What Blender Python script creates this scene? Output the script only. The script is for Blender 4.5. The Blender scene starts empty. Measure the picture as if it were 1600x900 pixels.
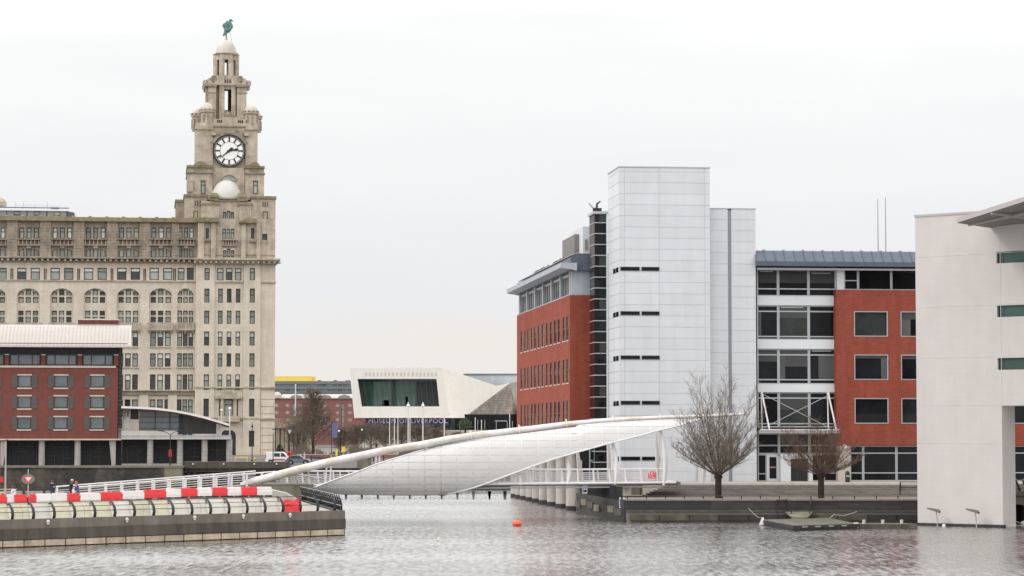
import bpy, math, random
from mathutils import Vector, Matrix
from math import sin, cos, pi, radians, sqrt, atan2, acos
random.seed(7)
sc = bpy.context.scene
COL = sc.collection

# ------------------------------------------------------------------ camera
EYE = Vector((0.0, 0.0, 7.5))
FPX = 4000.0                       # focal length in photo pixels
PITCH = math.atan(228.0 / FPX)
cam = bpy.data.cameras.new('camera'); camo = bpy.data.objects.new('camera', cam); COL.objects.link(camo)
camo.location = EYE; camo.rotation_euler = (pi / 2 + PITCH, 0, 0)
cam.sensor_width = 36.0; cam.lens = 36.0 * FPX / 1600.0
cam.clip_start = 1.0; cam.clip_end = 12000.0
sc.camera = camo

# ------------------------------------------------------------------ light
SUN_EL, SUN_AZ = radians(38), radians(-112)       # behind the camera to the left
world = bpy.data.worlds.new('World'); sc.world = world; world.use_nodes = True
wt = world.node_tree; wt.nodes.clear()
def wn(t): return wt.nodes.new(t)
out = wn('ShaderNodeOutputWorld'); mixs = wn('ShaderNodeMixShader')
bg1 = wn('ShaderNodeBackground'); bg2 = wn('ShaderNodeBackground')
sky = wn('ShaderNodeTexSky'); sky.sky_type = 'NISHITA'; sky.sun_disc = False
sky.sun_elevation = SUN_EL; sky.sun_rotation = SUN_AZ
bg1.inputs[1].default_value = 0.1
wt.links.new(sky.outputs[0], bg1.inputs[0])
tc = wn('ShaderNodeTexCoord'); sp = wn('ShaderNodeSeparateXYZ')
wt.links.new(tc.outputs['Generated'], sp.inputs[0])
mp = wn('ShaderNodeMapping'); mp.inputs['Scale'].default_value = (1.0, 1.0, 7.0)
wt.links.new(tc.outputs['Generated'], mp.inputs[0])
nz = wn('ShaderNodeTexNoise'); nz.inputs['Scale'].default_value = 5.0; nz.inputs['Detail'].default_value = 6.0
wt.links.new(mp.outputs[0], nz.inputs[0])
ma = wn('ShaderNodeMath'); ma.operation = 'MULTIPLY_ADD'; ma.inputs[1].default_value = 0.08; ma.inputs[2].default_value = -0.04
wt.links.new(nz.outputs[0], ma.inputs[0])
ad = wn('ShaderNodeMath'); ad.operation = 'ADD'
wt.links.new(sp.outputs['Z'], ad.inputs[0]); wt.links.new(ma.outputs[0], ad.inputs[1])
ramp = wn('ShaderNodeValToRGB'); cr = ramp.color_ramp
stops = [(0.0, (0.90, 0.835, 0.77)), (0.022, (0.89, 0.835, 0.785)), (0.05, (0.845, 0.852, 0.88)), (0.085, (0.885, 0.89, 0.90)),
         (0.15, (1.0, 1.0, 0.995)), (0.25, (1.65, 1.65, 1.64)), (0.45, (2.05, 2.05, 2.05)), (1.0, (2.5, 2.5, 2.5))]
while len(cr.elements) < len(stops): cr.elements.new(0.5)
for e, (p, c) in zip(cr.elements, stops):
    e.position = p; e.color = (*c, 1)
wt.links.new(ad.outputs[0], ramp.inputs[0]); wt.links.new(ramp.outputs[0], bg2.inputs[0]); bg2.inputs[1].default_value = 1.0
mixs.inputs[0].default_value = 0.93
wt.links.new(bg1.outputs[0], mixs.inputs[1]); wt.links.new(bg2.outputs[0], mixs.inputs[2]); wt.links.new(mixs.outputs[0], out.inputs[0])

sl = bpy.data.lights.new('sun', 'SUN'); sl.energy = 1.1; sl.angle = radians(14); sl.color = (1.0, 0.95, 0.88)
so = bpy.data.objects.new('sun', sl); COL.objects.link(so)
sd = Vector((sin(SUN_AZ) * cos(SUN_EL), cos(SUN_AZ) * cos(SUN_EL), sin(SUN_EL)))
so.rotation_euler = sd.to_track_quat('Z', 'Y').to_euler(); so.location = (0, -50, 200)
vs = sc.view_settings
vs.view_transform = 'Standard'; vs.look = 'None'; vs.gamma = 1.0; vs.use_curve_mapping = False; vs.exposure = 0.03

# ------------------------------------------------------------------ measuring helpers (photo pixel -> place)
def ray(px, py):
    a = (px - 800.0) / FPX; b = (450.0 - py) / FPX
    return Vector((a, cos(PITCH) - b * sin(PITCH), sin(PITCH) + b * cos(PITCH)))
def P(px, py, d):
    r = ray(px, py); return EYE + r * (d / r.y)
def PZ(px, py, z):
    r = ray(px, py); return EYE + r * ((z - EYE.z) / r.z)
def XD(px, d): return (px - 800.0) / FPX * d
def ZD(py, d): return P(800, py, d).z

# ------------------------------------------------------------------ mesh helpers
class MB:
    def __init__(s): s.v = []; s.f = []; s.m = []; s.mi = 0
    def quad(s, *pts):
        n = len(s.v); s.v += [tuple(p) for p in pts]; s.f.append(tuple(range(n, n + len(pts)))); s.m.append(s.mi)
    def hexa(s, p):                     # 8 points: bottom 4 ccw, top 4 ccw
        n = len(s.v); s.v += [tuple(q) for q in p]
        for f in ((3, 2, 1, 0), (4, 5, 6, 7), (0, 1, 5, 4), (1, 2, 6, 5), (2, 3, 7, 6), (3, 0, 4, 7)):
            s.f.append(tuple(n + i for i in f)); s.m.append(s.mi)
    def box(s, x0, x1, y0, y1, z0, z1):
        if x0 > x1: x0, x1 = x1, x0
        if y0 > y1: y0, y1 = y1, y0
        if z0 > z1: z0, z1 = z1, z0
        s.hexa([(x0, y0, z0), (x1, y0, z0), (x1, y1, z0), (x0, y1, z0), (x0, y0, z1), (x1, y0, z1), (x1, y1, z1), (x0, y1, z1)])
    def beam(s, a, b, w, h=None, up=(0, 0, 1)):
        a = Vector(a); b = Vector(b); h = h or w
        t = (b - a)
        if t.length < 1e-6: return
        t.normalize(); u = Vector(up)
        if abs(t.dot(u)) > 0.98: u = Vector((0, 1, 0))
        r = t.cross(u).normalized() * w / 2; q = r.cross(t).normalized() * h / 2
        s.hexa([a - r - q, a + r - q, b + r - q, b - r - q, a - r + q, a + r + q, b + r + q, b - r + q])
    def tube(s, pts, rad, n=8, cap=True):
        pts = [Vector(p) for p in pts]
        if not isinstance(rad, (list, tuple)): rad = [rad] * len(pts)
        base = len(s.v); prev = None
        for i, p in enumerate(pts):
            t = (pts[min(i + 1, len(pts) - 1)] - pts[max(i - 1, 0)])
            if t.length < 1e-9: t = Vector((0, 0, 1))
            t.normalize()
            if prev is None:
                u = Vector((0, 0, 1)) if abs(t.z) < 0.9 else Vector((1, 0, 0))
                prev = t.cross(u).normalized()
            a = (prev - t * prev.dot(t))
            a = a.normalized() if a.length > 1e-6 else t.orthogonal().normalized()
            prev = a; b = t.cross(a)
            for k in range(n):
                g = 2 * pi * k / n
                s.v.append(tuple(p + (a * cos(g) + b * sin(g)) * rad[i]))
        for i in range(len(pts) - 1):
            for k in range(n):
                k2 = (k + 1) % n
                s.f.append((base + i * n + k, base + i * n + k2, base + (i + 1) * n + k2, base + (i + 1) * n + k)); s.m.append(s.mi)
        if cap:
            s.f.append(tuple(base + k for k in reversed(range(n)))); s.m.append(s.mi)
            e = base + (len(pts) - 1) * n
            s.f.append(tuple(e + k for k in range(n))); s.m.append(s.mi)
    def lathe(s, prof, cx=0, cy=0, n=20, ph=0.0, sx=1, sy=1):
        base = len(s.v)
        for r, z in prof:
            for k in range(n):
                g = 2 * pi * k / n + ph
                s.v.append((cx + r * cos(g) * sx, cy + r * sin(g) * sy, z))
        for i in range(len(prof) - 1):
            for k in range(n):
                k2 = (k + 1) % n
                s.f.append((base + i * n + k, base + i * n + k2, base + (i + 1) * n + k2, base + (i + 1) * n + k)); s.m.append(s.mi)
        s.f.append(tuple(base + k for k in reversed(range(n)))); s.m.append(s.mi)
        e = base + (len(prof) - 1) * n
        s.f.append(tuple(e + k for k in range(n))); s.m.append(s.mi)
    def ball(s, c, r, n=14, m=8, sx=1, sy=1, sz=1):
        s.lathe([(max(1e-4, r * sin(pi * i / m)), c[2] - r * sz * cos(pi * i / m)) for i in range(m + 1)], c[0], c[1], n, 0, sx, sy)
    def prism(s, poly, y0, y1):         # poly: (x, z) counter-clockwise seen from -y
        n = len(s.v); k = len(poly)
        s.v += [(x, y0, z) for x, z in poly] + [(x, y1, z) for x, z in poly]
        s.f.append(tuple(range(n, n + k))); s.m.append(s.mi)
        s.f.append(tuple(reversed(range(n + k, n + 2 * k)))); s.m.append(s.mi)
        for i in range(k):
            j = (i + 1) % k
            s.f.append((n + j, n + i, n + k + i, n + k + j)); s.m.append(s.mi)
    def slab(s, poly, z0, z1):          # poly: (x, y) counter-clockwise seen from above
        n = len(s.v); k = len(poly)
        s.v += [(x, y, z0) for x, y in poly] + [(x, y, z1) for x, y in poly]
        s.f.append(tuple(reversed(range(n, n + k)))); s.m.append(s.mi)
        s.f.append(tuple(range(n + k, n + 2 * k))); s.m.append(s.mi)
        for i in range(k):
            j = (i + 1) % k
            s.f.append((n + i, n + j, n + k + j, n + k + i)); s.m.append(s.mi)
    def wall(s, x0, x1, z0, z1, c, holes, dep, shift=None):   # wall sheet in the x-z plane at y=c, holes (xa,xb,za,zb) with reveals
        holes = [(max(a, x0), min(b, x1), max(e, z0), min(f, z1)) for a, b, e, f in holes]
        holes = [h for h in holes if h[1] - h[0] > 1e-4 and h[3] - h[2] > 1e-4]
        zs = sorted({round(z, 4) for z in [z0, z1] + [h[2] for h in holes] + [h[3] for h in holes]})
        for za, zb in zip(zs, zs[1:]):
            zm = (za + zb) / 2
            row = sorted((h[0], h[1]) for h in holes if h[2] < zm < h[3])
            cur = x0
            for a, b in row:
                if a > cur + 1e-5: s.quad((cur, c, za), (a, c, za), (a, c, zb), (cur, c, zb))
                cur = max(cur, b)
            if x1 > cur + 1e-5: s.quad((cur, c, za), (x1, c, za), (x1, c, zb), (cur, c, zb))
        e = c + dep
        for a, b, za, zb in holes:
            s.quad((a, c, za), (a, c, zb), (a, e, zb), (a, e, za))
            s.quad((b, c, zb), (b, c, za), (b, e, za), (b, e, zb))
            s.quad((a, c, zb), (b, c, zb), (b, e, zb), (a, e, zb))
            s.quad((b, c, za), (a, c, za), (a, e, za), (b, e, za))
    def arch(s, xa, xb, zt, rise, c, dep, n=8):              # fills the two corners of a hole so that its head is an arch
        xm = (xa + xb) / 2; r = (xb - xa) / 2; zs = zt - rise
        arc = [(xm - r * cos(pi * i / (2 * n)), zs + rise * sin(pi * i / (2 * n))) for i in range(n + 1)]
        for sg in (1, -1):
            pts = [(xm + sg * (x - xm), z) for x, z in arc]; co = (xa if sg > 0 else xb, zt)
            for p, q in zip(pts, pts[1:]):
                s.quad((p[0], c, p[1]), (q[0], c, q[1]), (co[0], c, co[1]))
                s.quad((p[0], c, p[1]), (q[0], c, q[1]), (q[0], c + dep, q[1]), (p[0], c + dep, p[1]))
    def mesh(s, name, mats, smooth=False):
        me = bpy.data.meshes.new(name); me.from_pydata(s.v, [], s.f)
        for m in (mats if isinstance(mats, (list, tuple)) else [mats]): me.materials.append(m)
        if isinstance(mats, (list, tuple)): me.polygons.foreach_set('material_index', s.m)
        if smooth: me.polygons.foreach_set('use_smooth', [True] * len(s.f))
        me.update(); return me
    def build(s, name, mats, parent=None, smooth=False, loc=None, bevel=0):
        o = link(name, s.mesh(name, mats, smooth), parent, loc)
        if bevel:
            b = o.modifiers.new('bevel', 'BEVEL'); b.width = bevel; b.segments = 2; b.limit_method = 'ANGLE'
        return o
def link(name, me, parent=None, loc=None, rotz=0):
    o = bpy.data.objects.new(name, me); COL.objects.link(o)
    if parent: o.parent = parent
    if loc is not None: o.location = loc
    if rotz: o.rotation_euler = (0, 0, rotz)
    return o
def setmat(o, m):
    o.material_slots[0].link = 'OBJECT'; o.material_slots[0].material = m
def tag(o, label, cat, group=None):
    o['label'] = label; o['category'] = cat
    if group: o['group'] = group
    return o
def thing(name, label, cat, loc=(0, 0, 0), rotz=0, group=None):
    o = bpy.data.objects.new(name, None); COL.objects.link(o); o.location = loc; o.rotation_euler = (0, 0, rotz)
    o.empty_display_size = 0.5
    return tag(o, label, cat, group)
def struct(o): o['kind'] = 'structure'; return o
def stuff(o): o['kind'] = 'stuff'; return o
def copy_tree(o, parent=None):
    c = o.copy(); COL.objects.link(c); c.parent = parent
    for ch in KIDS(o): copy_tree(ch, c)
    return c
def KIDS(o): return [c for c in list(COL.objects) if c.parent == o]
ORD = ['first', 'second', 'third', 'fourth', 'fifth', 'sixth', 'seventh', 'eighth', 'ninth', 'tenth', 'eleventh', 'twelfth', 'thirteenth', 'fourteenth', 'fifteenth', 'sixteenth']

class Frame:                            # a thing's own axes: x along its front, y away from the viewer, z up
    def __init__(s, O, yaw, root=None):
        s.O = Vector(O); s.yaw = yaw; s.ux = Vector((cos(yaw), sin(yaw), 0)); s.n = Vector((-sin(yaw), cos(yaw), 0)); s.root = root
    def at(s, px, py, c=0.0):
        r = ray(px, py); t = (c - (EYE - s.O).dot(s.n)) / r.dot(s.n); p = EYE + r * t - s.O
        return p.dot(s.ux), p.z
    def x(s, px, c=0.0, py=600): return s.at(px, py, c)[0]
    def z(s, py, px=800, c=0.0): return s.at(px, py, c)[1]
    def loc(s, p):
        q = Vector(p) - s.O; return Vector((q.dot(s.ux), q.dot(s.n), q.z))

# ------------------------------------------------------------------ materials
def mat(name, col, rough=0.7, var=0.12, scale=1.0, bump=0.0, metal=0.0, spec=0.4, streak=0.0, brick=None, rnd=0.0, dirt=None, emit=None):
    m = bpy.data.materials.new(name); m.use_nodes = True; nt = m.node_tree; N = nt.nodes; L = nt.links
    b = N['Principled BSDF']; b.inputs['Roughness'].default_value = rough; b.inputs['Metallic'].default_value = metal
    b.inputs['Specular IOR Level'].default_value = spec
    geo = N.new('ShaderNodeNewGeometry')
    n1 = N.new('ShaderNodeTexNoise'); n1.inputs['Scale'].default_value = scale; n1.inputs['Detail'].default_value = 8; n1.inputs['Roughness'].default_value = 0.65
    L.new(geo.outputs['Position'], n1.inputs['Vector'])
    val = N.new('ShaderNodeMapRange'); val.inputs[1].default_value = 0.25; val.inputs[2].default_value = 0.75
    val.inputs[3].default_value = 1 - var; val.inputs[4].default_value = 1 + var
    L.new(n1.outputs[0], val.inputs[0]); cur = val.outputs[0]
    def mul(a, b_):
        x = N.new('ShaderNodeMath'); x.operation = 'MULTIPLY'; L.new(a, x.inputs[0]); L.new(b_, x.inputs[1]); return x.outputs[0]
    if streak:
        mpn = N.new('ShaderNodeMapping'); mpn.inputs['Scale'].default_value = (1.4, 1.4, 0.12)
        L.new(geo.outputs['Position'], mpn.inputs[0])
        n2 = N.new('ShaderNodeTexNoise'); n2.inputs['Scale'].default_value = 1.0; n2.inputs['Detail'].default_value = 6
        L.new(mpn.outputs[0], n2.inputs['Vector'])
        v2 = N.new('ShaderNodeMapRange'); v2.inputs[1].default_value = 0.3; v2.inputs[2].default_value = 0.7
        v2.inputs[3].default_value = 1 - streak; v2.inputs[4].default_value = 1 + streak * 0.5
        L.new(n2.outputs[0], v2.inputs[0]); cur = mul(cur, v2.outputs[0])
    if rnd:
        oi = N.new('ShaderNodeObjectInfo'); v3 = N.new('ShaderNodeMapRange')
        v3.inputs[3].default_value = 1 - rnd; v3.inputs[4].default_value = 1 + rnd
        L.new(oi.outputs['Random'], v3.inputs[0]); cur = mul(cur, v3.outputs[0])
    bumpsrc = n1.outputs[0]
    if brick:                            # (width, height, mortar, strength)
        tcn = N.new('ShaderNodeTexCoord'); sx = N.new('ShaderNodeSeparateXYZ'); L.new(tcn.outputs['Object'], sx.inputs[0])
        ad_ = N.new('ShaderNodeMath'); ad_.operation = 'ADD'; L.new(sx.outputs[0], ad_.inputs[0]); L.new(sx.outputs[1], ad_.inputs[1])
        cb = N.new('ShaderNodeCombineXYZ'); L.new(ad_.outputs[0], cb.inputs[0]); L.new(sx.outputs[2], cb.inputs[1])
        br = N.new('ShaderNodeTexBrick'); br.inputs['Scale'].default_value = 1.0; br.inputs['Brick Width'].default_value = brick[0]
        br.inputs['Row Height'].default_value = brick[1]; br.inputs['Mortar Size'].default_value = brick[2]
        k = brick[3]
        br.inputs['Color1'].default_value = (1 + k * .5,) * 3 + (1,); br.inputs['Color2'].default_value = (1 - k * .5,) * 3 + (1,)
        br.inputs['Mortar'].default_value = (1 - k * 2,) * 3 + (1,)
        L.new(cb.outputs[0], br.inputs['Vector'])
        bw = N.new('ShaderNodeRGBToBW'); L.new(br.outputs[0], bw.inputs[0]); cur = mul(cur, bw.outputs[0])
    rgb = N.new('ShaderNodeVectorMath'); rgb.operation = 'SCALE'; rgb.inputs[0].default_value = col; L.new(cur, rgb.inputs['Scale'])
    colout = rgb.outputs[0]
    if dirt:                             # (colour, amount, scale)
        n3 = N.new('ShaderNodeTexNoise'); n3.inputs['Scale'].default_value = dirt[2]; n3.inputs['Detail'].default_value = 9; n3.inputs['Roughness'].default_value = 0.7
        L.new(geo.outputs['Position'], n3.inputs['Vector'])
        v4 = N.new('ShaderNodeMapRange'); v4.inputs[1].default_value = 0.45; v4.inputs[2].default_value = 0.72; v4.inputs[4].default_value = dirt[1]
        L.new(n3.outputs[0], v4.inputs[0])
        mx = N.new('ShaderNodeMix'); mx.data_type = 'RGBA'; L.new(v4.outputs[0], mx.inputs[0]); L.new(colout, mx.inputs[6])
        mx.inputs[7].default_value = (*dirt[0], 1); colout = mx.outputs[2]
    L.new(colout, b.inputs['Base Color'])
    if bump:
        bp = N.new('ShaderNodeBump'); bp.inputs['Strength'].default_value = bump; bp.inputs['Distance'].default_value = 0.05
        L.new(bumpsrc, bp.inputs['Height']); L.new(bp.outputs[0], b.inputs['Normal'])
    return m

M = {}
M['stone'] = mat('portland_stone', (0.585, 0.52, 0.425), 0.85, 0.08, 0.35, 0.2, streak=0.10, brick=(1.4, 0.62, 0.02, 0.05), dirt=((0.33, 0.28, 0.22), 0.4, 0.22))
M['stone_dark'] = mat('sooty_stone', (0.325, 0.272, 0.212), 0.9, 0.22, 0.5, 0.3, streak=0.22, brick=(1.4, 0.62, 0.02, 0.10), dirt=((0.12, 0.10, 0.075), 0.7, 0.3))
M['stone_tower'] = mat('tower_stone', (0.465, 0.40, 0.315), 0.9, 0.14, 0.5, 0.3, streak=0.18, brick=(1.4, 0.62, 0.02, 0.08), dirt=((0.17, 0.14, 0.10), 0.75, 0.35))
M['stone_moss'] = mat('mossy_stone', (0.25, 0.215, 0.14), 0.95, 0.25, 0.8, 0.4, dirt=((0.11, 0.10, 0.04), 0.8, 0.6))
M['dome_stone'] = mat('dome_render', (0.50, 0.46, 0.40), 0.7, 0.06, 0.8, 0.0, streak=0.08)
M['dome_white'] = mat('white_dome_paint', (0.52, 0.50, 0.465), 0.55, 0.04, 0.8)
M['win_frame'] = mat('dark_window_frame', (0.045, 0.05, 0.045), 0.6)
M['pane_grey'] = mat('grey_glass', (0.29, 0.32, 0.285), 0.12, 0.25, 0.5, spec=0.6, rnd=0.35)
M['pane_dark'] = mat('dark_glass', (0.045, 0.05, 0.05), 0.06, 0.4, 0.4, spec=0.6, rnd=0.4)
M['blind'] = mat('white_blind', (0.62, 0.66, 0.62), 0.8, rnd=0.1)
M['blind_grey'] = mat('grey_blind', (0.06, 0.063, 0.063), 0.8, rnd=0.3)
M['channel'] = mat('grey_channel', (0.21, 0.21, 0.245), 0.5, 0.05)
M['gallery'] = mat('pale_green_interior', (0.065, 0.105, 0.09), 0.3, 0.3, 0.3)
M['slot_grey'] = mat('shallow_slot_stone', (0.50, 0.47, 0.43), 0.8)
M['pale_pane_strip'] = mat('dim_pane_strip', (0.075, 0.082, 0.08), 0.6, 0.3, 0.8)  # lighter upright strip laid over part of some panes
M['algae_dark'] = mat('dark_algae_timber', (0.060, 0.058, 0.042), 0.9, 0.4, 0.8, 0.2, streak=0.3, dirt=((0.13, 0.13, 0.075), 0.6, 0.7))
M['pontoon_deck'] = mat('weathered_pontoon_plank', (0.115, 0.105, 0.078), 0.9, 0.25, 1.2, rnd=0.15)
M['copper'] = mat('green_copper', (0.12, 0.24, 0.215), 0.7, 0.3, 1.2, 0.2)
M['clock_white'] = mat('clock_opal_glass', (0.80, 0.80, 0.78), 0.4, 0.02)
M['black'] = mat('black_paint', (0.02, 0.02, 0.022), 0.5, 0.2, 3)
M['brick'] = mat('red_brick', (0.275, 0.068, 0.043), 0.9, 0.10, 1.2, 0.2, spec=0.2, streak=0.14, brick=(0.45, 0.15, 0.012, 0.16), dirt=((0.17, 0.045, 0.032), 0.6, 0.25))
M['brick_hotel'] = mat('hotel_brick', (0.175, 0.060, 0.046), 0.9, 0.10, 1.0, 0.2, spec=0.2, streak=0.06, brick=(0.45, 0.15, 0.012, 0.10))
M['brick_far'] = mat('old_brick', (0.23, 0.105, 0.09), 0.9, 0.14, 0.3, spec=0.2)
M['cream'] = mat('cream_stone', (0.50, 0.45, 0.39), 0.8, 0.08, 1.0, streak=0.1)
M['roof_metal'] = mat('pale_metal_roof', (0.40, 0.36, 0.33), 0.5, 0.04, 0.4, metal=0.0)
M['shutter'] = mat('grey_panel', (0.085, 0.075, 0.07), 0.7, 0.08, 2)
M['glass_hotel'] = mat('blue_grey_glass', (0.12, 0.14, 0.155), 0.1, 0.25, 0.6, spec=0.6, rnd=0.25)
M['glass'] = mat('tinted_glass', (0.010, 0.011, 0.013), 0.03, 0.5, 0.5, spec=0.22, rnd=0.5)
M['glass_grey'] = mat('curtained_glass', (0.035, 0.040, 0.039), 0.05, 0.4, 0.5, spec=0.35)
M['glass_green'] = mat('green_glass', (0.025, 0.075, 0.06), 0.05, 0.5, 0.15, spec=0.6, rnd=0.25)
M['panel_white'] = mat('white_panel', (0.56, 0.575, 0.60), 0.45, 0.03, 0.5, streak=0.04, rnd=0.025, dirt=((0.50, 0.50, 0.50), 0.25, 0.12))
M['joint'] = mat('panel_joint', (0.43, 0.44, 0.46), 0.7)
M['spandrel'] = mat('white_spandrel', (0.64, 0.66, 0.68), 0.4, 0.03, 0.5)
M['zinc'] = mat('blue_zinc', (0.085, 0.108, 0.132), 0.45, 0.10, 0.8, rnd=0.08, streak=0.10, metal=0.2)
M['zinc_light'] = mat('light_zinc', (0.36, 0.39, 0.43), 0.45, 0.10, 0.8, rnd=0.06, streak=0.12, metal=0.2)
M['alu'] = mat('silver_aluminium', (0.42, 0.44, 0.46), 0.4, 0.05, 1, metal=0.2)
M['beige_clad'] = mat('beige_cladding', (0.26, 0.225, 0.19), 0.7, 0.08, 1, streak=0.1)
M['white_block'] = mat('white_blockwork', (0.475, 0.445, 0.425), 0.8, 0.05, 0.5, 0.1, streak=0.03, brick=(1.2, 0.32, 0.012, 0.02), dirt=((0.40, 0.37, 0.35), 0.25, 0.2))
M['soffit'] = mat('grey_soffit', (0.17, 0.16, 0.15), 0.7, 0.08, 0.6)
M['roof_edge'] = mat('roof_edge_metal', (0.36, 0.33, 0.33), 0.5, 0.05, 1)
M['white_paint'] = mat('white_steel_paint', (0.66, 0.64, 0.64), 0.35, 0.04, 0.8, streak=0.05)
M['tube_paint'] = mat('weathered_white_tube', (0.62, 0.59, 0.59), 0.4, 0.05, 0.8, dirt=((0.38, 0.32, 0.18), 0.9, 0.7))
M['mesh_panel'] = mat('perforated_panel', (0.49, 0.48, 0.475), 0.85, 0.04, 0.8, rnd=0.03, dirt=((0.52, 0.49, 0.45), 0.35, 0.35))
M['mesh_back'] = mat('shell_rib_backing', (0.64, 0.63, 0.625), 0.8, 0.03)
M['timber_deck'] = mat('weathered_timber', (0.19, 0.165, 0.145), 0.85, 0.2, 2.0, 0.2, rnd=0.15)
M['step'] = mat('weathered_step_timber', (0.23, 0.205, 0.185), 0.85, 0.2, 1.5, 0.2, rnd=0.12, dirt=((0.09, 0.085, 0.075), 0.6, 0.6))
M['timber_dark'] = mat('dark_timber', (0.045, 0.039, 0.035), 0.85, 0.3, 1.5, 0.3, rnd=0.2)
M['concrete'] = mat('grey_concrete', (0.165, 0.142, 0.118), 0.9, 0.15, 0.8, 0.2, streak=0.2, dirt=((0.09, 0.08, 0.07), 0.6, 0.5))
M['concrete_dark'] = mat('damp_concrete', (0.080, 0.068, 0.057), 0.85, 0.2, 0.8, 0.2, streak=0.35)
M['concrete_green'] = mat('algae_concrete', (0.17, 0.16, 0.115), 0.9, 0.25, 0.8, 0.2, streak=0.25, dirt=((0.07, 0.075, 0.04), 0.6, 0.6))
M['fender'] = mat('fender_block', (0.46, 0.375, 0.275), 0.85, 0.15, 1.2, 0.2, streak=0.2, rnd=0.12, dirt=((0.10, 0.09, 0.07), 0.6, 0.8))
M['column'] = mat('concrete_column', (0.40, 0.375, 0.345), 0.8, 0.08, 0.6, streak=0.12, dirt=((0.20, 0.19, 0.17), 0.5, 0.5))
M['quay_stone'] = mat('dark_quay_stone', (0.034, 0.030, 0.026), 0.9, 0.5, 0.5, 0.3, brick=(1.6, 0.7, 0.03, 0.25), dirt=((0.13, 0.115, 0.08), 0.7, 0.25))
M['wet_and_dark'] = mat('wet_and_dark_face', (0.022, 0.021, 0.020), 0.6, 0.4, 0.6)
M['dark_paving'] = mat('dark_square_paving', (0.13, 0.115, 0.10), 0.9, 0.3, 0.15)
M['paving'] = mat('stone_paving', (0.30, 0.27, 0.235), 0.9, 0.12, 0.7)
M['ground'] = mat('dark_ground', (0.085, 0.078, 0.072), 0.95, 0.3, 0.08)
M['board'] = mat('cream_board', (0.60, 0.565, 0.42), 0.85, 0.07, 1.0, rnd=0.06, dirt=((0.44, 0.41, 0.28), 0.4, 0.8))
M['board_white'] = mat('pale_board', (0.63, 0.595, 0.53), 0.85, 0.06, 1.0, rnd=0.04, dirt=((0.50, 0.48, 0.42), 0.35, 0.8))
M['red_plastic'] = mat('red_plastic', (0.72, 0.045, 0.05), 0.5, 0.08, 2.0, spec=0.3, rnd=0.06)
M['white_plastic'] = mat('white_plastic', (0.72, 0.69, 0.68), 0.5, 0.06, 2.0, rnd=0.05, dirt=((0.5, 0.46, 0.44), 0.3, 0.8))
M['orange'] = mat('orange_buoy', (0.78, 0.10, 0.04), 0.45, 0.06, 2)
M['red'] = mat('red_paint', (0.25, 0.02, 0.02), 0.5, 0.1, 2)
M['yellow'] = mat('yellow_cladding', (0.80, 0.60, 0.10), 0.6, 0.05, 0.2)
M['grey_clad'] = mat('slate_cladding', (0.16, 0.165, 0.17), 0.7, 0.08, 0.2)
M['cyan_glass'] = mat('cyan_glass', (0.13, 0.21, 0.23), 0.15, 0.4, 0.2, rnd=0.4)
M['museum'] = mat('pale_limestone', (0.74, 0.69, 0.62), 0.8, 0.06, 0.12, 0.1, brick=(3.0, 0.8, 0.03, 0.05))
M['museum_grey'] = mat('grey_limestone', (0.70, 0.665, 0.62), 0.8, 0.05, 0.12, brick=(1.1, 3.2, 0.03, 0.05))
M['museum_dark'] = mat('shingle_stone', (0.42, 0.365, 0.32), 0.8, 0.45, 0.18, 0.2, brick=(5.0, 0.9, 0.06, 0.3))
M['navy'] = mat('navy_banner', (0.022, 0.035, 0.13), 0.6, 0.06)
M['letter'] = mat('pale_lettering', (0.72, 0.74, 0.80), 0.6, 0.02)
M['blue_banner'] = mat('blue_banner', (0.12, 0.12, 0.24), 0.7, 0.1)
M['twig'] = mat('bare_twig', (0.15, 0.122, 0.098), 0.9, 0.3, 1.5, spec=0.1)
M['twig_red'] = mat('reddish_twig', (0.125, 0.085, 0.065), 0.9, 0.3, 1.5, spec=0.1)
M['bark'] = mat('dark_bark', (0.048, 0.038, 0.030), 0.95, 0.4, 3, 0.4, spec=0.1)
M['leaf'] = mat('dark_leaf', (0.035, 0.055, 0.022), 0.7, 0.4, 1.0)
M['hedge'] = mat('hedge_leaf', (0.07, 0.085, 0.03), 0.8, 0.4, 1.0)
M['car_white'] = mat('white_car_paint', (0.74, 0.74, 0.74), 0.25, 0.02)
M['car_grey'] = mat('grey_car_paint', (0.14, 0.16, 0.18), 0.25, 0.03)
M['tyre'] = mat('tyre_rubber', (0.02, 0.02, 0.02), 0.9)
M['car_glass'] = mat('car_glass', (0.05, 0.06, 0.065), 0.05)
M['tail_red'] = mat('red_lamp_glass', (0.5, 0.03, 0.03), 0.2)
M['skin'] = mat('skin', (0.45, 0.27, 0.20), 0.6, 0.05)
M['cloth_black'] = mat('black_cloth', (0.018, 0.018, 0.022), 0.9)
M['cloth_navy'] = mat('navy_cloth', (0.03, 0.03, 0.055), 0.9)
M['cloth_blue'] = mat('blue_cloth', (0.07, 0.08, 0.27), 0.9)
M['cloth_pale'] = mat('pale_blue_cloth', (0.55, 0.57, 0.66), 0.9)
M['denim'] = mat('denim', (0.05, 0.065, 0.11), 0.9)
M['hair_brown'] = mat('brown_hair', (0.09, 0.05, 0.035), 0.8)
M['hair_ginger'] = mat('ginger_hair', (0.32, 0.13, 0.04), 0.8)
M['hat_lilac'] = mat('lilac_wool', (0.50, 0.45, 0.66), 0.95)
M['globe'] = mat('dirty_white_globe', (0.55, 0.51, 0.47), 0.5, 0.03, 3)
M['lamp_glass'] = mat('lamp_glass', (0.75, 0.75, 0.76), 0.3, 0.05)
M['sign_grey'] = mat('sign_back_grey', (0.16, 0.165, 0.15), 0.7, 0.1, 2)
M['galv'] = mat('galvanised_steel', (0.33, 0.34, 0.36), 0.5, 0.1, 2)
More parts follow.
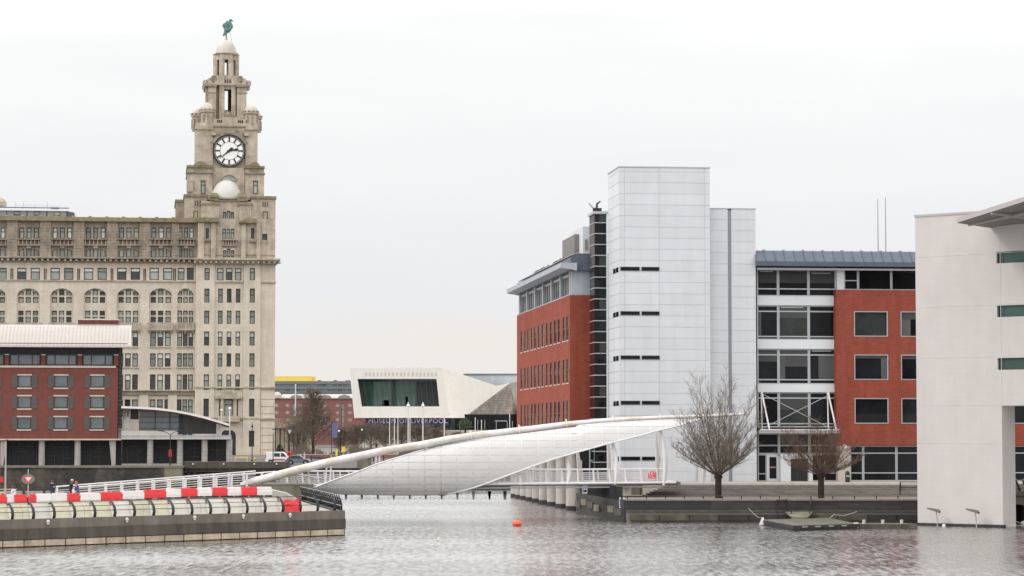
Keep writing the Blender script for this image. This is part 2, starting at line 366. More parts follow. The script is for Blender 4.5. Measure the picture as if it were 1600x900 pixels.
M['rope'] = mat('pale_rope', (0.5, 0.48, 0.42), 0.9)
M['gull_grey'] = mat('grey_feathers', (0.22, 0.21, 0.21), 0.9)
M['yellow_paint'] = mat('yellow_paint', (0.75, 0.55, 0.05), 0.6)

# ------------------------------------------------------------------ window maker (frame part with pane / blind sub-parts), meshes shared by size
WC = {}
def window(parent, x, y, z, w, h, bars=(), trans=(), fm='win_frame', pm='pane_grey', blind=0.0, bar=0.09, dep=0.12, sill=None, name='window', blindm='blind'):
    """x,z: centre; y: front of the frame; bars / trans: fractions of the width / height"""
    key = (round(w, 2), round(h, 2), tuple(bars), tuple(trans), fm, bar, dep)
    if key not in WC:
        b = MB(); W, H = w / 2, h / 2
        b.box(-W, -W + bar, 0, dep, -H, H); b.box(W - bar, W, 0, dep, -H, H)
        b.box(-W + bar, W - bar, 0, dep, -H, -H + bar); b.box(-W + bar, W - bar, 0, dep, H - bar, H)
        for f in bars: b.box(-W + f * w - bar / 2, -W + f * w + bar / 2, .004, dep, -H + bar, H - bar)
        for f in trans: b.box(-W + bar, W - bar, .008, dep, -H + f * h - bar / 2, -H + f * h + bar / 2)
        p = MB(); p.box(-W + bar * .5, W - bar * .5, dep * .55, dep * .55 + .03, -H + bar * .5, H - bar * .5)
        WC[key] = (b.mesh('window', M[fm]), p.mesh('pane', M[pm]))
    me, pe = WC[key]
    o = link(name, me, parent, (x, y, z)); p = link('pane', pe, o); setmat(p, M[pm])
    if blind > 0:
        kb = ('blind', round(w, 2), round(h, 2), round(blind, 2), bar, dep)
        if kb not in WC:
            q = MB(); q.box(-w / 2 + bar, w / 2 - bar, dep * .35, dep * .35 + .02, h / 2 - bar - blind * (h - 2 * bar), h / 2 - bar)
            WC[kb] = q.mesh('blind', M[blindm])
        q = link('blind', WC[kb], o); setmat(q, M[blindm])
    return o

# ================================================================== SETTING: water, ground
def water_mat():
    m = bpy.data.materials.new('dock_water'); m.use_nodes = True; nt = m.node_tree; N = nt.nodes; L = nt.links
    b = N['Principled BSDF']; b.inputs['Base Color'].default_value = (0.050, 0.046, 0.042, 1); b.inputs['Roughness'].default_value = 0.24
    b.inputs['IOR'].default_value = 1.33; b.inputs['Specular IOR Level'].default_value = 0.5
    geo = N.new('ShaderNodeNewGeometry')
    def noise(scale, sx, sy, detail=4, rough=.6, rot=0.0):
        mp_ = N.new('ShaderNodeMapping'); mp_.inputs['Scale'].default_value = (sx, sy, 1); mp_.inputs['Rotation'].default_value = (0, 0, rot)
        L.new(geo.outputs['Position'], mp_.inputs[0])
        n = N.new('ShaderNodeTexNoise'); n.inputs['Scale'].default_value = scale; n.inputs['Detail'].default_value = detail; n.inputs['Roughness'].default_value = rough
        L.new(mp_.outputs[0], n.inputs['Vector']); return n.outputs[0]
    fine = noise(1.0, 5.0, 3.5, 3, .6, 0.3)
    bp = N.new('ShaderNodeBump'); bp.inputs['Distance'].default_value = 0.06; bp.inputs['Strength'].default_value = 0.16
    grain = noise(1.0, 2.6, 0.42, 3, .6, 0.05); patch = noise(1.0, 0.03, 0.06, 3, .5)
    g1 = N.new('ShaderNodeMapRange'); g1.inputs[1].default_value = .36; g1.inputs[2].default_value = .64; g1.inputs[3].default_value = .15; g1.inputs[4].default_value = .31; L.new(grain, g1.inputs[0])
    g2 = N.new('ShaderNodeMapRange'); g2.inputs[1].default_value = .35; g2.inputs[2].default_value = .65; g2.inputs[3].default_value = -.04; g2.inputs[4].default_value = .06; L.new(patch, g2.inputs[0])
    g3 = N.new('ShaderNodeMath'); g3.operation = 'ADD'; L.new(g1.outputs[0], g3.inputs[0]); L.new(g2.outputs[0], g3.inputs[1]); L.new(g3.outputs[0], b.inputs['Roughness'])
    gl = N.new('ShaderNodeBsdfGlossy'); gl.inputs['Color'].default_value = (.92, .91, .90, 1); L.new(g3.outputs[0], gl.inputs['Roughness']); L.new(bp.outputs[0], gl.inputs['Normal'])
    mxs = N.new('ShaderNodeMixShader'); mxs.inputs[0].default_value = .36; L.new(b.outputs[0], mxs.inputs[1]); L.new(gl.outputs[0], mxs.inputs[2]); L.new(mxs.outputs[0], N['Material Output'].inputs['Surface'])
    L.new(fine, bp.inputs['Height']); L.new(bp.outputs[0], b.inputs['Normal'])
    return m
M['water'] = water_mat()
import numpy as np
def water_mesh():
    x0, x1, y0, y1, s = -46.0, 56.0, 118.0, 310.0, 0.26
    nx, ny = int((x1 - x0) / s) + 1, int((y1 - y0) / s) + 1
    gx, gy = np.meshgrid(np.linspace(x0, x1, nx), np.linspace(y0, y1, ny)); rs = np.random.RandomState(5)
    z = np.zeros_like(gx)
    for k in range(46):
        lam = 0.6 * (2.2 ** rs.rand()); th = radians(215) + rs.randn() * .8; kk = 2 * pi / lam
        z += WAVE * lam / (2 * pi) * np.sin(kk * (gx * cos(th) + gy * sin(th)) + rs.rand() * 6.28)
    pa = np.zeros_like(gx)
    for k in range(10):
        lx, ly = rs.uniform(20, 70), rs.uniform(12, 45); pa += np.sin(gx * 2 * pi / lx * rs.choice([-1, 1]) + gy * 2 * pi / ly + rs.rand() * 6.28)
    z *= np.clip(1 + .10 * pa, .6, 1.4)
    ed = np.minimum.reduce([gx - x0, x1 - gx, gy - y0, y1 - gy]); z *= np.clip(ed / 3, 0, 1)
    v = np.stack([gx, gy, z], -1).reshape(-1, 3)
    ii = (np.arange(ny - 1)[:, None] * nx + np.arange(nx - 1)[None]).reshape(-1)
    f = np.stack([ii, ii + 1, ii + nx + 1, ii + nx], -1)
    n = len(v); X0, X1, Y0 = -700.0, 700.0, -80.0
    ex = np.array([[X0, Y0, 0], [X1, Y0, 0], [X1, y0, 0], [x1, y0, 0], [x0, y0, 0], [X0, y0, 0], [X0, y1, 0], [x0, y1, 0], [x1, y1, 0], [X1, y1, 0], [X0, 346, 0], [X1, 346, 0]])
    faces = f.tolist() + [[n, n + 1, n + 2, n + 3, n + 4, n + 5], [n + 5, n + 4, n + 7, n + 6], [n + 3, n + 2, n + 9, n + 8], [n + 6, n + 7, n + 8, n + 9, n + 11, n + 10]]
    me = bpy.data.meshes.new('water'); me.from_pydata(np.concatenate([v, ex]).tolist(), [], faces); me.materials.append(M['water'])
    me.polygons.foreach_set('use_smooth', [True] * len(faces)); me.update(); return me
WAVE = 0.0060
struct(link('water', water_mesh()))

YQ = 344.0                                     # far quay line
ZG = 2.9
b = MB(); b.quad((-5000, YQ + 1.2, ZG), (5000, YQ + 1.2, ZG), (5000, 9000, ZG), (-5000, 9000, ZG)); struct(b.build('ground', M['ground']))

# ================================================================== OFFICE BUILDING (right)
B_O = P(968, 753, 240.0); ZP = B_O.z           # upper plaza level
off = thing('office_building', 'large office block of white panels, red brick and glass under a blue zinc roof', 'office building', B_O, radians(6.63))
B = Frame(B_O, radians(6.63), off)
def ztop(py): return B.z(py, 1040, 0)
x968, x1110 = B.x(968), B.x(1110.5)
TD = 6.9
# --- white tower: backing wall, panels as pieces
t = MB(); t.box(x968 + .06, x1110 - .06, .02, TD, -.3, ztop(260.6) - .1)
tower = t.build('tower_wall', M['joint'], off)
rows = [262.0, 268.3] + [268.3 + 17.33 * i for i in range(1, 28)] + [753]
cols = [x968, B.x(976.3), B.x(1030.6), B.x(1102.2), x1110]
strips = [420.4, 489.7, 558.7, 629.4, 716.5]
g = .016
def panel(me_key, x0, x1, z0, z1, parent, side=False, m='panel_white'):
    q = MB()
    if side: q.box(-.0, .05, -(x1 - x0) / 2 + g, (x1 - x0) / 2 - g, -(z1 - z0) / 2 + g, (z1 - z0) / 2 - g)
    else: q.box(-(x1 - x0) / 2 + g, (x1 - x0) / 2 - g, 0, .06, -(z1 - z0) / 2 + g, (z1 - z0) / 2 - g)
    return q.mesh('panel', M[m])
PC = {}
def put_panel(x0, x1, z0, z1, y, parent, m='panel_white'):
    k = (round(x1 - x0, 2), round(z1 - z0, 2), m)
    if k not in PC: PC[k] = panel(k, x0, x1, z0, z1, parent, False, m)
    return link('panel', PC[k], parent, ((x0 + x1) / 2, y, (z0 + z1) / 2))
def put_side(y0, y1, z0, z1, x, parent, m='panel_white'):
    k = ('s', round(y1 - y0, 2), round(z1 - z0, 2), m)
    if k not in PC: PC[k] = panel(k, y0, y1, z0, z1, parent, True, m)
    return link('panel', PC[k], parent, (x, (y0 + y1) / 2, (z0 + z1) / 2))
for r0, r1 in zip(rows, rows[1:]):
    za, zb = ztop(r1), ztop(r0)
    cut = [s for s in strips if r0 < s < r1]
    for ci, (xa, xb) in enumerate(zip(cols, cols[1:])):
        if cut and ci in (0, 1):
            zs0, zs1 = ztop(cut[0] + 2.9), ztop(cut[0] - 2.9)
            if zb - zs1 > .06: put_panel(xa, xb, zs1, zb, 0, tower)
            if zs0 - za > .06: put_panel(xa, xb, za, zs0, 0, tower)
        else: put_panel(xa, xb, za, zb, 0, tower)
    put_side(0.06, TD, za, zb, x968 + .01, tower)
for s in strips:
    z0 = ztop(s); h = ztop(s - 2.9) - ztop(s + 2.9)
    for pa, pb in ((971.6, 999.9), (1002.8, 1030.6)):
        xa, xb = (x968 + .12 if pa < 972 else B.x(pa)), B.x(pb); window(off, (xa + xb) / 2, -.055, z0, xb - xa, h, pm='glass', bar=.04)
    q = MB(); q.box(B.x(1000), B.x(1002.7), 0.0, .05, z0 - h / 2, z0 + h / 2); q.build('panel_strip', M['panel_white'], tower)
    for ya, yb in ((0.5, 1.9), (2.3, 3.6)):
        q = MB(); q.box(-.03, .04, ya, yb, z0 - h / 2 - .1, z0 + h / 2); q.build('side_slot', M['glass'], off, loc=(x968 - .0, 0, 0))
c_ = MB(); c_.box(x968 - .05, x1110 + .05, -.05, TD + .05, ztop(262), ztop(260.3)); c_.build('coping', M['alu'], off)
v = MB(); v.tube([(B.x(1051), 3, ztop(260)), (B.x(1051), 3, ztop(255))], .06, 6); v.build('vent_pipe', M['galv'], off)
# --- lower tower
xl0, xl1 = x1110, B.x(1182, .8)
lt = MB(); lt.box(xl0 + .01, xl1 - .05, .82, 13, -.3, B.z(326.5, 1150, .8) - .1); low = lt.build('low_tower_wall', M['joint'], off)
lrows = [326.3, 343.3] + [343.3 + 17.3 * i for i in range(1, 24)] + [753]
ps0, ps1 = B.x(1138.2, .8), B.x(1143.8, .8)
for r0, r1 in zip(lrows, lrows[1:]):
    za, zb = B.z(r1, 1150, .8), B.z(r0, 1150, .8)
    put_panel(xl0 + .02, ps0, za, zb, .8, low); put_panel(ps1, xl1, za, zb, .8, low)
q = MB(); q.box(ps0 + .03, ps1 - .03, .81, .95, -.2, B.z(328, 1140, .8)); q.build('vertical_channel', M['channel'], off)
q = MB(); q.box(xl0, xl1 + .05, .75, 13, B.z(326.5, 1150, .8), B.z(325.2, 1150, .8)); q.build('coping', M['alu'], off)
q = MB(); q.box(x968 + 2, xl1 - 1, TD + .1, 45, 0, B.z(404, 900, 10)); q.build('rear_block', M['zinc'], off)
# --- glass shaft
sx1, sx0 = B.x(949.6, TD), B.x(929.4, TD)
zs_t = B.z(331, 935, TD)
q = MB(); q.box(sx0 + .05, sx1 - .02, TD + .3, TD + 3.6, 0, zs_t - .2); shaft = q.build('stair_shaft', M['black'], off)
sp_px = [331 + 17.02 * i for i in range(25)]
for i, (r0, r1) in enumerate(zip(sp_px, sp_px[1:])):
    za, zb = B.z(r1, 935, TD), B.z(r0, 935, TD)
    if za < 0: break
    sm = sx0 + (sx1 - sx0) * .38
    gm = 'glass' if i not in (0,) else 'shutter'
    for xa, xb, mm in ((sx0 + .04, sm, 'glass'), (sm, sx1 - .06, gm if i % 4 else 'glass_grey')):
        q = MB(); q.box(xa, xb, TD + .08, TD + .12, za + .08, zb - .02); q.build('pane', M[mm], shaft)
    q = MB(); q.box(sx0 + .0, sx0 + .04, TD + .1, TD + 3.4, za + .08, zb - .02); q.build('pane', M['shutter' if i < 5 else 'glass'], shaft)
    q = MB(); q.box(sx0 - .04, sx1, TD, TD + .2, za - .03, za + .05); q.box(sx0 - .05, sx0 + .0, TD + .2, TD + 3.4, za - .03, za + .05); q.build('transom', M['alu'], shaft)
q = MB(); q.box(sx1 - .1, sx1 + .03, TD - .02, TD + .1, 0, zs_t); q.build('edge_mullion', M['spandrel'], shaft)
q = MB(); q.box(sx0 - .15, sx1 + .05, TD - .1, TD + 3.6, zs_t - .2, zs_t + .05); q.build('shaft_roof', M['alu'], shaft)
# --- brick wing
CW = 10.0
w890, w922 = B.x(890.5, CW), B.x(924, CW)
rr = (890.5 - 335.0) / (807.5 - 335.0)
dW = B_O.y + CW * cos(B.yaw)
CB = CW + dW * (rr - 1) / cos(B.yaw) * .995
zbt = B.z(461, 891, CW); zbb = B.z(700, 891, CW)
q = MB()
q.wall(w890, w922 + 3, zbb, zbt, CW, [], .3)
side_holes = []
nb = 13
def ysid(px): return CW + dW * ((890.5 - 335.0) / (px - 335.0) - 1) / cos(B.yaw) * .995
centers = [886.7, 881, 873.3, 867.3, 860.7, 854.7, 848, 842.2, 836, 831, 825.2, 820.5, 814.6]
zrows = [(B.z(493, 886.7, CW + 1), B.z(531, 886.7, CW + 1)), (B.z(560.5, 886.7, CW + 1), B.z(597, 886.7, CW + 1)), (B.z(625.5, 886.7, CW + 1), B.z(664, 886.7, CW + 1))]
ws_ = []
for px in centers:
    yc = ysid(px)
    for zt_, zb_ in zrows: side_holes.append((-yc - .85, -yc + .85, zb_, zt_)); ws_.append((yc, zb_, zt_))
s2 = MB(); s2.wall(-CB, -CW, zbb, zbt, 0, side_holes, .28)       # local: x -> -y
for v_ in s2.v: q.v.append((w890 + v_[1], -v_[0], v_[2]))
for f in s2.f: q.f.append(tuple(i + (len(q.v) - len(s2.v)) for i in f)); q.m.append(0)
q.quad((w890, CB, zbb), (w922 + 3, CB, zbb), (w922 + 3, CB, zbt), (w890, CB, zbt))
q.quad((w890, CW, zbb), (w922 + 3, CW, zbb), (w922 + 3, CB, zbb), (w890, CB, zbb))
wing = q.build('brick_wall', M['brick'], off)
fr = MB(); H_ = zrows[0][0] - zrows[0][1]
fr.box(0, .1, -.85, -.74, -H_ / 2, H_ / 2); fr.box(0, .1, .74, .85, -H_ / 2, H_ / 2); fr.box(0, .1, -.74, .74, -H_ / 2, -H_ / 2 + .08); fr.box(0, .1, -.74, .74, H_ / 2 - .08, H_ / 2)
fr.box(.001, .1, -.74, .74, -.05, .05)
fme = fr.mesh('window', M['win_frame']); pn = MB(); pn.box(.05, .08, -.76, .76, -H_ / 2 + .05, H_ / 2 - .05); pme = pn.mesh('pane', M['glass'])
sil = MB(); sil.box(-.06, .02, -.9, .9, -H_ / 2 - .12, -H_ / 2 - .02); sme = sil.mesh('sill', M['cream'])
for yc, zb_, zt_ in ws_:
    o = link('window', fme, off, (w890 + .012, yc, (zb_ + zt_) / 2)); link('pane', pme, o)
    link('sill', sme, o)
# loggia above
zl1 = B.z(424, 891, CW + .6)
q = MB(); q.box(w890 + .40, w922 + 3, CW + .5, CB - .5, zbt, zl1 + .8); q.build('loggia_wall', M['glass'], off)
q = MB(); q.box(w890 + .1, w922 + 3, CW + .1, CB - .1, zbt - .0, zbt + .15); q.build('loggia_sill', M['zinc_light'], off)
q = MB(); q.box(w890 + .15, w922 + 3, CW + .12, CW + .5, zbt + .15, zl1); q.build('zinc_gable_panel', M['zinc_light'], off)
for i in range(7):
    yy = CW + .9 + (CB - CW - 2.2) * i / 6
    q = MB(); q.box(w890 + .12, w890 + .42, yy - .18, yy + .6, zbt + .15, zl1 + .6); q.build('loggia_column', M['zinc_light'], off)
    if i < 6:
        for k in range(3):
            y2 = yy + .5 + (CB - CW - 2.2) / 6 * (k + .6) / 3.6
            q = MB(); q.box(w890 + .37, w890 + .41, y2 - .3, y2 + .3, zbt + .15, zl1 + .6); q.build('louvre', M['soffit'], off)
q = MB(); q.box(w890 + .35, w890 + .6, CW + .6, CB - .5, zl1 - .35, zl1 - .1); q.build('gutter_pipe', M['alu'], off)
# wing roof: flat eaves slab overhanging to the left, sloped zinc upstand behind
ze0, ze1 = B.z(423, 886, CW - .4), B.z(409.5, 886, CW - .4)
zr1 = B.z(396.5, 900, CW)
q = MB()
q.hexa([(w890 - 1.0, CW - .9, ze0 + .28), (w890 + .6, CW - .9, ze0), (w890 + .6, CB + 1.6, ze0), (w890 - 1.0, CB + 1.6, ze0 + .28),
        (w890 - 1.0, CW - .9, ze1 - .1), (w890 + .6, CW - .9, ze1 - .1), (w890 + .6, CB + 1.6, ze1 - .1), (w890 - 1.0, CB + 1.6, ze1 - .1)])
q.build('eaves', M['zinc_light'], off)
q = MB(); q.prism([(w890 - .05, ze0 + .02), (w922 + 3, ze0 + .02), (w922 + 3, zr1), (w890 + .9, zr1), (w890 + .05, zr1 - .35)], CW - .5, CB + .5); q.build('zinc_roof', M['zinc'], off)
for i in range(5):
    xx = w890 + 1.7 + i * .75
    q = MB(); q.box(xx - .03, xx + .03, CW - .55, CW - .5, ze0 + .05, zr1 - .03); q.build('roof_seam', M['zinc'], off)
for i in range(3):
    q = MB(); q.beam((w890 + .2 + i * .3, CW - .3, zr1 - .12 + i * .1), (w890 + .2 + i * .3, CB + .4, zr1 - .12 + i * .1), .14, .06); q.build('roof_rail', M['roof_edge'], off)
# rooftop boxes
q = MB(); q.box(B.x(898, 15), B.x(912, 15), 15, 24, zr1 - 1, B.z(366, 898, 15)); q.build('plant_room', M['soffit'], off)
q = MB(); q.box(B.x(911, 12.5), B.x(926, 12.5), 12.5, 20, zr1 - 1, B.z(354, 920, 12.5)); pr = q.build('lift_overrun', M['panel_white'], off)
q = MB(); q.box(B.x(914, 12.5), B.x(918.6, 12.5), 12.4, 12.5, B.z(390, 916, 12.5), B.z(374, 916, 12.5)); q.build('louvre_vent', M['beige_clad'], pr)
# undercroft: columns in the water, dark glazed entrance behind them
q = MB(); q.box(w890 + 2.5, w922 + 3, CW + 3, CB - 1, -.3, zbb); q.build('undercroft_wall', M['glass'], off)
col_n = 9
for i in range(col_n):
    px = 896 - [0, 16, 30, 43, 54, 64, 73, 81, 88][i]
    dd = 7.5 * FPX / (119 * (px - 379) / 517.0)
    lp = B.loc((XD(px, dd), dd, 0))
    q = MB(); q.lathe([(.78, -3 - ZP), (.78, zbb)], lp.x, lp.y, 20); q.build('column', M['column'], off, smooth=False)
    q = MB(); q.lathe([(.80, -1 - ZP), (.80, -ZP + .45)], lp.x, lp.y, 20); q.build('column_tide_band', M['wet_and_dark'], off)
# entrance between wing and tower
ex0, ex1 = B.x(905, 8.5), B.x(966, 8.5)
q = MB(); q.box(ex0, ex1, 8.9, 9.2, 0, B.z(700, 930, 8.5)); q.build('entrance_glass', M['glass'], off)
for px in (909, 922, 932, 941, 951):
    q = MB(); q.box(B.x(px, 8.5) - .06, B.x(px, 8.5) + .06, 8.8, 8.9, 0, B.z(719 if px != 922 and px != 951 else 690, 930, 8.5)); q.build('mullion', M['alu'], off)
q = MB(); q.box(ex0 + 1, ex1, 8.78, 8.88, B.z(720.5, 930, 8.5), B.z(718.5, 930, 8.5)); q.build('transom', M['alu'], off)

# --- glazed bay
CG = 2.0
gx = [B.x(1183.6, CG), B.x(1217, CG), B.x(1264.6, CG), B.x(1307.5, CG)]
def zg(py): return B.z(py, 1240, CG)
q = MB(); q.box(gx[0], B.x(1640, CG), CG + .3, CG + 12, 0, zg(419)); q.build('floor_core', M['black'], off)
levels = [(421, 463, [451.4], 0.0), (477, 531.2, [486.6, 525.8], 0), (545, 600.5, [554.4, 593.2], 0), (612.7, 667.8, [622, 662], 0), (677, 709.5, [696], 0)]
rl = random.Random(3)
for li, (t0, t1, tr, _) in enumerate(levels):
    zt_, zb_ = zg(t0), zg(t1); h = zt_ - zb_
    for xa, xb in zip(gx, gx[1:]):
        pm = 'glass' if rl.random() < .75 else 'glass_grey'
        window(off, (xa + xb) / 2, CG + .1, (zt_ + zb_) / 2, xb - xa - .01, h, (), tuple((zg(y) - zb_) / h for y in tr), fm='alu', pm=pm, bar=.12, blind=rl.choice((0, 0, .2, .35, .5)), blindm='blind_grey')
for t0, t1 in ((463, 477), (531.2, 545), (600.5, 612.7)):
    q = MB(); q.box(gx[0], gx[3], CG - .05, CG + .3, zg(t1), zg(t0)); q.build('spandrel_panel', M['spandrel'], off)
# ground floor of the bay: doors and portal
gz = [B.x(p, CG) for p in (1183.6, 1197.5, 1217, 1267, 1308)]
window(off, (gz[0] + gz[1]) / 2, CG + .1, zg(710) / 2, gz[1] - gz[0], zg(709.5), (), (.28,), fm='alu', pm='glass', bar=.1)
dr = window(off, (gz[1] + gz[2]) / 2, CG + .06, zg(710) / 2, gz[2] - gz[1], zg(709.5), (), (), fm='spandrel', pm='glass', bar=.26, name='door')
q = MB(); q.box(-.34, .34, .03, .06, -.06, .16); q.mi = 1; q.box(-.26, .26, .02, .03, .03, .07); q.build('notice', [M['red'], M['spandrel']], dr)
q = MB(); xa, xb = gz[2], gz[3]; pa, pb = B.x(1233, CG), B.x(1261, CG); pz = zg(717)
q.box(xa, pa, CG - .5, CG + .3, 0, zg(709.5)); q.box(pb, xb, CG - .5, CG + .3, 0, zg(709.5)); q.box(pa, pb, CG - .5, CG + .3, pz, zg(709.5)); q.build('entrance_portal', M['spandrel'], off)
window(off, (pa + pb) / 2, CG + .0, pz / 2, pb - pa, pz, (.42, .8), (), fm='win_frame', pm='glass_grey', bar=.08, name='revolving_door')
window(off, (gz[3] + gz[4]) / 2, CG + .1, zg(710) / 2, gz[4] - gz[3], zg(709.5), (.5,), (.3,), fm='alu', pm='glass', bar=.1)
# balcony and white truss
bz0, bz1 = B.z(677, 1240, .4), B.z(670.5, 1240, .4)
bx0, bx1 = B.x(1186, .4), B.x(1310, .4)
q = MB(); q.box(bx0, bx1, .2, CG, bz0, bz1 - .12); q.build('balcony_slab', M['roof_edge'], off)
q = MB(); q.box(bx0, bx1, .15, .25, bz1 - .12, bz1); q.build('balcony_edge', M['white_paint'], off)
ztr = B.z(613, 1240, 1.2)
for px in (1193, 1297):
    xx = B.x(px, .4)
    q = MB(); q.tube([(xx, 1.4, ztr), (xx + .05, 1.4, bz1 - .1)], .07, 8); q.build('truss_post', M['white_paint'], off)
    q = MB(); q.tube([(xx, 1.2, ztr), (xx + .5, .2, bz1)], .08, 8); q.build('truss_strut', M['white_paint'], off)
xa, xb = B.x(1193, 1.2), B.x(1297, 1.2)
for (p, r) in (((xa, ztr - .2), (xb, bz1 + .1)), ((xb, ztr - .2), (xa, bz1 + .1))):
    q = MB(); q.tube([(p[0], 1.3, p[1]), (r[0], 1.3, r[1])], .03, 6); q.build('truss_cable', M['alu'], off)
# --- top floor right of the bay + brick bay
CR = 1.0
rx0, rx1 = B.x(1307.5, CR), B.x(1640, CR)
def zr(py): return B.z(py, 1370, CR)
holes = []
cw = []
for k in range(4):
    xa, xb = B.x(1335 + 73 * k, CR), B.x(1388 + 73 * k, CR)
    for t0, t1 in ((486.4, 526), (554, 593.6), (622, 662)): holes.append((xa, xb, zr(t1), zr(t0))); cw.append((xa, xb, zr(t1), zr(t0)))
q = MB(); q.wall(rx0, rx1, zr(696), zr(453), CR, holes, .35)
q.quad((rx0, CR, zr(696)), (rx0, CR, zr(453)), (rx0, CG + 2, zr(453)), (rx0, CG + 2, zr(696)))
q.quad((rx0, CR, zr(453)), (rx1, CR, zr(453)), (rx1, CG + 2, zr(453)), (rx0, CG + 2, zr(453)))
q.quad((rx1, CR, zr(696)), (rx0, CR, zr(696)), (rx0, CG + 2, zr(696)), (rx1, CG + 2, zr(696)))
q.build('brick_bay_wall', M['brick'], off)
for i, (xa, xb, za, zb) in enumerate(cw):
    window(off, (xa + xb) / 2, CR - .03, (za + zb) / 2, xb - xa, zb - za, (), (), fm='galv', pm='glass_grey' if i in (0,) else 'glass', bar=.09, dep=.3, blind=(0, .12, 0, .3, .15, 0)[i % 6], blindm='blind_grey')
q = MB(); q.box(B.x(1309, CR + .6), B.x(1320, CR + .6), CR + .6, CR + 1.2, zr(453), zr(420)); q.build('white_pier', M['spandrel'], off)
tops = [1320, 1342, 1394, 1446, 1498, 1550, 1602, 1640]
for i, (p0, p1) in enumerate(zip(tops, tops[1:])):
    xa, xb = B.x(p0, CR + .8), B.x(p1, CR + .8)
    window(off, (xa + xb) / 2, CR + .8, (zr(452.5) + zr(420)) / 2, xb - xa - .02, zr(420) - zr(452.5), (), (.45,) if i == 0 else (), fm='alu', pm='glass', bar=.1)
q = MB(); q.box(B.x(1309.5, CR), B.x(1328, CR), CR + .1, CR + 1.5, 0, zr(696) - .02); q.build('white_column', M['cream'], off)
gnd = [1328.5, 1349, 1401, 1453, 1505, 1557, 1609, 1640]
for p0, p1 in zip(gnd, gnd[1:]):
    xa, xb = B.x(p0, CR), B.x(p1, CR)
    window(off, (xa + xb) / 2, CR + .3, zr(696.5) / 2, xb - xa - .02, zr(696.5), (), (.21 + .02, .79), fm='alu', pm='glass', bar=.1)
q = MB(); q.ball((B.x(1319, CR), CR + .0, zr(698)), .22, 10, 6); q.build('security_light', M['lamp_glass'], off)
for wi, f0, f1 in ((1, .80, .97), (3, .05, .3)):
    xa, xb, za, zb = cw[wi]; q = MB(); q.box(xa + (xb - xa) * f0, xa + (xb - xa) * f1, CR + .10, CR + .12, za + .12, zb - .12); q.build('pale_pane_strip', M['pale_pane_strip'], off)
for (xa, xb), (t0, t1), f0, f1 in (((gx[2], gx[3]), (554, 593), .35, .95), ((gx[1], gx[2]), (554, 593), .03, .22), ((gx[0], gx[1]), (487, 526), .1, .2)):
    q = MB(); q.box(xa + (xb - xa) * f0, xa + (xb - xa) * f1, CG + .13, CG + .15, zg(t1), zg(t0)); q.build('pale_pane_strip', M['pale_pane_strip'], off)
for (xa, xb), t0 in (((gx[1], gx[2]), 480), ((gx[2], gx[3]), 548), ((gx[0], gx[1]), 424), ((gx[2], gx[3]), 426)):
    q = MB(); q.box(xa + .3, xb - .5, CG + .13, CG + .15, zg(t0 + .8), zg(t0)); q.build('painted_ceiling_light', M['spandrel'], off)  # pale bars imitate lit ceiling lamps by colour; nothing glows
# --- zinc roof over both bays, laid in sheets
zf0, zf1, zf2 = B.z(416, 1300, .2), B.z(409, 1300, .2), B.z(392.3, 1300, 1.2)
fx0, fx1 = B.x(1183.3, .2), B.x(1640, .2)
q = MB(); q.box(fx0, fx1, .1, 3, zf0, zf1); q.build('gutter', M['zinc'], off)
q = MB(); q.box(fx0 + .2, fx1, .9, 1.3, zf0 - .32, zf0 - .14); q.build('eaves_light_strip', M['spandrel'], off)
q = MB(); q.box(fx0, fx1, 2.6, 13, zf0, zf2 - .05); q.build('roof_core', M['zinc'], off)
n = 30; wsh = (fx1 - fx0) / n
q = MB(); q.hexa([(.02, .25, zf1), (wsh - .02, .25, zf1), (wsh - .02, .5, zf1), (.02, .5, zf1), (.02, 1.3, zf2), (wsh - .02, 1.3, zf2), (wsh - .02, 2.8, zf2), (.02, 2.8, zf2)])
q.box(-.03, .04, .22, .6, zf1, zf1 + .08); q.beam((0.0, .22, zf1), (0.0, 1.27, zf2), .08, .1)
sh = q.mesh('zinc_sheet', M['zinc'])
for i in range(n): link('zinc_sheet', sh, off, (fx0 + i * wsh, 0, 0))
for i in range(15):
    q = MB(); q.box(-.14, .14, 0, .2, 0, .12); q.build('snow_guard', M['roof_edge'], off, loc=(fx0 + 1 + i * 1.9, 1.5, zf2))
# antennas stand on the roof
for px, ptop, lab in ((1372, 311, 'left one of two thin white antenna masts on the blue zinc roof'), (1384, 308, 'right one of two thin white antenna masts on the blue zinc roof')):
    p = P(px, 392, 252); o = thing('antenna_mast', lab, 'antenna', (p.x, p.y, p.z - .6), 0, 'antenna masts on the zinc roof')
    hh = P(px, ptop, 252).z - p.z + .6
    q = MB(); q.tube([(0, 0, 0), (0, 0, hh)], [.07, .045], 6); q.build('pole', M['galv'], o)
    q = MB(); q.box(-.1, .1, -.1, .1, 0, .3); q.build('base', M['galv'], o)
# roof cleaning cradle arm on the shaft
p = P(932, 331, 249); o = thing('cleaning_hoist', 'small dark hoist with two bent arms on top of the glass stair shaft', 'hoist', (p.x, p.y, p.z + .05), 0)
q = MB(); q.box(-.35, .5, -.3, .3, 0, .3); q.build('base', M['black'], o)
q = MB(); q.tube([(0, 0, .2), (-.35, 0, .35), (-.75, 0, .8)], [.12, .1, .06], 8); q.build('arm', M['galv'], o)
q = MB(); q.tube([(.0, 0, .2), (.06, 0, .75), (.4, 0, 1.0)], [.12, .1, .06], 8); q.build('arm', M['black'], o)
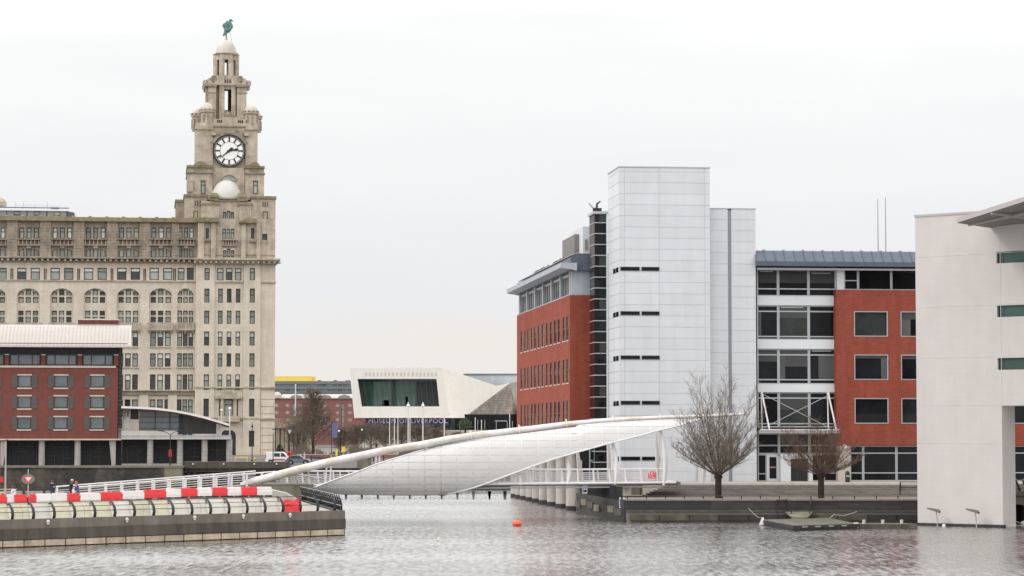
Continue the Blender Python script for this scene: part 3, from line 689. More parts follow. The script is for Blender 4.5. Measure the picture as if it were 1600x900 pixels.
# pigeons on the wing roof
for i, px in enumerate((834, 843, 862, 868)):
    f = (890.5 - 335.0) / (px - 335.0); d = dW * f
    lp = (w890 + .6, CW + (d - dW) / cos(B.yaw), zr1 - .2)
    wp = B.O + B.ux * lp[0] + B.n * lp[1] + Vector((0, 0, lp[2]))
    o = thing('pigeon', 'small dark bird perched on the edge of the brick wing roof', 'bird', wp, .3 * i, 'birds on the roof edge')
    q = MB(); q.ball((0, 0, .3), .2, 10, 6, 1.6, .8, .9); q.tube([(.2, 0, .35), (.32, 0, .55)], [.12, .07], 6); q.ball((.36, 0, .6), .09, 8, 6); q.tube([(-.25, 0, .27), (-.6, 0, .15)], [.12, .03], 6); q.build('body', M['soffit'], o)
    q = MB(); q.tube([(.05, .05, 0), (.05, .05, .2)], .02, 5); q.tube([(.05, -.05, 0), (.05, -.05, .2)], .02, 5); q.build('legs', M['black'], o)

# ================================================================== PLAZA, STEPS, LOWER QUAY
PX0 = XD(985, 228)
zq = 1.95                                     # lower promenade
def facade_y(x): return B_O.y + (x - B_O.x) * math.tan(B.yaw)
xe = 62.0
b = MB(); b.slab([(XD(905, 250), 246.5), (PX0 + 3.5, 236.0), (xe, 236.0), (xe, 300), (XD(905, 250) + 6, 300)], -2, ZP); struct(b.build('plaza_paving', M['paving']))
b = MB(); b.slab([(XD(1002, 236), 234.2), (xe, 234.2), (xe, 236.0), (XD(1002, 236), 236.0)], -1, ZP + .02); struct(b.build('plaza_edge_paving', M['cream']))
st = thing('terrace_steps', 'wide weathered timber steps rising from the quay to the office entrance', 'steps', (XD(1000, 234), 234.2, 0))
ns = 7
for i in range(ns):
    z1 = ZP - .02 - (ZP - zq) * (i + 1) / (ns + 1)
    y1 = -i * .85
    x0 = XD(1038 - 5.5 * i, 234.2 + y1) - st.location.x
    q = MB(); q.box(0, xe - st.location.x, -.82, .04, -.10, 0); q.build('step', M['step'], st, loc=(x0, y1, z1))
    q = MB(); q.box(.03, xe - st.location.x, -.76, -.72, -.20, -.10); q.build('riser', M['wet_and_dark'], st, loc=(x0, y1, z1))  # near-black face under each tread, for stronger step lines
    q = MB(); q.box(-.12, .0, -.84, .04, -.14, .03); q.build('nosing', M['column'], st, loc=(x0, y1, z1))
# concrete cheek walls under the bridge landing with stepped edge
ck = thing('stepped_concrete_wall', 'algae stained concrete wall with stepped edge under the right bridge landing', 'wall', (0, 0, 0))
q = MB(); q.box(XD(986, 234.6), XD(1046, 234.6), 234.3, 236.4, 0, ZP - .03); q.build('wall', M['concrete_green'], ck)
for x0 in (1000, 1022):
    q = MB(); q.box(XD(x0, 234) - .03, XD(x0, 234) + .03, 234.26, 234.3, zq, ZP - .1); q.build('joint', M['wet_and_dark'], ck)
QY = 218.0
b = MB(); b.slab([(XD(968, QY + 3) + .2, QY + 3.2), (XD(978, QY), QY), (xe, QY), (xe, 236.2), (XD(905, 246), 246.0)], -2, zq); struct(b.build('promenade', M['timber_deck']))
qw = thing('timber_quay_wall', 'dark timber boarded quay wall below the steps with a stained waterline beam', 'quay wall', (0, QY, 0))
qx0, qx1 = XD(978, QY), XD(1440, QY)
n = 14; wl = (qx1 - qx0) / n
zb0 = ZD(799.5, QY)
for i in range(n):
    for k in range(4):
        z0 = zb0 + (zq - .08 - zb0) * k / 4; z1 = zb0 + (zq - .08 - zb0) * (k + 1) / 4
        dark = i < 4
        q = MB(); q.box(.015, wl - .015, -.06 - .02 * (k % 2), 0, z0 + .012, z1 - .012); q.build('board', M['wet_and_dark' if dark else 'timber_dark'], qw, loc=(qx0 + i * wl, 0, 0))
q = MB(); q.box(qx0 - .1, qx1, -.14, .1, zq - .10, zq + .03); q.build('coping', M['timber_deck'], qw)
q = MB(); q.box(qx0 - .05, qx1, -.12, .02, zb0 - .02, zb0 + .16); q.build('lower_rail', M['concrete_dark'], qw)
zs1, zs0 = ZD(804, QY), ZD(813, QY)
for i in range(10):
    a = qx0 + .3 + (qx1 - qx0) * i / 10; e = a + (qx1 - qx0) / 10 - .06
    q = MB(); q.box(a, e, -.3 - .1 * (i % 2), .2, zs0, zs1); q.build('fender_beam', M['algae_dark' if i in (0, 1, 2, 6, 7) else 'wet_and_dark'], qw)
q = MB(); q.box(qx0, qx1, .15, .4, -1, zq - .1); q.build('backing', M['wet_and_dark'], qw)
# corner: slanted quay face going back to the columns
cr0, cr1 = Vector((XD(978, QY), QY, 0)), Vector((XD(904, 247), 247.0, 0))
cw_ = thing('side_quay_wall', 'blackened quay wall running back from the corner towards the round columns', 'quay wall', (0, 0, 0))
dv = (cr1 - cr0); ln = dv.length; dv.normalize(); nv = Vector((-dv.y, dv.x, 0))
q = MB()
q.beam(cr0 + Vector((0, 0, .2)) + nv * .1, cr1 + Vector((0, 0, .2)) + nv * .1, .3, 3.3); q.build('wall', M['wet_and_dark'], cw_)
for i in range(7):
    a = cr0 + dv * (ln * (i + .1) / 7); e = cr0 + dv * (ln * (i + .9) / 7)
    zc = .95 + .25 * ((i * 37) % 3 - 1) * .6
    q = MB(); q.beam(a + nv * .3 + Vector((0, 0, zc)), e + nv * .3 + Vector((0, 0, zc)), .3, .55); q.build('stone', M['concrete_green' if i % 2 else 'concrete_dark'], cw_)

def railing(name, label, pts, zb, h, sp, bars, mats='black', pw=.085, cat='railing'):
    o = thing(name, label, cat, (pts[0][0], pts[0][1], zb)); O = Vector((pts[0][0], pts[0][1], 0))
    prof = MB(); prof.box(-pw / 2, pw / 2, -pw / 2, pw / 2, 0, h); pme = prof.mesh('post', M[mats])
    for a, e in zip(pts, pts[1:]):
        a = Vector((*a[:2], 0)) - O; e = Vector((*e[:2], 0)) - O; k = max(1, round((e - a).length / sp))
        for i in range(k + 1):
            p = a + (e - a) * i / k; link('post', pme, o, (p.x, p.y, 0))
        for fz, r in bars:
            q = MB(); q.tube([a + Vector((0, 0, h * fz)), e + Vector((0, 0, h * fz))], r, 6); q.build('rail', M[mats], o)
    return o
railing('quay_railing', 'long black railing along the timber quay edge below the steps', [(qx0 + .1, QY + .25), (XD(1217, QY), QY + .25)], zb0 + .05, ZD(778, QY) - zb0 + .1, 1.55, ((1.0, .035), (.5, .012), (.08, .02)))
railing('quay_railing', 'black railing of the quay to the right of the pontoon gangway', [(XD(1266, QY), QY + .25), (XD(1436, QY), QY + .25)], zb0 + .05, ZD(778, QY) - zb0 + .1, 1.75, ((1.0, .035), (.5, .012), (.08, .02)))
railing('gangway_gate', 'low dark rail pieces beside the gangway opening in the quay', [(XD(1212, QY), QY - .3), (XD(1228, QY), QY - .3)], zb0 - .2, 1.2, .6, ((1.0, .035), (.5, .02)))
railing('corner_railing', 'dense black bar railing on the quay corner under the bridge', [(cr0.x - .3, cr0.y + 1), (XD(962, 222), 222.5), (XD(907, 245), 245)], zq - .1, 1.15, .42, ((1.0, .03), (.1, .02)))
railing('step_handrail', 'short dark handrail on the steps beside the white building', [(XD(1402, 230), 229), (XD(1412, 230), 232.5), (XD(1440, 230), 232.5)], zq + .1, 1.1, 1.5, ((1.0, .035), (.55, .03)))

# bin
p = PZ(1317, 752.5, ZP); o = thing('litter_bin', 'slim black litter bin standing by the white column of the entrance', 'bin', (p.x, 238.2, ZP))
q = MB(); q.lathe([(.2, 0), (.22, .1), (.22, .85), (.16, .95), (.16, 1.0), (.05, 1.05)], 0, 0, 14); q.build('body', M['black'], o)
q = MB(); q.box(-.14, .14, -.225, -.2, .5, .66); q.build('label_plate', M['alu'], o)

# ================================================================== WHITE BUILDING (right edge)
wO = PZ(1434, 821, 0.0); R = Frame(wO, radians(-40), None)
wb = thing('white_building', 'pale blockwork building rising from the water with thin windows and overhanging roof', 'building', wO, radians(-40)); R.root = wb
rx = R.x(1566, 0, 700); rX = rx + 14
zt_l = R.z(339.5, 1428)
z634 = R.z(634, 1564)
wins = [(393.5, 411.5), (477.5, 495.5), (559.5, 578)]
xw0 = R.x(1557, 0, 402)
hl = [(xw0, rX - 1.2, R.z(b_, 1560), R.z(a_, 1560)) for a_, b_ in wins] + [(rx, rX + .01, -.2, z634)]
DEPW = 11.0
q = MB(); q.wall(0, rX, .22, zt_l, 0, hl[:3] + [(rx, rX, .0, z634)], .45)
q.quad((0, 0, -1), (0, 0, zt_l), (0, DEPW, zt_l), (0, DEPW, -1))
q.quad((rX, 0, z634), (rX, 0, zt_l), (rX, DEPW, zt_l), (rX, DEPW, z634))
q.quad((0, 0, zt_l), (rX, 0, zt_l), (rX, DEPW, zt_l), (0, DEPW, zt_l))
q.quad((rx, .45, z634), (rX, .45, z634), (rX, DEPW, z634), (rx, DEPW, z634))
q.quad((rx, .45, -1), (rx, .45, z634), (rx, 2.1, z634), (rx, 2.1, -1))
q.build('wall', M['white_block'], wb)
for px_, n_ in (((1430, 402), 0), ((1430, 480.5), 0), ((1430, 560), 0), ((1430, 634), 0), ((1432, 692.5), 0)):
    zj = R.z(px_[1], px_[0]); q = MB(); q.box(-.012, rx if zj < z634 else rX, -.012, .0, zj - .022, zj + .022); q.build('joint', M['joint'], wb)
q = MB(); q.box(rx - .02, rx + .02, -.012, 0, z634, zt_l); q.build('joint', M['joint'], wb)
q = MB(); q.box(-.06, rX, -.06, .3, zt_l, zt_l + .18); q.build('coping', M['roof_edge'], wb)
q = MB(); q.box(-.03, rx + .03, -.08, .3, -1, .22); q.build('plinth', M['wet_and_dark'], wb)
for i, (a, e, za, zb) in enumerate(hl[:3]):
    window(wb, (a + e) / 2, .2, (za + zb) / 2, e - a, zb - za, (.2, .4, .6, .8), (), fm='win_frame', pm='glass_green', bar=.07)
# roof canopy: a thin tapering slab flying out over the wall
tip = R.loc(P(1496, 347, 200.5)); far = R.loc(P(1680, 291, 190))
bk0 = Vector((R.x(1553, 0.6, 357), .6, R.z(357, 1555, .6))); bk1 = Vector((rX + 4, 3.0, R.z(350, 1600, .6) + .6))
th = Vector((0, 0, .5))
def lift(v, d): return v + Vector((0, 0, d))
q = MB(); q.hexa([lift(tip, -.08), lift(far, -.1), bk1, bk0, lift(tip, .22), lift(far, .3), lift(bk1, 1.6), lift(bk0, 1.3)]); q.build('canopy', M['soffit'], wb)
q = MB(); q.beam(lift(tip, .12) + Vector((0, -.05, 0)), lift(far, .22) + Vector((0, -.05, 0)), .12, .36); q.build('canopy_fascia', M['roof_edge'], wb)
for f in (.3, .62):
    a = tip.lerp(far, f); e = bk0.lerp(bk1, f); q = MB(); q.beam(lift(a, -.12), lift(e, -.06), .14, .16); q.build('canopy_rib', M['roof_edge'], wb)
q = MB(); q.beam(lift(tip.lerp(bk0, .3), -.1), lift(far.lerp(bk1, .3), -.1), .2, .16); q.build('canopy_rib', M['roof_edge'], wb)

# floodlights on bent poles in front of the wall
for px, lab in ((1465, 'left one of two floodlights on thin poles in front of the white wall'), (1526, 'right one of two floodlights on thin poles in front of the white wall')):
    lx, _ = R.at(px, 822, -1.0); p = R.O + R.ux * lx + R.n * -1.0
    o = thing('floodlight', lab, 'floodlight', (p.x, p.y, -.5), 0, 'floodlights at the white wall')
    s_ = p.y / FPX
    q = MB(); q.tube([(0, 0, 0), (-.02, 0, 1.0), (-.12, -.05, 1.75)], [.05, .045, .04], 8); q.build('pole', M['galv'], o)
    q = MB()
    q.hexa([(-.85, -.3, 1.92), (.08, -.3, 1.62), (.08, .25, 1.62), (-.85, .25, 1.92), (-.82, -.3, 2.04), (.12, -.3, 1.90), (.12, .25, 1.90), (-.82, .25, 2.04)])
    q.build('lamp_head', M['soffit'], o)
    q = MB(); q.hexa([(-.78, -.22, 2.045), (.06, -.22, 1.925), (.06, .18, 1.925), (-.78, .18, 2.045), (-.78, -.22, 2.06), (.06, -.22, 1.94), (.06, .18, 1.94), (-.78, .18, 2.06)]); q.build('lens', M['lamp_glass'], o)
    q = MB(); q.box(.06, .22, -.18, .15, 1.6, 1.78); q.build('driver_box', M['black'], o)

# stone pier with arch at the right edge
aO = PZ(1574, 822, 0.0); aO.y += 4
ap = thing('stone_landing', 'dark stone landing with an arch opening at the right edge beside the white building', 'landing', (aO.x, aO.y, 0))
def ax(px): return XD(px, aO.y) - aO.x
def az(py): return ZD(py, aO.y)
q = MB(); q.wall(ax(1572), ax(1690), -1, az(768), 0, [(ax(1581), ax(1598), -1, az(788))], 2.5); q.quad((ax(1572), 0, az(768)), (ax(1690), 0, az(768)), (ax(1690), 12, az(768)), (ax(1572), 12, az(768)))
q.arch(ax(1581), ax(1598), az(788), .25, 0, 2.5); q.build('wall', M['concrete'], ap)
q = MB(); q.box(ax(1572), ax(1690), -.12, .1, az(777), az(774.5)); q.build('ledge', M['concrete_dark'], ap)
q = MB(); q.box(ax(1580), ax(1600), 2.4, 2.5, -1, az(787)); q.build('dark_opening', M['wet_and_dark'], ap)
for px in (1581, 1591, 1602, 1613):
    q = MB(); q.tube([(ax(px + 2), .3, az(769)), (ax(px + .5), .35, az(762)), (ax(px - 2), .9, az(752)), (ax(px - 1), 1.3, az(749))], [.11, .11, .1, .06], 8); q.build('rail_post', M['black'], ap)
for py in (750.5, 757, 763):
    q = MB(); q.tube([(ax(1574), .9, az(py)), (ax(1690), .9, az(py))], .035, 6); q.build('rail', M['galv'], ap)
q = MB(); q.box(ax(1576), ax(1690), 1.2, 1.3, az(767), az(758)); q.build('board', M['board'], ap)
o = thing('white_mooring_rope', 'pale mooring rope trailing over the water by the stone landing', 'rope', (aO.x, aO.y - 1, 0))
q = MB(); q.tube([(ax(1574), .9, .9), (ax(1582), .4, .25), (ax(1590), 0, .1), (ax(1604), -.4, .02), (ax(1625), -.8, .02)], .05, 6); q.build('rope', M['rope'], o)
q = MB(); q.ball((ax(1594), -.1, .12), .22, 10, 7, 1.6); q.build('float', M['white_plastic'], o)

# ================================================================== FOOTBRIDGE
YB = 228.0
def interp(tab, x):
    if x <= tab[0][0]: return tab[0][1]
    for (a, b), (c, d) in zip(tab, tab[1:]):
        if x <= c: return b + (d - b) * (x - a) / (c - a)
    return tab[-1][1]
def smooth_interp(tab, x, w=14):
    return sum(interp(tab, x + w * k / 3) for k in range(-3, 4)) / 7
T_UP = [(490, 763), (521, 751), (565, 735.5), (592, 724.5), (640, 710), (666, 701), (712, 691), (740, 686), (780, 679), (810, 674.5), (850, 670), (880, 667), (920, 663), (955, 660), (1040, 655), (1104, 652)]
T_LO = [(490, 769), (540, 772), (600, 773.5), (690, 773), (712, 769), (744, 761), (764, 753.5), (790, 744), (816, 734.5), (840, 725.5), (870, 715.5), (900, 707), (920, 701.5), (954, 692), (993, 682.5), (1032, 672), (1060, 666), (1104, 653)]
T_TUBE = [(376, 757.5), (420, 746.5), (470, 733), (520, 721), (560, 713), (600, 704.5), (660, 695), (700, 686.5), (740, 680.5), (780, 676), (820, 671.5), (885, 663), (955, 657), (1030, 653), (1100, 651), (1172, 646.5)]
br = thing('footbridge', 'white footbridge with long curved tube and leaf shaped panel shell spanning the dock passage', 'footbridge', (0, YB, 0))
def bx(px): return XD(px, 226.5)
def bzz(py, d=226.5): return ZD(py, d)
def deck_z(px): return bzz(interp([(300, 757), (430, 757), (600, 757), (760, 755), (1040, 753)], px), 226.2)
HY = 2.75
def sect(px):
    zb = bzz(interp([(480, 769.5), (540, 773), (620, 774.5), (690, 774.2), (800, 776), (1110, 770)], px), 227.6)
    zt = bzz(smooth_interp(T_TUBE, px) + (6 if px < 900 else 3), 227.6)
    zt = max(zt, zb + 1.2)
    return zb, zt
def S(px, t, grow=0.0):
    zb, zt = sect(px); zc = (zb + zt) / 2; hz = (zt - zb) / 2 + grow
    return Vector((bx(px), -(HY + grow) * math.copysign(abs(sin(t)) ** .55, sin(t)), zc - hz * cos(t)))
def t_of(px, py):
    zb, zt = sect(px); t = pi / 2
    for _ in range(12):
        d = YB - HY * abs(sin(t)) ** .55; z = ZD(py, d); zc = (zb + zt) / 2; hz = (zt - zb) / 2
        c = max(-1, min(1, (zc - z) / hz)); t = acos(c)
    return t
pxs = [490 + 25.0 * i for i in range(25)]; pxs[-1] = 1103
def tlim(px):
    up = smooth_interp(T_UP, px, 10); lo = smooth_interp(T_LO, px, 10)
    tu = min(t_of(px, up), pi * .93); tl = t_of(px, lo)
    if px < 700: tl = -0.75 * min(1, (700 - px) / 40 + .0) + max(0, tl) * max(0, 1 - (700 - px) / 25)
    return tl, max(tu, tl + .01)
# backing shell
sub = []
for i in range(24 * 4 + 1):
    px = 490 + (1103 - 490) * i / 96.0; tl, tu = tlim(px); sub.append((px, tl, tu))
q = MB()
for (p0, a0, b0), (p1, a1, b1) in zip(sub, sub[1:]):
    K = 10
    for k in range(K):
        u0, u1 = k / K, (k + 1) / K
        q.quad(S(p0, a0 + (b0 - a0) * u0, -.006), S(p1, a1 + (b1 - a1) * u0, -.006), S(p1, a1 + (b1 - a1) * u1, -.006), S(p0, a0 + (b0 - a0) * u1, -.006))
shell = q.build('shell', M['mesh_back'], br, smooth=True)
ZK = [bzz(767.5 - 11.2 * k, 226) for k in range(13)]
def tk(px, k):
    if k == 0: return -0.75
    zb, zt = sect(px); zc = (zb + zt) / 2; hz = (zt - zb) / 2; cc = (zc - ZK[k - 1]) / hz
    return 0.02 if cc >= 1 else (pi * .97 if cc <= -1 else acos(cc))
for p0, p1 in zip(pxs, pxs[1:]):
    l0, u0 = tlim(p0 + .6); l1, u1 = tlim(p1 - .6)
    for k in range(len(ZK)):
        g_ = .011
        a0, b0 = max(tk(p0 + .6, k) + g_, l0), min(tk(p0 + .6, k + 1) - g_, u0); a1, b1 = max(tk(p1 - .6, k) + g_, l1), min(tk(p1 - .6, k + 1) - g_, u1)
        if b0 - a0 < .015 and b1 - a1 < .015: continue
        if b0 < a0: m_ = min(max((a0 + b0) / 2, l0), u0); a0 = b0 = m_
        if b1 < a1: m_ = min(max((a1 + b1) / 2, l1), u1); a1 = b1 = m_
        q = MB(); NS = 3
        for s_ in range(2):
            f0, f1 = s_ / 2, (s_ + 1) / 2
            A, Bq = p0 + .75, p1 - .75
            pts = []
            for (f, pxx) in ((f0, None), (f1, None)): pass
            c00, c01 = a0 + (b0 - a0) * f0, a0 + (b0 - a0) * f1
            c10, c11 = a1 + (b1 - a1) * f0, a1 + (b1 - a1) * f1
            q.quad(S(A, c00, .02), S(Bq, c10, .02), S(Bq, c11, .02), S(A, c01, .02))
        q.quad(S(A, a0, .02), S(A, a0, -.02), S(Bq, a1, -.02), S(Bq, a1, .02))
        q.quad(S(A, b0, -.02), S(A, b0, .02), S(Bq, b1, .02), S(Bq, b1, -.02))
        q.build('panel', M['mesh_panel'], shell)
# rims
q = MB(); q.tube([S(p, a, .03) for p, a, b_ in sub], .07, 6); q.build('shell_rim', M['white_paint'], br)
q = MB(); q.tube([S(p, b_, .03) for p, a, b_ in sub], .07, 6); q.build('shell_rim', M['white_paint'], br)
# tube
tp, tr_ = [], []
for i in range(61):
    px = 376 + (1172 - 376) * i / 60.0; py = smooth_interp(T_TUBE, px, 12) if 390 < px < 1160 else interp(T_TUBE, px)
    d = interp([(376, 225.0), (520, 225.6), (800, 227.2), (1172, 228.0)], px)
    p = P(px, py, d); tp.append((p.x, p.y - YB, p.z))
    tr_.append(interp([(376, .16), (392, .34), (430, .37), (560, .35), (800, .285), (1000, .22), (1120, .17), (1150, .12), (1172, .05)], px))
q = MB(); q.tube(tp, tr_, 16); q.build('tube_spine', M['tube_paint'], br, smooth=True)
def tube_at(px):
    py = smooth_interp(T_TUBE, px, 12); d = interp([(376, 225.0), (520, 225.6), (800, 227.2), (1172, 228.0)], px); p = P(px, py, d); return Vector((p.x, p.y - YB, p.z))
for px in (735, 810.5, 884.5, 957, 1030):
    c = tube_at(px); e = tube_at(px + 1.5); r = interp([(376, .37), (800, .285), (1172, .16)], px) + .07
    q = MB(); q.tube([c, e], r, 16); q.box(c.x - .05, c.x + .08, c.y - .1, c.y + .1, c.z + r - .05, c.z + r + .16); q.build('collar', M['white_paint'], br)
# hangers between tube and deck on the left
for px, pb in ((510.5, 757), (517.5, 757), (588, 730), (593.5, 730), (666, 702)):
    c = tube_at(px); q = MB(); q.tube([c, (bx(px), c.y, bzz(pb))], .075, 8); q.build('hanger', M['white_paint'], br)
for (p0, p1) in ((454, 463.5), (460, 469.5)):
    c = tube_at(p0); q = MB(); q.tube([c, (bx(p1), -2.0, bzz(756))], .1, 8); q.build('strut', M['white_paint'], br)
q = MB(); q.tube([tube_at(462) + Vector((0, .2, -.35)), (bx(512), -2.0, bzz(748))], .05, 6); q.build('strut', M['white_paint'], br)
# deck
q = MB(); n = 30
dk = [(-2.1, -.28), (2.1, -.28), (2.1, 0), (-2.1, 0)]
for i in range(n):
    p0, p1 = 430 + (1062 - 430) * i / n, 430 + (1062 - 430) * (i + 1) / n
    A = [(bx(p0), y, deck_z(p0) + z) for y, z in dk]; Bq = [(bx(p1), y, deck_z(p1) + z) for y, z in dk]
    q.hexa([A[0], Bq[0], Bq[1], A[1], A[3], Bq[3], Bq[2], A[2]])
q.build('deck', M['timber_deck'], br)
for y in (-2.2, 2.2):
    q = MB(); q.tube([(bx(p), y, deck_z(p) - .05) for p in range(430, 1056, 25)], .11, 8); q.build('edge_beam', M['white_paint'], br)
q = MB(); q.tube([(bx(p), -2.0, deck_z(p) - .42) for p in range(690, 1056, 25)], .07, 8); q.build('service_pipe', M['galv'], br)
# rib toes hanging below the deck, one under each panel joint
for px in pxs[:-10] + [765, 788]:
    if px > 800: continue
    q = MB(); zz = bzz(772.5, 227); q.prism([(-.17, .3), (-.05, -.46), (.05, -.46), (.17, .3)], -.1, .1); q.build('rib_toe', M['soffit'], br, loc=(bx(px), -.3 if px < 700 else -1.6, zz))
# curved ribs carrying the shell on the right
ribs = [(1037, 758, 1032, 673, 5, -2.2), (1026, 757, 1024, 676, 2, 2.2), (961, 757, 957, 692, 4, -2.2), (951, 752, 950, 694, 1, 2.2), (906, 757, 902, 706, 1, 2.2), (887, 757, 885, 712, 3, -2.2), (814, 758, 809, 735, 1, -2.2), (1098, 754, 1094, 664, 4, -1.0), (1088, 752, 1084, 668, 2, 2.0)]
for b0, y0, b1, y1, bow, yy in ribs:
    d = YB + yy; pts = []
    for i in range(9):
        f = i / 8; px = b0 + (b1 - b0) * f + bow * sin(pi * f); py = y0 + (y1 - y0) * f; p = P(px, py, d); pts.append((p.x, yy * (1 - .15 * f), p.z))
    q = MB(); q.tube(pts, [.13 + .07 * sin(pi * i / 8) for i in range(9)], 10); q.build('rib', M['white_paint'], br)
# railings: leaning flat posts, tube handrail and five wires
def bridge_rail(pa, pb, y, ph):
    k = int((pb - pa) / 24.6)
    q = MB(); q.tube([(bx(pa + (pb - pa) * i / 12), y, deck_z(pa + (pb - pa) * i / 12) + 1.13) for i in range(13)], .055, 8); q.build('handrail', M['white_paint'], br)
    for j in range(5):
        q = MB(); q.tube([(bx(pa + (pb - pa) * i / 6), y + .05, deck_z(pa + (pb - pa) * i / 6) + .15 + .17 * j) for i in range(7)], .028, 6); q.build('rail', M['white_paint'], br)
    for i in range(k + 1):
        px = pa + 4 + 24.6 * i + ph
        if px > pb: break
        z = deck_z(px); q = MB(); q.hexa([(-.09, -.05, -.15), (.09, -.05, -.15), (.09, .05, -.15), (-.09, .05, -.15), (-.17, -.04, 1.1), (-.04, -.04, 1.1), (-.04, .04, 1.1), (-.17, .04, 1.1)])
        q.build('rail_post', M['white_paint'], br, loc=(bx(px), y - .02, z))
bridge_rail(432, 1040, -2.0, 0); bridge_rail(432, 1036, 2.0, 9)
# notice board with a red square hung on the rail
ns_ = thing('red_notice', 'square red notice with white marks hung on the right end of the bridge railing', 'notice', (bx(1018), YB - 2.2, bzz(742)))
q = MB(); q.box(-.36, .30, 0, .04, -.32, .30); q.build('board', M['red_plastic'], ns_)
q = MB()
for a in ((-.36, -.28, .2, .3), (-.27, -.2, .05, .3), (-.12, -.04, .0, .22), (-.04, .06, .16, .22), (.04, .08, .0, .22), (.16, .24, .05, .1), (.16, .24, .18, .24), (-.28, -.1, -.1, -.05), (-.28, -.22, -.28, -.2), (.0, .06, -.25, -.05), (.06, .2, -.25, -.19), (-.14, -.08, -.2, -.12)):
    q.box(a[0], a[1], -.012, 0, a[2], a[3])
q.build('marks', M['white_paint'], ns_)
# two bathing-warning boards on the black rails
for px, py, d, lab in ((913, 763.5, 240, 'small white and blue warning board on the dark railing below the bridge deck'), (971.5, 785, 219.5, 'white and blue warning board on the black corner railing of the quay')):
    p = P(px, py, d); o = thing('warning_board', lab, 'sign', p, -.25, 'warning boards on the quay rails')
    q = MB(); q.box(-.22, .28, 0, .03, -.45, .4); q.build('board', M['car_white'], o)
    q = MB(); q.box(-.18, -.05, -.012, 0, -.38, .3); q.box(.02, .22, -.012, 0, -.05, .25); q.build('blue_print', M['blue_banner'], o)
    q = MB(); q.box(-.03, .24, -.013, 0, -.35, -.1); q.build('dark_print', M['black'], o)

# ================================================================== PIER (left)
ZC = 1.85
A0 = PZ(0, 812.5, ZC); A1 = PZ(538, 797.5, ZC)
dirp = (A1 - A0); dirp.z = 0; LP = dirp.length; dirp.normalize(); yawp = atan2(dirp.y, dirp.x)
nin = Vector((-dirp.y, dirp.x, 0))
EXT = 14.0
pier = thing('pier', 'grey concrete pier with pale waterline blocks in the left foreground', 'pier', (A1.x, A1.y, 0), yawp)     # local x runs along the edge (negative = left), y inwards
LT = LP + EXT
corner_back = Vector((-19.8, 232.0, 0))
def PL(v): w = Vector(v) - Vector((A1.x, A1.y, 0)); return Vector((w.dot(dirp), w.dot(nin), w.z))
cb = PL(corner_back); fb = PL(Vector((-70, 229, 0)))
q = MB(); q.slab([(-LT, .55), (-.55, .55), (cb.x - .6, cb.y), (fb.x, fb.y)], -2, ZC - .06); q.build('deck', M['paving'], pier)
q = MB(); q.box(-LT, 0, 0, .7, 1.22, ZC); q.build('coping', M['concrete'], pier)
q = MB(); q.box(-LT, .06, -.10, .7, .52, 1.215); q.build('wall_band', M['concrete_dark'], pier)
q = MB(); q.box(-LT, -.05, .12, .7, -2, .52); q.build('tide_wall', M['wet_and_dark'], pier)
# end face
q = MB(); e = Vector((cb.x, cb.y, 0)); q.beam(Vector((0, .3, .9)), Vector((cb.x, cb.y, .9)), .5, 1.85); q.build('end_wall', M['concrete_dark'], pier)
bl = 1.655
nbk = int(LT / bl)
q = MB(); q.box(.05, bl - .05, -.06, .3, .07, .47); fm_ = q.mesh('fender_block', M['fender'])
for i in range(nbk): link('fender_block', fm_, pier, (-(i + 1) * bl, 0, 0))
q = MB(); q.ball((0, 0, 0), .13, 14, 8); q.lathe([(.09, -.2), (.09, -.1)], 0, 0, 8); lm = q.mesh('edge_lamp', M['globe'], True)
for px in (40, 173, 288, 371, 451): 
    p = PZ(px, 811.5 - px * .0235 + 5, ZC - .28); l = PL(p); link('edge_lamp', lm, pier, (l.x, -.07, ZC - .2))
# fence
fe = thing('pier_fence', 'curved black post fence with cream boards along the pier edge', 'fence', (A1.x, A1.y, ZC), yawp)
q = MB(); q.tube([(0, .25, 0), (.0, .17, .3), (.0, .24, .62), (0, .5, .95), (0, .75, 1.1)], [.10, .10, .09, .065, .04], 8)
fpm = q.mesh('post', M['black'], True)
posts = [-(.75 + bl * i) for i in range(0, nbk)]
for x in posts: link('post', fpm, fe, (x, 0, 0))
for z, y in ((1.08, .72), (.78, .38), (.46, .22)):
    q = MB(); q.tube([(-LT, y, z), (-.75, y, z)], .026, 6); q.build('rail', M['black'], fe)
def board_mesh(m):
    q = MB(); w = bl - .20
    prof = [(.38, .04), (.50, .36), (.64, .70), (.80, 1.05)]
    for (y0, z0), (y1, z1) in zip(prof, prof[1:]):
        q.hexa([(-w / 2, y0, z0), (w / 2, y0, z0), (w / 2, y0 + .03, z0), (-w / 2, y0 + .03, z0), (-w / 2, y1, z1), (w / 2, y1, z1), (w / 2, y1 + .03, z1), (-w / 2, y1 + .03, z1)])
    return q.mesh('board', m)
bmc, bmw = board_mesh(M['board']), board_mesh(M['board_white'])
for i, (x0, x1) in enumerate(zip(posts, posts[1:])):
    if i < 3: continue
    link('board', bmw if (i < 9 or i in (11, 15)) else bmc, fe, ((x0 + x1) / 2, 0, 0))
    if i % 3 == 1:
        q = MB(); q.tube([(0, .3, .05), (.02, .3, .55), (0, .66, 1.05)], .018, 5); q.build('upright_wire', M['galv'], fe, loc=((x0 + x1) / 2, -.04, 0))
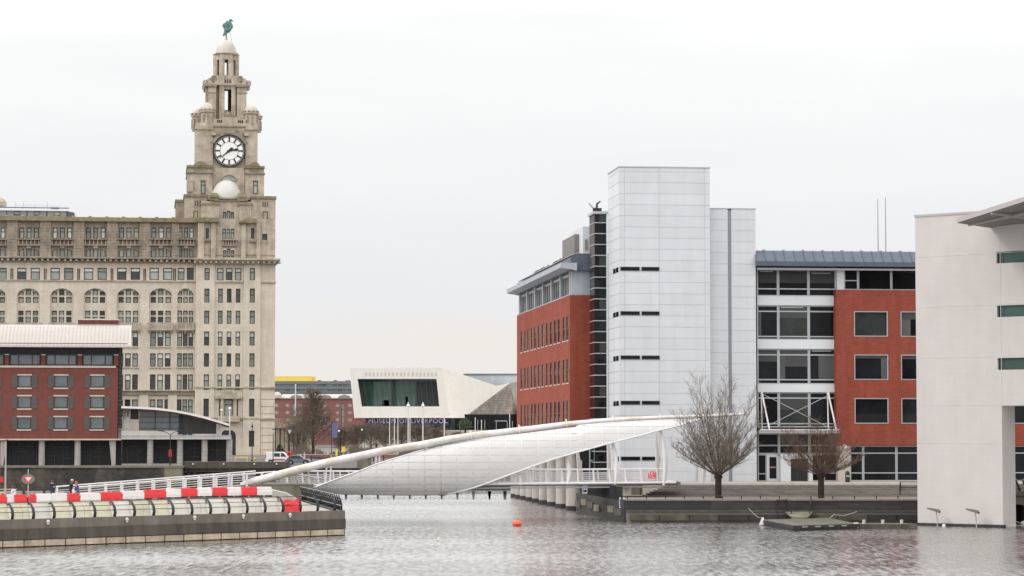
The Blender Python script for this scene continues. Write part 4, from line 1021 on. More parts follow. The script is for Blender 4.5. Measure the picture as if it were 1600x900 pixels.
# red safety netting sagging in one bay of the fence
nt = thing('safety_netting', 'crumpled red safety netting hung in the last boarded bay of the pier fence', 'netting', (A1.x, A1.y, ZC), yawp)
xa, xb = posts[3] + .08, posts[2] - .05; NX, NZ = 12, 8
q = MB()
rn = random.Random(5)
gr = [[Vector((xa + (xb - xa) * i / NX, .16 + .07 * rn.random() + .12 * (j / NZ) ** 2, .02 + (.86 + .16 * abs(sin(i / NX * pi * 1.5 + .4)) - .12) * j / NZ)) for j in range(NZ + 1)] for i in range(NX + 1)]
for i in range(NX):
    for j in range(NZ): q.quad(gr[i][j], gr[i + 1][j], gr[i + 1][j + 1], gr[i][j + 1])
o = q.build('net', M['red_plastic'], nt); s_ = o.modifiers.new('thick', 'SOLIDIFY'); s_.thickness = .015
# end railing with close dark bars
ef = thing('pier_end_railing', 'dark close barred railing along the end of the pier beneath the bridge shell', 'railing', (A1.x, A1.y, ZC), yawp)
ev = Vector((cb.x, cb.y, 0)); el = ev.length * .80; ev.normalize()
q = MB(); q.tube([(0, 0, 0), (.0, .0, .4), (-.12, .0, .8), (-.32, .0, 1.12)], [.085, .085, .075, .04], 7); em = q.mesh('post', M['black'], True)
for i in range(22):
    p = ev * (.6 + el * i / 22); link('post', em, ef, (p.x - .2, p.y, 0), )
for z in (.35, .75, 1.1):
    a = ev * .4; q = MB(); q.tube([(a.x - .25 - .3 * max(0, z - .7), a.y, z), (ev.x * el - .25 - .3 * max(0, z - .7), ev.y * el, z)], .03, 6); q.build('rail', M['galv'], ef)
for i in (2, 5, 9, 13, 16):
    p = ev * (.6 + el * (i + .5) / 22); q = MB(); q.ball((p.x - .3, p.y - .05, .95), .07, 8, 5); q.build('small_light', M['globe'], ef)

# abutment, ramp and its rails
ab = thing('bridge_abutment', 'stained concrete block at the end of the pier carrying the foot of the white tube', 'abutment', (0, 222, 0))
q = MB()
xa, xb, xc = XD(400, 222), XD(470, 222), XD(483, 222); za, zb = ZC - .1, ZD(757.5, 222)
q.hexa([(xa, 0, za), (xc, 0, za), (xc + .3, 9, za), (xa, 9, za), (xa, 0, zb), (xc, 0, zb), (xc + .3, 9, zb), (xa, 9, zb)])
q.build('block', M['concrete_green'], ab)
q = MB(); q.prism([(XD(400, 220), ZC - .05), (XD(466, 220), ZC - .05), (XD(466, 220), ZC + .05), (XD(446, 220), ZD(770, 220)), (XD(425, 220), ZD(765.5, 220)), (XD(400, 220), ZD(765, 220))], -2.2, -.02); q.build('sloped_kerb', M['column'], ab)
q = MB(); q.box(xa - .05, xc + .05, -.05, .2, zb, zb + .1); q.build('coping', M['timber_deck'], ab)
# long ramp
rmp = thing('approach_ramp', 'approach ramp with white tube railings climbing to the bridge from the left', 'ramp', (0, 0, 0))
r0 = Vector((XD(112, 214), 215.0, ZD(762, 215) - 1.13)); r1 = Vector((XD(432, 226), 226.2, deck_z(432)))
rd = Vector((r1.x - r0.x, r1.y - r0.y, 0)); rl_ = rd.length; rd.normalize(); rnn = Vector((-rd.y, rd.x, 0))
q = MB(); w_ = 3.8
q.hexa([r0 - Vector((0, 0, .6)), r1 - Vector((0, 0, 1.6)), r1 + rnn * w_ - Vector((0, 0, 1.6)), r0 + rnn * w_ - Vector((0, 0, .6)), r0, r1, r1 + rnn * w_, r0 + rnn * w_]); q.build('ramp_deck', M['concrete'], rmp)
for side, off_ in ((0, .1), (1, w_ - .1)):
    a = r0 + rnn * off_; e = r1 + rnn * off_
    q = MB(); q.tube([a + Vector((0, 0, 1.13)), e + Vector((0, 0, 1.13))], .06, 8); q.build('handrail', M['white_paint'], rmp)
    for j in range(4):
        h = Vector((0, 0, .22 + .2 * j)); q = MB(); q.tube([a + h, e + h], .03, 6); q.build('rail', M['white_paint'], rmp)
    for i in range(13):
        p = a.lerp(e, (i + .1 + .12 * side) / 13); q = MB(); q.box(-.12, .08, -.04, .04, -.05, 1.1); q.build('post', M['white_paint'], rmp, loc=p)
# red and white barriers along the foot of the ramp
segs = [(-26, -8, 'r'), (-8, 9.5, 'r'), (9.5, 22, 'w'), (22, 41.5, 'r'), (45, 55.5, 'r'), (55.5, 80, 'w'), (80, 105.5, 'w'), (105.5, 125, 'r'), (125, 157, 'w'), (157, 191, 'r'), (191, 225, 'w'), (225, 258.5, 'r'), (258.5, 283, 'w'), (283, 308, 'r'), (308, 331, 'w'), (331, 354.5, 'r'), (354.5, 377.5, 'w'), (377.5, 401, 'r'), (401, 425, 'w')]
def bline(px):
    bot = interp([(-30, 791), (60, 788.3), (125, 787), (175, 783.2), (225, 780.5), (300, 777.3), (425, 775.5)], px)
    return P(px, bot, interp([(-30, 201), (125, 206), (425, 214)], px))
apr = thing('sloping_apron', 'low sloping concrete apron under the row of red and white barriers', 'kerb', (0, 0, 0))
for a, e in ((100, 175), (175, 225), (225, 300), (300, 430)):
    pa, pb = bline(a), bline(e); q = MB()
    q.hexa([Vector((pa.x, pa.y - .8, 1.7)), Vector((pb.x, pb.y - .8, 1.7)), Vector((pb.x, pb.y + 3, 1.7)), Vector((pa.x, pa.y + 3, 1.7)), pa - Vector((0, .5, .01)), pb - Vector((0, .5, .01)), pb + Vector((0, 3, -.01)), pa + Vector((0, 3, -.01))])
    q.build('slab', M['concrete'], apr)
cnt = {'r': 0, 'w': 0}
for a, e, c in segs:
    pa, pb = bline(a), bline(e); L_ = (pb - pa).length; cnt[c] += 1
    nm = ('red', 'white')[c == 'w']
    lab = f'{nm} plastic road barrier, {ORD[cnt[c]-1]} {nm} one from the left in the row on the pier'
    o = thing('road_barrier', lab, 'barrier', pa + Vector((0, ((cnt['r'] * 7 + cnt['w'] * 5) % 5 - 2) * .05, 0)), atan2(pb.y - pa.y, pb.x - pa.x) + ((cnt['r'] * 3 + cnt['w'] * 4) % 5 - 2) * .012, 'red and white barriers on the pier')
    hgt = .86 if a < 150 else .80
    h = L_ - .03
    q = MB(); q.prism([(0, 0), (.0, 0)] and [(.02, .10), (h - .02, .10), (h, .16), (h - .05, hgt - .03), (h - .09, hgt), (.09, hgt), (.05, hgt - .03), (0, .16)], -.15, .15)
    for v_i, v_ in enumerate(q.v):
        k = 1 - .45 * max(0, (v_[2] - .16) / hgt); q.v[v_i] = (v_[0], v_[1] * k, v_[2])
    body = q.build('body', M['red_plastic' if c == 'r' else 'white_plastic'], o, bevel=.025)
    for fx in (.2, .8):
        q = MB(); q.box(h * fx - .22, h * fx + .22, -.28, .28, 0, .10); q.build('foot', M['black'], o)
    q = MB(); q.box(.1, h - .1, -.155, -.13, .30, .36); q.build('groove', M['red_plastic' if c == 'r' else 'white_plastic'], o)
    q = MB(); q.tube([(h / 2, 0, hgt - .02), (h / 2, 0, hgt + .03)], .06, 8); q.build('filler_cap', M['red_plastic' if c == 'w' else 'white_plastic'], o)
    q = MB(); q.box(h - .02, h + .05, -.05, .05, .25, .65); q.build('hinge', M['red_plastic' if c == 'r' else 'white_plastic'], o)
# far-side fence of the pier
ff = thing('far_pier_fence', 'curved black posts with a pale rail on the far side of the pier', 'fence', (0, 0, ZC))
q = MB(); q.tube([(0, 0, 0), (-.02, 0, .4), (-.1, 0, .85), (-.25, 0, 1.2)], [.13, .13, .11, .06], 8); fpm2 = q.mesh('post', M['black'], True)
for px in (6, 40, 72, 106): link('post', fpm2, ff, (XD(px, 228), 228, 0))
q = MB(); q.tube([(XD(-60, 228), 228, .5), (XD(120, 228), 228, .5)], .05, 6); q.build('rail', M['galv'], ff)
q = MB(); q.box(XD(-60, 228), XD(124, 228), 228.2, 228.3, .1, .42); q.build('kick_board', M['column'], ff)

# give way sign
p = PZ(43.5, 788, ZC); o = thing('give_way_sign', 'round grey backed sign with red and white downward triangle on a pole on the pier', 'traffic sign', (p.x, p.y, ZC))
s_ = p.y / FPX; zc_ = ZD(748.5, p.y) - ZC
q = MB(); q.tube([(0, .06, 0), (0, .06, ZD(733, p.y) - ZC)], .045, 10); q.build('pole', M['galv'], o)
q = MB(); n_ = 24; q.prism([(.53 * cos(2 * pi * i / n_), zc_ + .40 * sin(2 * pi * i / n_)) for i in range(n_)], -.03, .0); q.build('backing_disc', M['sign_grey'], o)
q = MB(); q.prism([(-.40, zc_ + .2), (0, zc_ - .36), (.40, zc_ + .2)], -.045, -.03); q.build('red_triangle', M['red_plastic'], o)
q = MB(); q.prism([(-.22, zc_ + .14), (.02, zc_ - .2), (.29, zc_ + .14)], -.055, -.045); q.build('white_triangle', M['white_paint'], o)
q = MB(); q.box(-.07, .07, -.1, .1, -.02, .55); q.build('base_sleeve', M['black'], o)

# red lifesaving cabinet and slim lamp column at the left edge
p = PZ(-4.5, 786, ZC); o = thing('red_post', 'tall red painted post with pale box cut off by the left edge of the view', 'post', (p.x, p.y, ZC))
q = MB(); q.box(-.22, .2, -.12, .12, 0, ZD(690, p.y) - ZC); q.build('column', M['red'], o)
q = MB(); q.box(-.3, .48, -.2, .1, ZD(754, p.y) - ZC, ZD(745, p.y) - ZC); q.build('box', M['tail_red'], o)
q = MB(); q.box(.1, .55, -.16, .06, ZD(771, p.y) - ZC, ZD(768, p.y) - ZC); q.build('shelf', M['cream'], o)
p = PZ(4.5, 783, ZC); o = thing('lamp_column', 'pale slim lamp column at the left edge of the pier', 'lamp post', (p.x, p.y + 1, ZC))
q = MB(); q.tube([(0, 0, 0), (0, 0, 1.2), (0, 0, ZD(690, p.y) - ZC)], [.11, .075, .06], 10); q.build('pole', M['column'], o)
q = MB(); q.tube([(0, 0, ZD(692, p.y) - ZC), (.2, 0, ZD(687, p.y) - ZC), (-.6, 0, ZD(690, p.y) - ZC)], .04, 6); q.box(-1.0, -.4, -.1, .1, ZD(691.5, p.y) - ZC, ZD(689.5, p.y) - ZC); q.build('lamp_arm', M['black'], o)
p = PZ(12, 775, ZC + .2); o = thing('wooden_bench', 'pale wooden bench plank behind the barriers at the left end of the pier', 'bench', (p.x, p.y, ZC))
q = MB(); q.box(-1.0, .75, -.2, .2, .74, .82); q.build('seat', M['fender'], o)
for x in (-.8, .6):
    q = MB(); q.box(x - .05, x + .05, -.18, .18, 0, .74); q.build('leg', M['black'], o)

# ================================================================== PEOPLE
def person(label, px, headpy, d, face, pose, top, leg, hair, hairlen=.0, lean=0.0, h=1.72, armL=None, armR=None, hat=None):
    """a single skinned body: face = heading angle (0 looks to +x)"""
    zf = ZD(headpy, d) - h
    o = thing('person', label, 'person', (XD(px, d), d, zf), face)
    V, E, Rr, Mi = [], [], [], []
    def add(p, r, par=None):
        V.append(Vector(p) * (h / 1.72)); Rr.append(r); 
        if par is not None: E.append((par, len(V) - 1))
        return len(V) - 1
    L_ = lean
    pel = add((0, 0, .93), (.15, .17)); wai = add((.02 + .08 * L_, 0, 1.08), (.125, .16), pel); che = add((.04 + .28 * L_, 0, 1.30), (.135, .19), wai); sh = add((.03 + .40 * L_, 0, 1.43), (.09, .15), che)
    nk = add((.05 + .46 * L_, 0, 1.49), (.055, .06), sh); hd0 = add((.08 + .52 * L_, 0, 1.56), (.075, .075), nk); hd1 = add((.085 + .56 * L_, 0, 1.64), (.095, .08), hd0); hd2 = add((.075 + .58 * L_, 0, 1.70), (.07, .065), hd1)
    for sgn, st_ in ((1, .16), (-1, -.14)):
        hp = add((0, .10 * sgn, .88), (.10, .10), pel); kn = add((.05 + st_ * .6, .11 * sgn, .50), (.065, .065), hp); an = add((-.02 + st_, .11 * sgn, .09), (.042, .042), kn); add((.12 + st_, .12 * sgn, .04), (.04, .035), an)
    for sgn, arm in ((1, armL), (-1, armR)):
        s1 = add((.02 + .38 * L_, .21 * sgn, 1.39), (.065, .065), sh)
        el = arm[0] if arm else (-.02 + .2 * L_, .26 * sgn, 1.12); ha = arm[1] if arm else (.10 + .1 * L_, .26 * sgn, .88)
        e1 = add(el, (.05, .05), s1); w1 = add(ha, (.032, .032), e1)
        dv_ = (Vector(ha) - Vector(el)).normalized(); pm_ = add(Vector(ha) + dv_ * .07, (.038, .022), w1)
        sd_ = Vector((-dv_.y, dv_.x, 0)); sd_ = sd_.normalized() if sd_.length > .1 else Vector((1, 0, 0))
        for k in range(4):
            b_ = Vector(ha) + dv_ * .13 + sd_ * (.024 * (k - 1.5)); f1 = add(b_, (.011, .011), pm_); add(b_ + dv_ * (.05 + .008 * (1.5 - abs(k - 1.5))) + Vector((.01, 0, -.01)), (.009, .009), f1)
        th_ = add(Vector(ha) + dv_ * .05 + sd_ * .05, (.012, .012), w1); add(Vector(ha) + dv_ * .09 + sd_ * .065, (.010, .010), th_)
    me = bpy.data.meshes.new('body'); me.from_pydata([tuple(v) for v in V], E, [])
    for m_ in (top, leg, 'skin', 'black'): me.materials.append(M[m_])
    body = link('body', me, o); sk = body.modifiers.new('skin', 'SKIN'); sk.use_smooth_shade = True
    for i, r in enumerate(Rr): me.skin_vertices[0].data[i].radius = r; me.skin_vertices[0].data[i].use_root = (i == 0)
    sb = body.modifiers.new('sub', 'SUBSURF'); sb.levels = 1; sb.render_levels = 1
    dg = bpy.context.evaluated_depsgraph_get(); nm = bpy.data.meshes.new_from_object(body.evaluated_get(dg), depsgraph=dg)
    body.modifiers.clear(); body.data = nm; nm.materials.clear()
    for m_ in (top, leg, 'skin', 'black'): nm.materials.append(M[m_])
    hc = [V[6], V[5]]
    hands = [V[i] for i in range(len(V)) if Rr[i][1] == .022]
    for pl in nm.polygons:
        c = pl.center; z = c.z / (h / 1.72)
        if min((c - hh).length for hh in hands) < .13: k = 2
        elif z > 1.475 + 0 and (c - V[5]).length < .22: k = 2
        elif z < .10: k = 3
        elif z < .90 and abs(c.y) < .2: k = 1
        else: k = 0
        pl.material_index = k; pl.use_smooth = True
    hh = V[6]; sc_ = h / 1.72
    q = MB(); q.ball((hh.x - .022, 0, hh.z + .025), .118, 14, 9, .98, .86, 1.0)
    if hairlen: q.tube([(hh.x - .07, 0, hh.z), (hh.x - .10, 0, hh.z - .13), (hh.x - .09, 0, hh.z - .13 - hairlen)], [.10, .09, .05], 10)
    q.build('hair', M[hair], o, smooth=True)
    if hat:
        q = MB(); q.lathe([(.122, hh.z + .03), (.125, hh.z + .07), (.10, hh.z + .135), (.04, hh.z + .165)], hh.x - .01, 0, 14); q.build('hat', M[hat], o, smooth=True)
    q = MB()
    for s2_ in (1, -1): q.ball((hh.x + .082, .032 * s2_, hh.z), .012, 8, 5)
    q.build('eyes', M['black'], o)
    q = MB(); q.ball((hh.x + .095, 0, hh.z - .03), .018, 8, 5, 1.2, .8, 1.4); q.ball((hh.x, .088, hh.z - .02), .025, 8, 5, .6, .4, 1.2); q.ball((hh.x, -.088, hh.z - .02), .025, 8, 5, .6, .4, 1.2); q.build('nose_and_ears', M['skin'], o)
    q = MB(); q.box(hh.x + .078, hh.x + .086, -.025, .025, hh.z - .072, hh.z - .062); q.build('mouth', M['tail_red'], o)
    return o
person('person in a pale blue top seated behind the bench plank at the far left', 25, 760.5, 216, radians(150), 'sit', 'cloth_pale', 'denim', 'hair_brown', .0, .25, 1.68, ((.1, .3, 1.12), (.3, .25, 1.0)), ((.1, -.3, 1.12), (.3, -.25, 1.0)))
person('person in a dark navy jacket with brown hair standing beyond the barriers', 84, 751, 213, radians(120), 'st', 'cloth_navy', 'denim', 'hair_brown', .0, .15)
person('person in black wearing a lilac woollen hat beside the bridge ramp', 112, 750.3, 211, radians(20), 'st', 'cloth_black', 'cloth_black', 'hair_brown', .12, .1, 1.74, None, ((.22, -.26, 1.16), (.40, -.1, 1.22)), 'hat_lilac')
person('person with ginger hair in a blue jacket at the foot of the bridge railing', 124, 753.2, 212.5, radians(185), 'st', 'cloth_blue', 'denim', 'hair_ginger', .06, .2, 1.66, ((.20, .22, 1.12), (.42, .1, 1.18)), None)

# ================================================================== FAR QUAY
fq = thing('far_quay_wall', 'long dark stone quay wall with pale coping below the brick hotel', 'quay wall', (0, YQ, 0))
xq = XD(286, YQ)
q = MB(); q.box(-120, xq, 0, 3, -1, ZD(731, YQ)); q.build('wall', M['quay_stone'], fq)
q = MB(); q.box(-120, xq + .1, -.15, 3, ZD(731, YQ) + .004, ZD(727.5, YQ)); q.build('coping', M['concrete'], fq)
q = MB(); q.box(xq - 2.4, xq + .02, -.06, .0, ZD(757, YQ), ZD(731, YQ)); q.build('corner_stones', M['concrete_green'], fq)
f2 = thing('parapet_quay_wall', 'dark parapet wall with sheet piling below, running behind the foot of the bridge tube', 'quay wall', (0, YQ + 2, 0))
q = MB(); q.box(xq + .05, 40, .5, 2.0, -1, ZD(738, YQ + 2)); q.build('base', M['wet_and_dark'], f2)
q = MB(); q.box(xq + .05, XD(452, YQ), 0, .6, ZD(738, YQ), ZD(722.5, YQ)); q.build('parapet', M['concrete_dark'], f2)
q = MB(); q.box(xq + .05, XD(452, YQ), -.05, .7, ZD(722.5, YQ), ZD(721.5, YQ)); q.build('coping', M['concrete'], f2)
q = MB(); q.box(XD(452, YQ), 40, .4, 2, ZD(738, YQ + 2), ZG + .02); q.build('coping', M['concrete_dark'], f2)
q = MB(); q.hexa([(-.2, -.25, -.5), (.2, -.25, -.5), (.2, .1, -.5), (-.2, .1, -.5), (-.2, -.25, 0), (.2, -.25, 0), (.2, .1, 0), (-.2, .1, 0)])
q = MB(); q.box(-.22, .22, -.3, .1, -3.2, 0); pm2 = q.mesh('sheet_pile', M['quay_stone'])
for i in range(22): link('sheet_pile', pm2, f2, (xq + .6 + i * .82, .35, ZD(739, YQ)))
q = MB(); q.ball((0, 0, 0), .13, 8, 5); lm2 = q.mesh('small_light', M['globe'])
for px in (300, 348, 396, 431): link('small_light', lm2, f2, (XD(px, YQ), -.05, ZD(725.5, YQ)))

# ================================================================== HOTEL
DH = 352.0
HO = P(188, 728, DH); HO.z = ZG
hot = thing('brick_hotel', 'red brick hotel with pale metal roof and shuttered windows on the far quay', 'hotel', HO, radians(8))
H = Frame(HO, radians(8), hot)
X = lambda px, c=0: H.x(px, c)
def HZ(py, c=0): return H.z(py, 100, c)
xL = X(-70)
hh = []
rows_h = [(585.5, 607), (618, 639.5), (650.5, 672)]
wx = [38.4 + 56.8 * k for k in range(-1, 3)]
for px in wx:
    for t0, t1 in rows_h: hh.append((X(px - 10.8), X(px + 10.8), HZ(t1), HZ(t0)))
q = MB(); q.wall(xL, X(184), HZ(686), HZ(573.5), 0, hh, .25)
q.quad((X(184), 0, HZ(686)), (X(184), 14, HZ(686)), (X(184), 14, HZ(573.5)), (X(184), 0, HZ(573.5)))
q.build('brick_wall', M['brick_hotel'], hot)
for px in wx:
    for t0, t1 in rows_h:
        xa, xb, za, zb = X(px - 10.8), X(px + 10.8), HZ(t1), HZ(t0)
        w = window(hot, (xa + xb) / 2, .10, (za + zb) / 2, xb - xa, zb - za, (), (.12,), fm='win_frame', pm='glass_hotel', bar=.13)
        q = MB(); W_ = (xb - xa) / 2; hz_ = (zb - za) / 2
        q.box(-W_ - .05, W_ + .05, -.16, -.02, hz_ - .12, hz_ + .06); q.build('lintel', M['cream'], w)
        q = MB(); q.box(-W_ - .05, W_ + .05, -.18, -.02, -hz_ - .08, -hz_ + .1); q.build('sill', M['cream'], w)
        for sg in (-1, 1):
            q = MB(); c0 = sg * (W_ + .42); q.box(c0 - .38, c0 + .38, -.14, -.10, -hz_ + .05, hz_ - .02)
            for k in range(3): q.box(c0 - .36, c0 + .36, -.155, -.141, -hz_ + .12 + k * .6, -hz_ + .6 + k * .6)
            q.build('shutter', M['shutter'], w)
for px in (4, 60.5, 78, 117.5, 135, 172):
    q = MB(); q.box(X(px) - .02, X(px) + .02, -.012, 0, HZ(686), HZ(573.5)); q.build('brick_joint', M['shutter'], hot)
q = MB(); q.box(X(184) + .01, X(191), .4, 1.2, HZ(669), HZ(540)); q.build('louvre_strip', M['black'], hot)
for i in range(18):
    q = MB(); z = HZ(667) + i * (HZ(545) - HZ(667)) / 18; q.box(X(184) + .02, X(190.5), .33, .4, z, z + .1); q.build('slat', M['shutter'], hot)
q = MB(); q.box(xL, X(181), -.12, .3, HZ(574.5), HZ(571.5)); q.build('sill_band', M['cream'], hot)
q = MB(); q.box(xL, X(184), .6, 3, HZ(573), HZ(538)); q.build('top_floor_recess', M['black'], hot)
for k in range(-1, 4):
    xc = X(10.2 + 57 * k); q = MB(); q.box(xc - .28, xc + .28, .05, .8, HZ(571.5), HZ(555)); q.build('brick_pier', M['brick_hotel'], hot)
    q = MB(); q.box(xc - .3, xc + .3, .03, .8, HZ(555), HZ(553.5)); q.build('pier_cap', M['cream'], hot)
    xa, xb = X(14.5 + 57 * k), X(62.5 + 57 * k)
    if k < 3: window(hot, (xa + xb) / 2, .35, (HZ(571) + HZ(553.5)) / 2, xb - xa, HZ(553.5) - HZ(571), (.29, .74), (), fm='win_frame', pm='glass_hotel', bar=.16)
# curved roof in seamed sheets
prof = []
for i in range(7):
    f = i / 6; prof.append((-1.6 + 7.0 * f, HZ(540, -1.6) + (HZ(507, 4) - HZ(540, -1.6)) * sin(f * pi / 2)))
xr = X(204.5, -1); ns_ = 42; sw = .5
q = MB()
for (y0, z0), (y1, z1) in zip(prof, prof[1:]): q.hexa([(-sw + .02, y0, z0 - .12), (-.02, y0, z0 - .12), (-.02, y1, z1 - .12), (-sw + .02, y1, z1 - .12), (-sw + .02, y0, z0), (-.02, y0, z0), (-.02, y1, z1), (-sw + .02, y1, z1)])
for (y0, z0), (y1, z1) in zip(prof, prof[1:]): q.beam((-sw, y0, z0 + .02), (-sw, y1, z1 + .02), .07, .1)
rs = q.mesh('roof_sheet', M['roof_metal'])
for i in range(ns_): link('roof_sheet', rs, hot, (xr - i * sw, 0, 0))
q = MB(); q.box(xr - ns_ * sw, xr + .04, -1.75, -1.5, HZ(542.5, -1.6), HZ(539.5, -1.6)); q.build('gutter', M['cream'], hot)
q = MB(); q.box(xr - ns_ * sw, xr - .5, -1.72, -1.68, HZ(537.2, -1.7), HZ(536, -1.7)); q.build('painted_roof_shadow', M['shutter'], hot)  # solid dark bar draws the shadow line above the gutter in colour
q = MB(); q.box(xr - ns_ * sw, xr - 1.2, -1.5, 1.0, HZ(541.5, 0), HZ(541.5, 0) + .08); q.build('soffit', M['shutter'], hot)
q = MB(); q.box(X(121, 5), X(184, 5), 5, 9, HZ(510, 5), HZ(500, 5)); rb = q.build('roof_box', M['brick_hotel'], hot)
q = MB(); q.box(X(120, 5), X(185, 5), 4.85, 9.2, HZ(500, 5), HZ(497.5, 5)); q.build('cap', M['cream'], rb)
q = MB(); q.box(X(120.5, 5), X(184.5, 5), 4.8, 5, HZ(508.5, 5), HZ(506.8, 5)); q.build('flashing', M['zinc_light'], rb)
# ground floor colonnade shared with the low wing
q = MB(); q.box(xL, X(190), -.25, 10, HZ(687.8), HZ(685.6)); q.build('floor_slab', M['cream'], hot)
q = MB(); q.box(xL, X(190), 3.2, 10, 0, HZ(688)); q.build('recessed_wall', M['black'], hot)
for k, px in enumerate((-46, 66, 122)):
    q = MB(); q.lathe([(.42, 0), (.42, HZ(688))], X(px), .6, 14); q.build('column', M['column'], hot)
for px in (6, 176):
    q = MB(); xx = X(px); s = 1 if px > 100 else -1
    q.hexa([(xx + .25 * s - .28, .2, 0), (xx + .25 * s + .22, .2, 0), (xx + .25 * s + .22, 1, 0), (xx + .25 * s - .28, 1, 0), (xx - .4, .2, HZ(688)), (xx + .5, .2, HZ(688)), (xx + .5, 1, HZ(688)), (xx - .4, 1, HZ(688))]); q.build('tapered_column', M['column'], hot)
for i in range(12):
    xx = X(14 + 14.2 * i); q = MB(); q.box(xx - .04, xx + .04, 3.1, 3.2, 0, HZ(690)); q.build('mullion', M['shutter'], hot)
for i, (pxa, py, w_) in enumerate(((25, 705, 18), (60, 712, 30), (82, 699, 26), (130, 706, 30), (145, 714, 18), (150, 700, 20), (98, 716, 16))):
    q = MB(); q.box(X(pxa), X(pxa + w_), 3.0, 3.08, HZ(py + 1.4), HZ(py)); q.build('blind_slat', M['shutter'], hot)

# low glazed wing with bowed roof
pv = thing('bowed_roof_pavilion', 'low glazed pavilion with a white bowed roof and stone columns beside the brick hotel', 'pavilion', (HO.x, HO.y, HO.z), radians(8))
V_ = Frame(HO, radians(8), pv)
q = MB(); q.box(X(190.2), X(362), -.3, 8, HZ(686.5), HZ(683.8)); q.build('terrace_slab', M['cream'], pv)
q = MB(); q.box(X(190.2), X(362), -.25, .3, HZ(683.6), HZ(680)); q.build('slab_edge', M['zinc_light'], pv)
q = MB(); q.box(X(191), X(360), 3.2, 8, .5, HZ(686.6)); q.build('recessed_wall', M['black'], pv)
q = MB(); q.box(X(283), X(345), .6, 8, 0, HZ(721)); q.build('plinth', M['concrete_dark'], pv)
for px in (235.5, 282, 320.5, 359):
    q = MB(); q.lathe([(.42, 0), (.42, HZ(686.6))], X(px), .5, 14); cl_ = q.build('column', M['column'], pv)
    for k in range(6):
        q = MB(); q.lathe([(.43, .55 * k + .5), (.43, .55 * k + .54)], X(px), .5, 14); q.build('joint', M['beige_clad'], cl_)
for i in range(9):
    xx = X(200 + 17.5 * i); q = MB(); q.box(xx - .04, xx + .04, 3.1, 3.2, .4, HZ(688)); q.build('mullion', M['shutter'], pv)
for i, (pxa, py, w_) in enumerate(((198, 697, 22), (212, 706, 12), (244, 698, 24), (262, 712, 14), (292, 700, 20), (322, 703, 22), (300, 713, 12))):
    q = MB(); q.box(X(pxa), X(pxa + w_), 3.0, 3.08, HZ(py + 1.4), HZ(py)); q.build('blind_slat', M['shutter'], pv)
arc = [(190, 634.5), (215, 635.2), (245, 637), (270, 640), (295, 644.5), (320, 650.5), (345, 658), (357, 662)]
gl_holes = []
zb_g = HZ(678, 1)
def atop(px): return HZ(interp(arc, px) + 4, 1)
q = MB()
segs_g = [217, 243, 266, 283, 300, 318, 338]
for p0, p1 in zip(segs_g, segs_g[1:]):
    mm = 'glass_hotel' if p1 <= 283 else 'glass_grey'
    q = MB(); q.hexa([(X(p0) + .06, 1, zb_g), (X(p1) - .06, 1, zb_g), (X(p1) - .06, 1.05, zb_g), (X(p0) + .06, 1.05, zb_g), (X(p0) + .06, 1, atop(p0)), (X(p1) - .06, 1, atop(p1)), (X(p1) - .06, 1.05, atop(p1)), (X(p0) + .06, 1.05, atop(p0))]); gp = q.build('glass_bay', M[mm], pv)
    q = MB(); q.box(X(p1) - .07, X(p1) + .07, .9, 1.1, zb_g, atop(p1)); q.build('mullion', M['win_frame'], gp)
    for k in range(1, 5):
        z = zb_g + k * .78
        if z < atop(p1): q = MB(); q.box(X(p0), X(p1), .94, 1.0, z - .035, z + .035); q.build('transom', M['win_frame'], gp)
q = MB(); q.box(X(283.5) - .3, X(283.5) + .25, .85, 1.2, zb_g, atop(284)); q.build('dark_pier', M['black'], pv)
q = MB(); q.box(X(190.4), X(217), .9, 5, HZ(674), HZ(655)); q.build('stone_box', M['cream'], pv)
q = MB(); q.box(X(203), X(217), 1.2, 5, HZ(655), HZ(640)); q.build('dark_recess', M['black'], pv)
for px in (192, 196, 201):
    q = MB(); q.box(X(px), X(px) + .3, 1.0, 1.4, HZ(655), HZ(638)); q.build('post', M['column'], pv)
q = MB(); q.box(X(190.5), X(278), .0, .5, HZ(680), HZ(673)); q.build('parapet', M['cream'], pv)
q = MB(); q.box(X(340), X(347), .9, 2, HZ(680), HZ(658)); q.build('end_post', M['white_paint'], pv)
q = MB()
dense = [(190 + (358 - 190) * i / 30.0) for i in range(31)]
for p0, p1 in zip(dense, dense[1:]):
    z0, z1 = HZ(interp(arc, p0)), HZ(interp(arc, p1))
    th0 = .36 * (1 - .45 * max(0, (p0 - 330) / 30)); q.hexa([(X(p0), -1, z0 - .3), (X(p1), -1, z1 - .3), (X(p1), 9, z1 - .3), (X(p0), 9, z0 - .3), (X(p0), -1, z0), (X(p1), -1, z1), (X(p1), 9, z1), (X(p0), 9, z0)])
q.build('roof', M['white_paint'], pv)
q = MB()
for p0, p1 in zip(dense, dense[1:]):
    z0, z1 = HZ(interp(arc, p0)) - .31, HZ(interp(arc, p1)) - .31
    q.hexa([(X(p0), -.8, z0 - .16), (X(p1), -.8, z1 - .16), (X(p1), 8, z1 - .16), (X(p0), 8, z0 - .16), (X(p0), -.8, z0), (X(p1), -.8, z1), (X(p1), 8, z1), (X(p0), 8, z0)])
q.build('roof_soffit', M['brick_hotel'], pv)

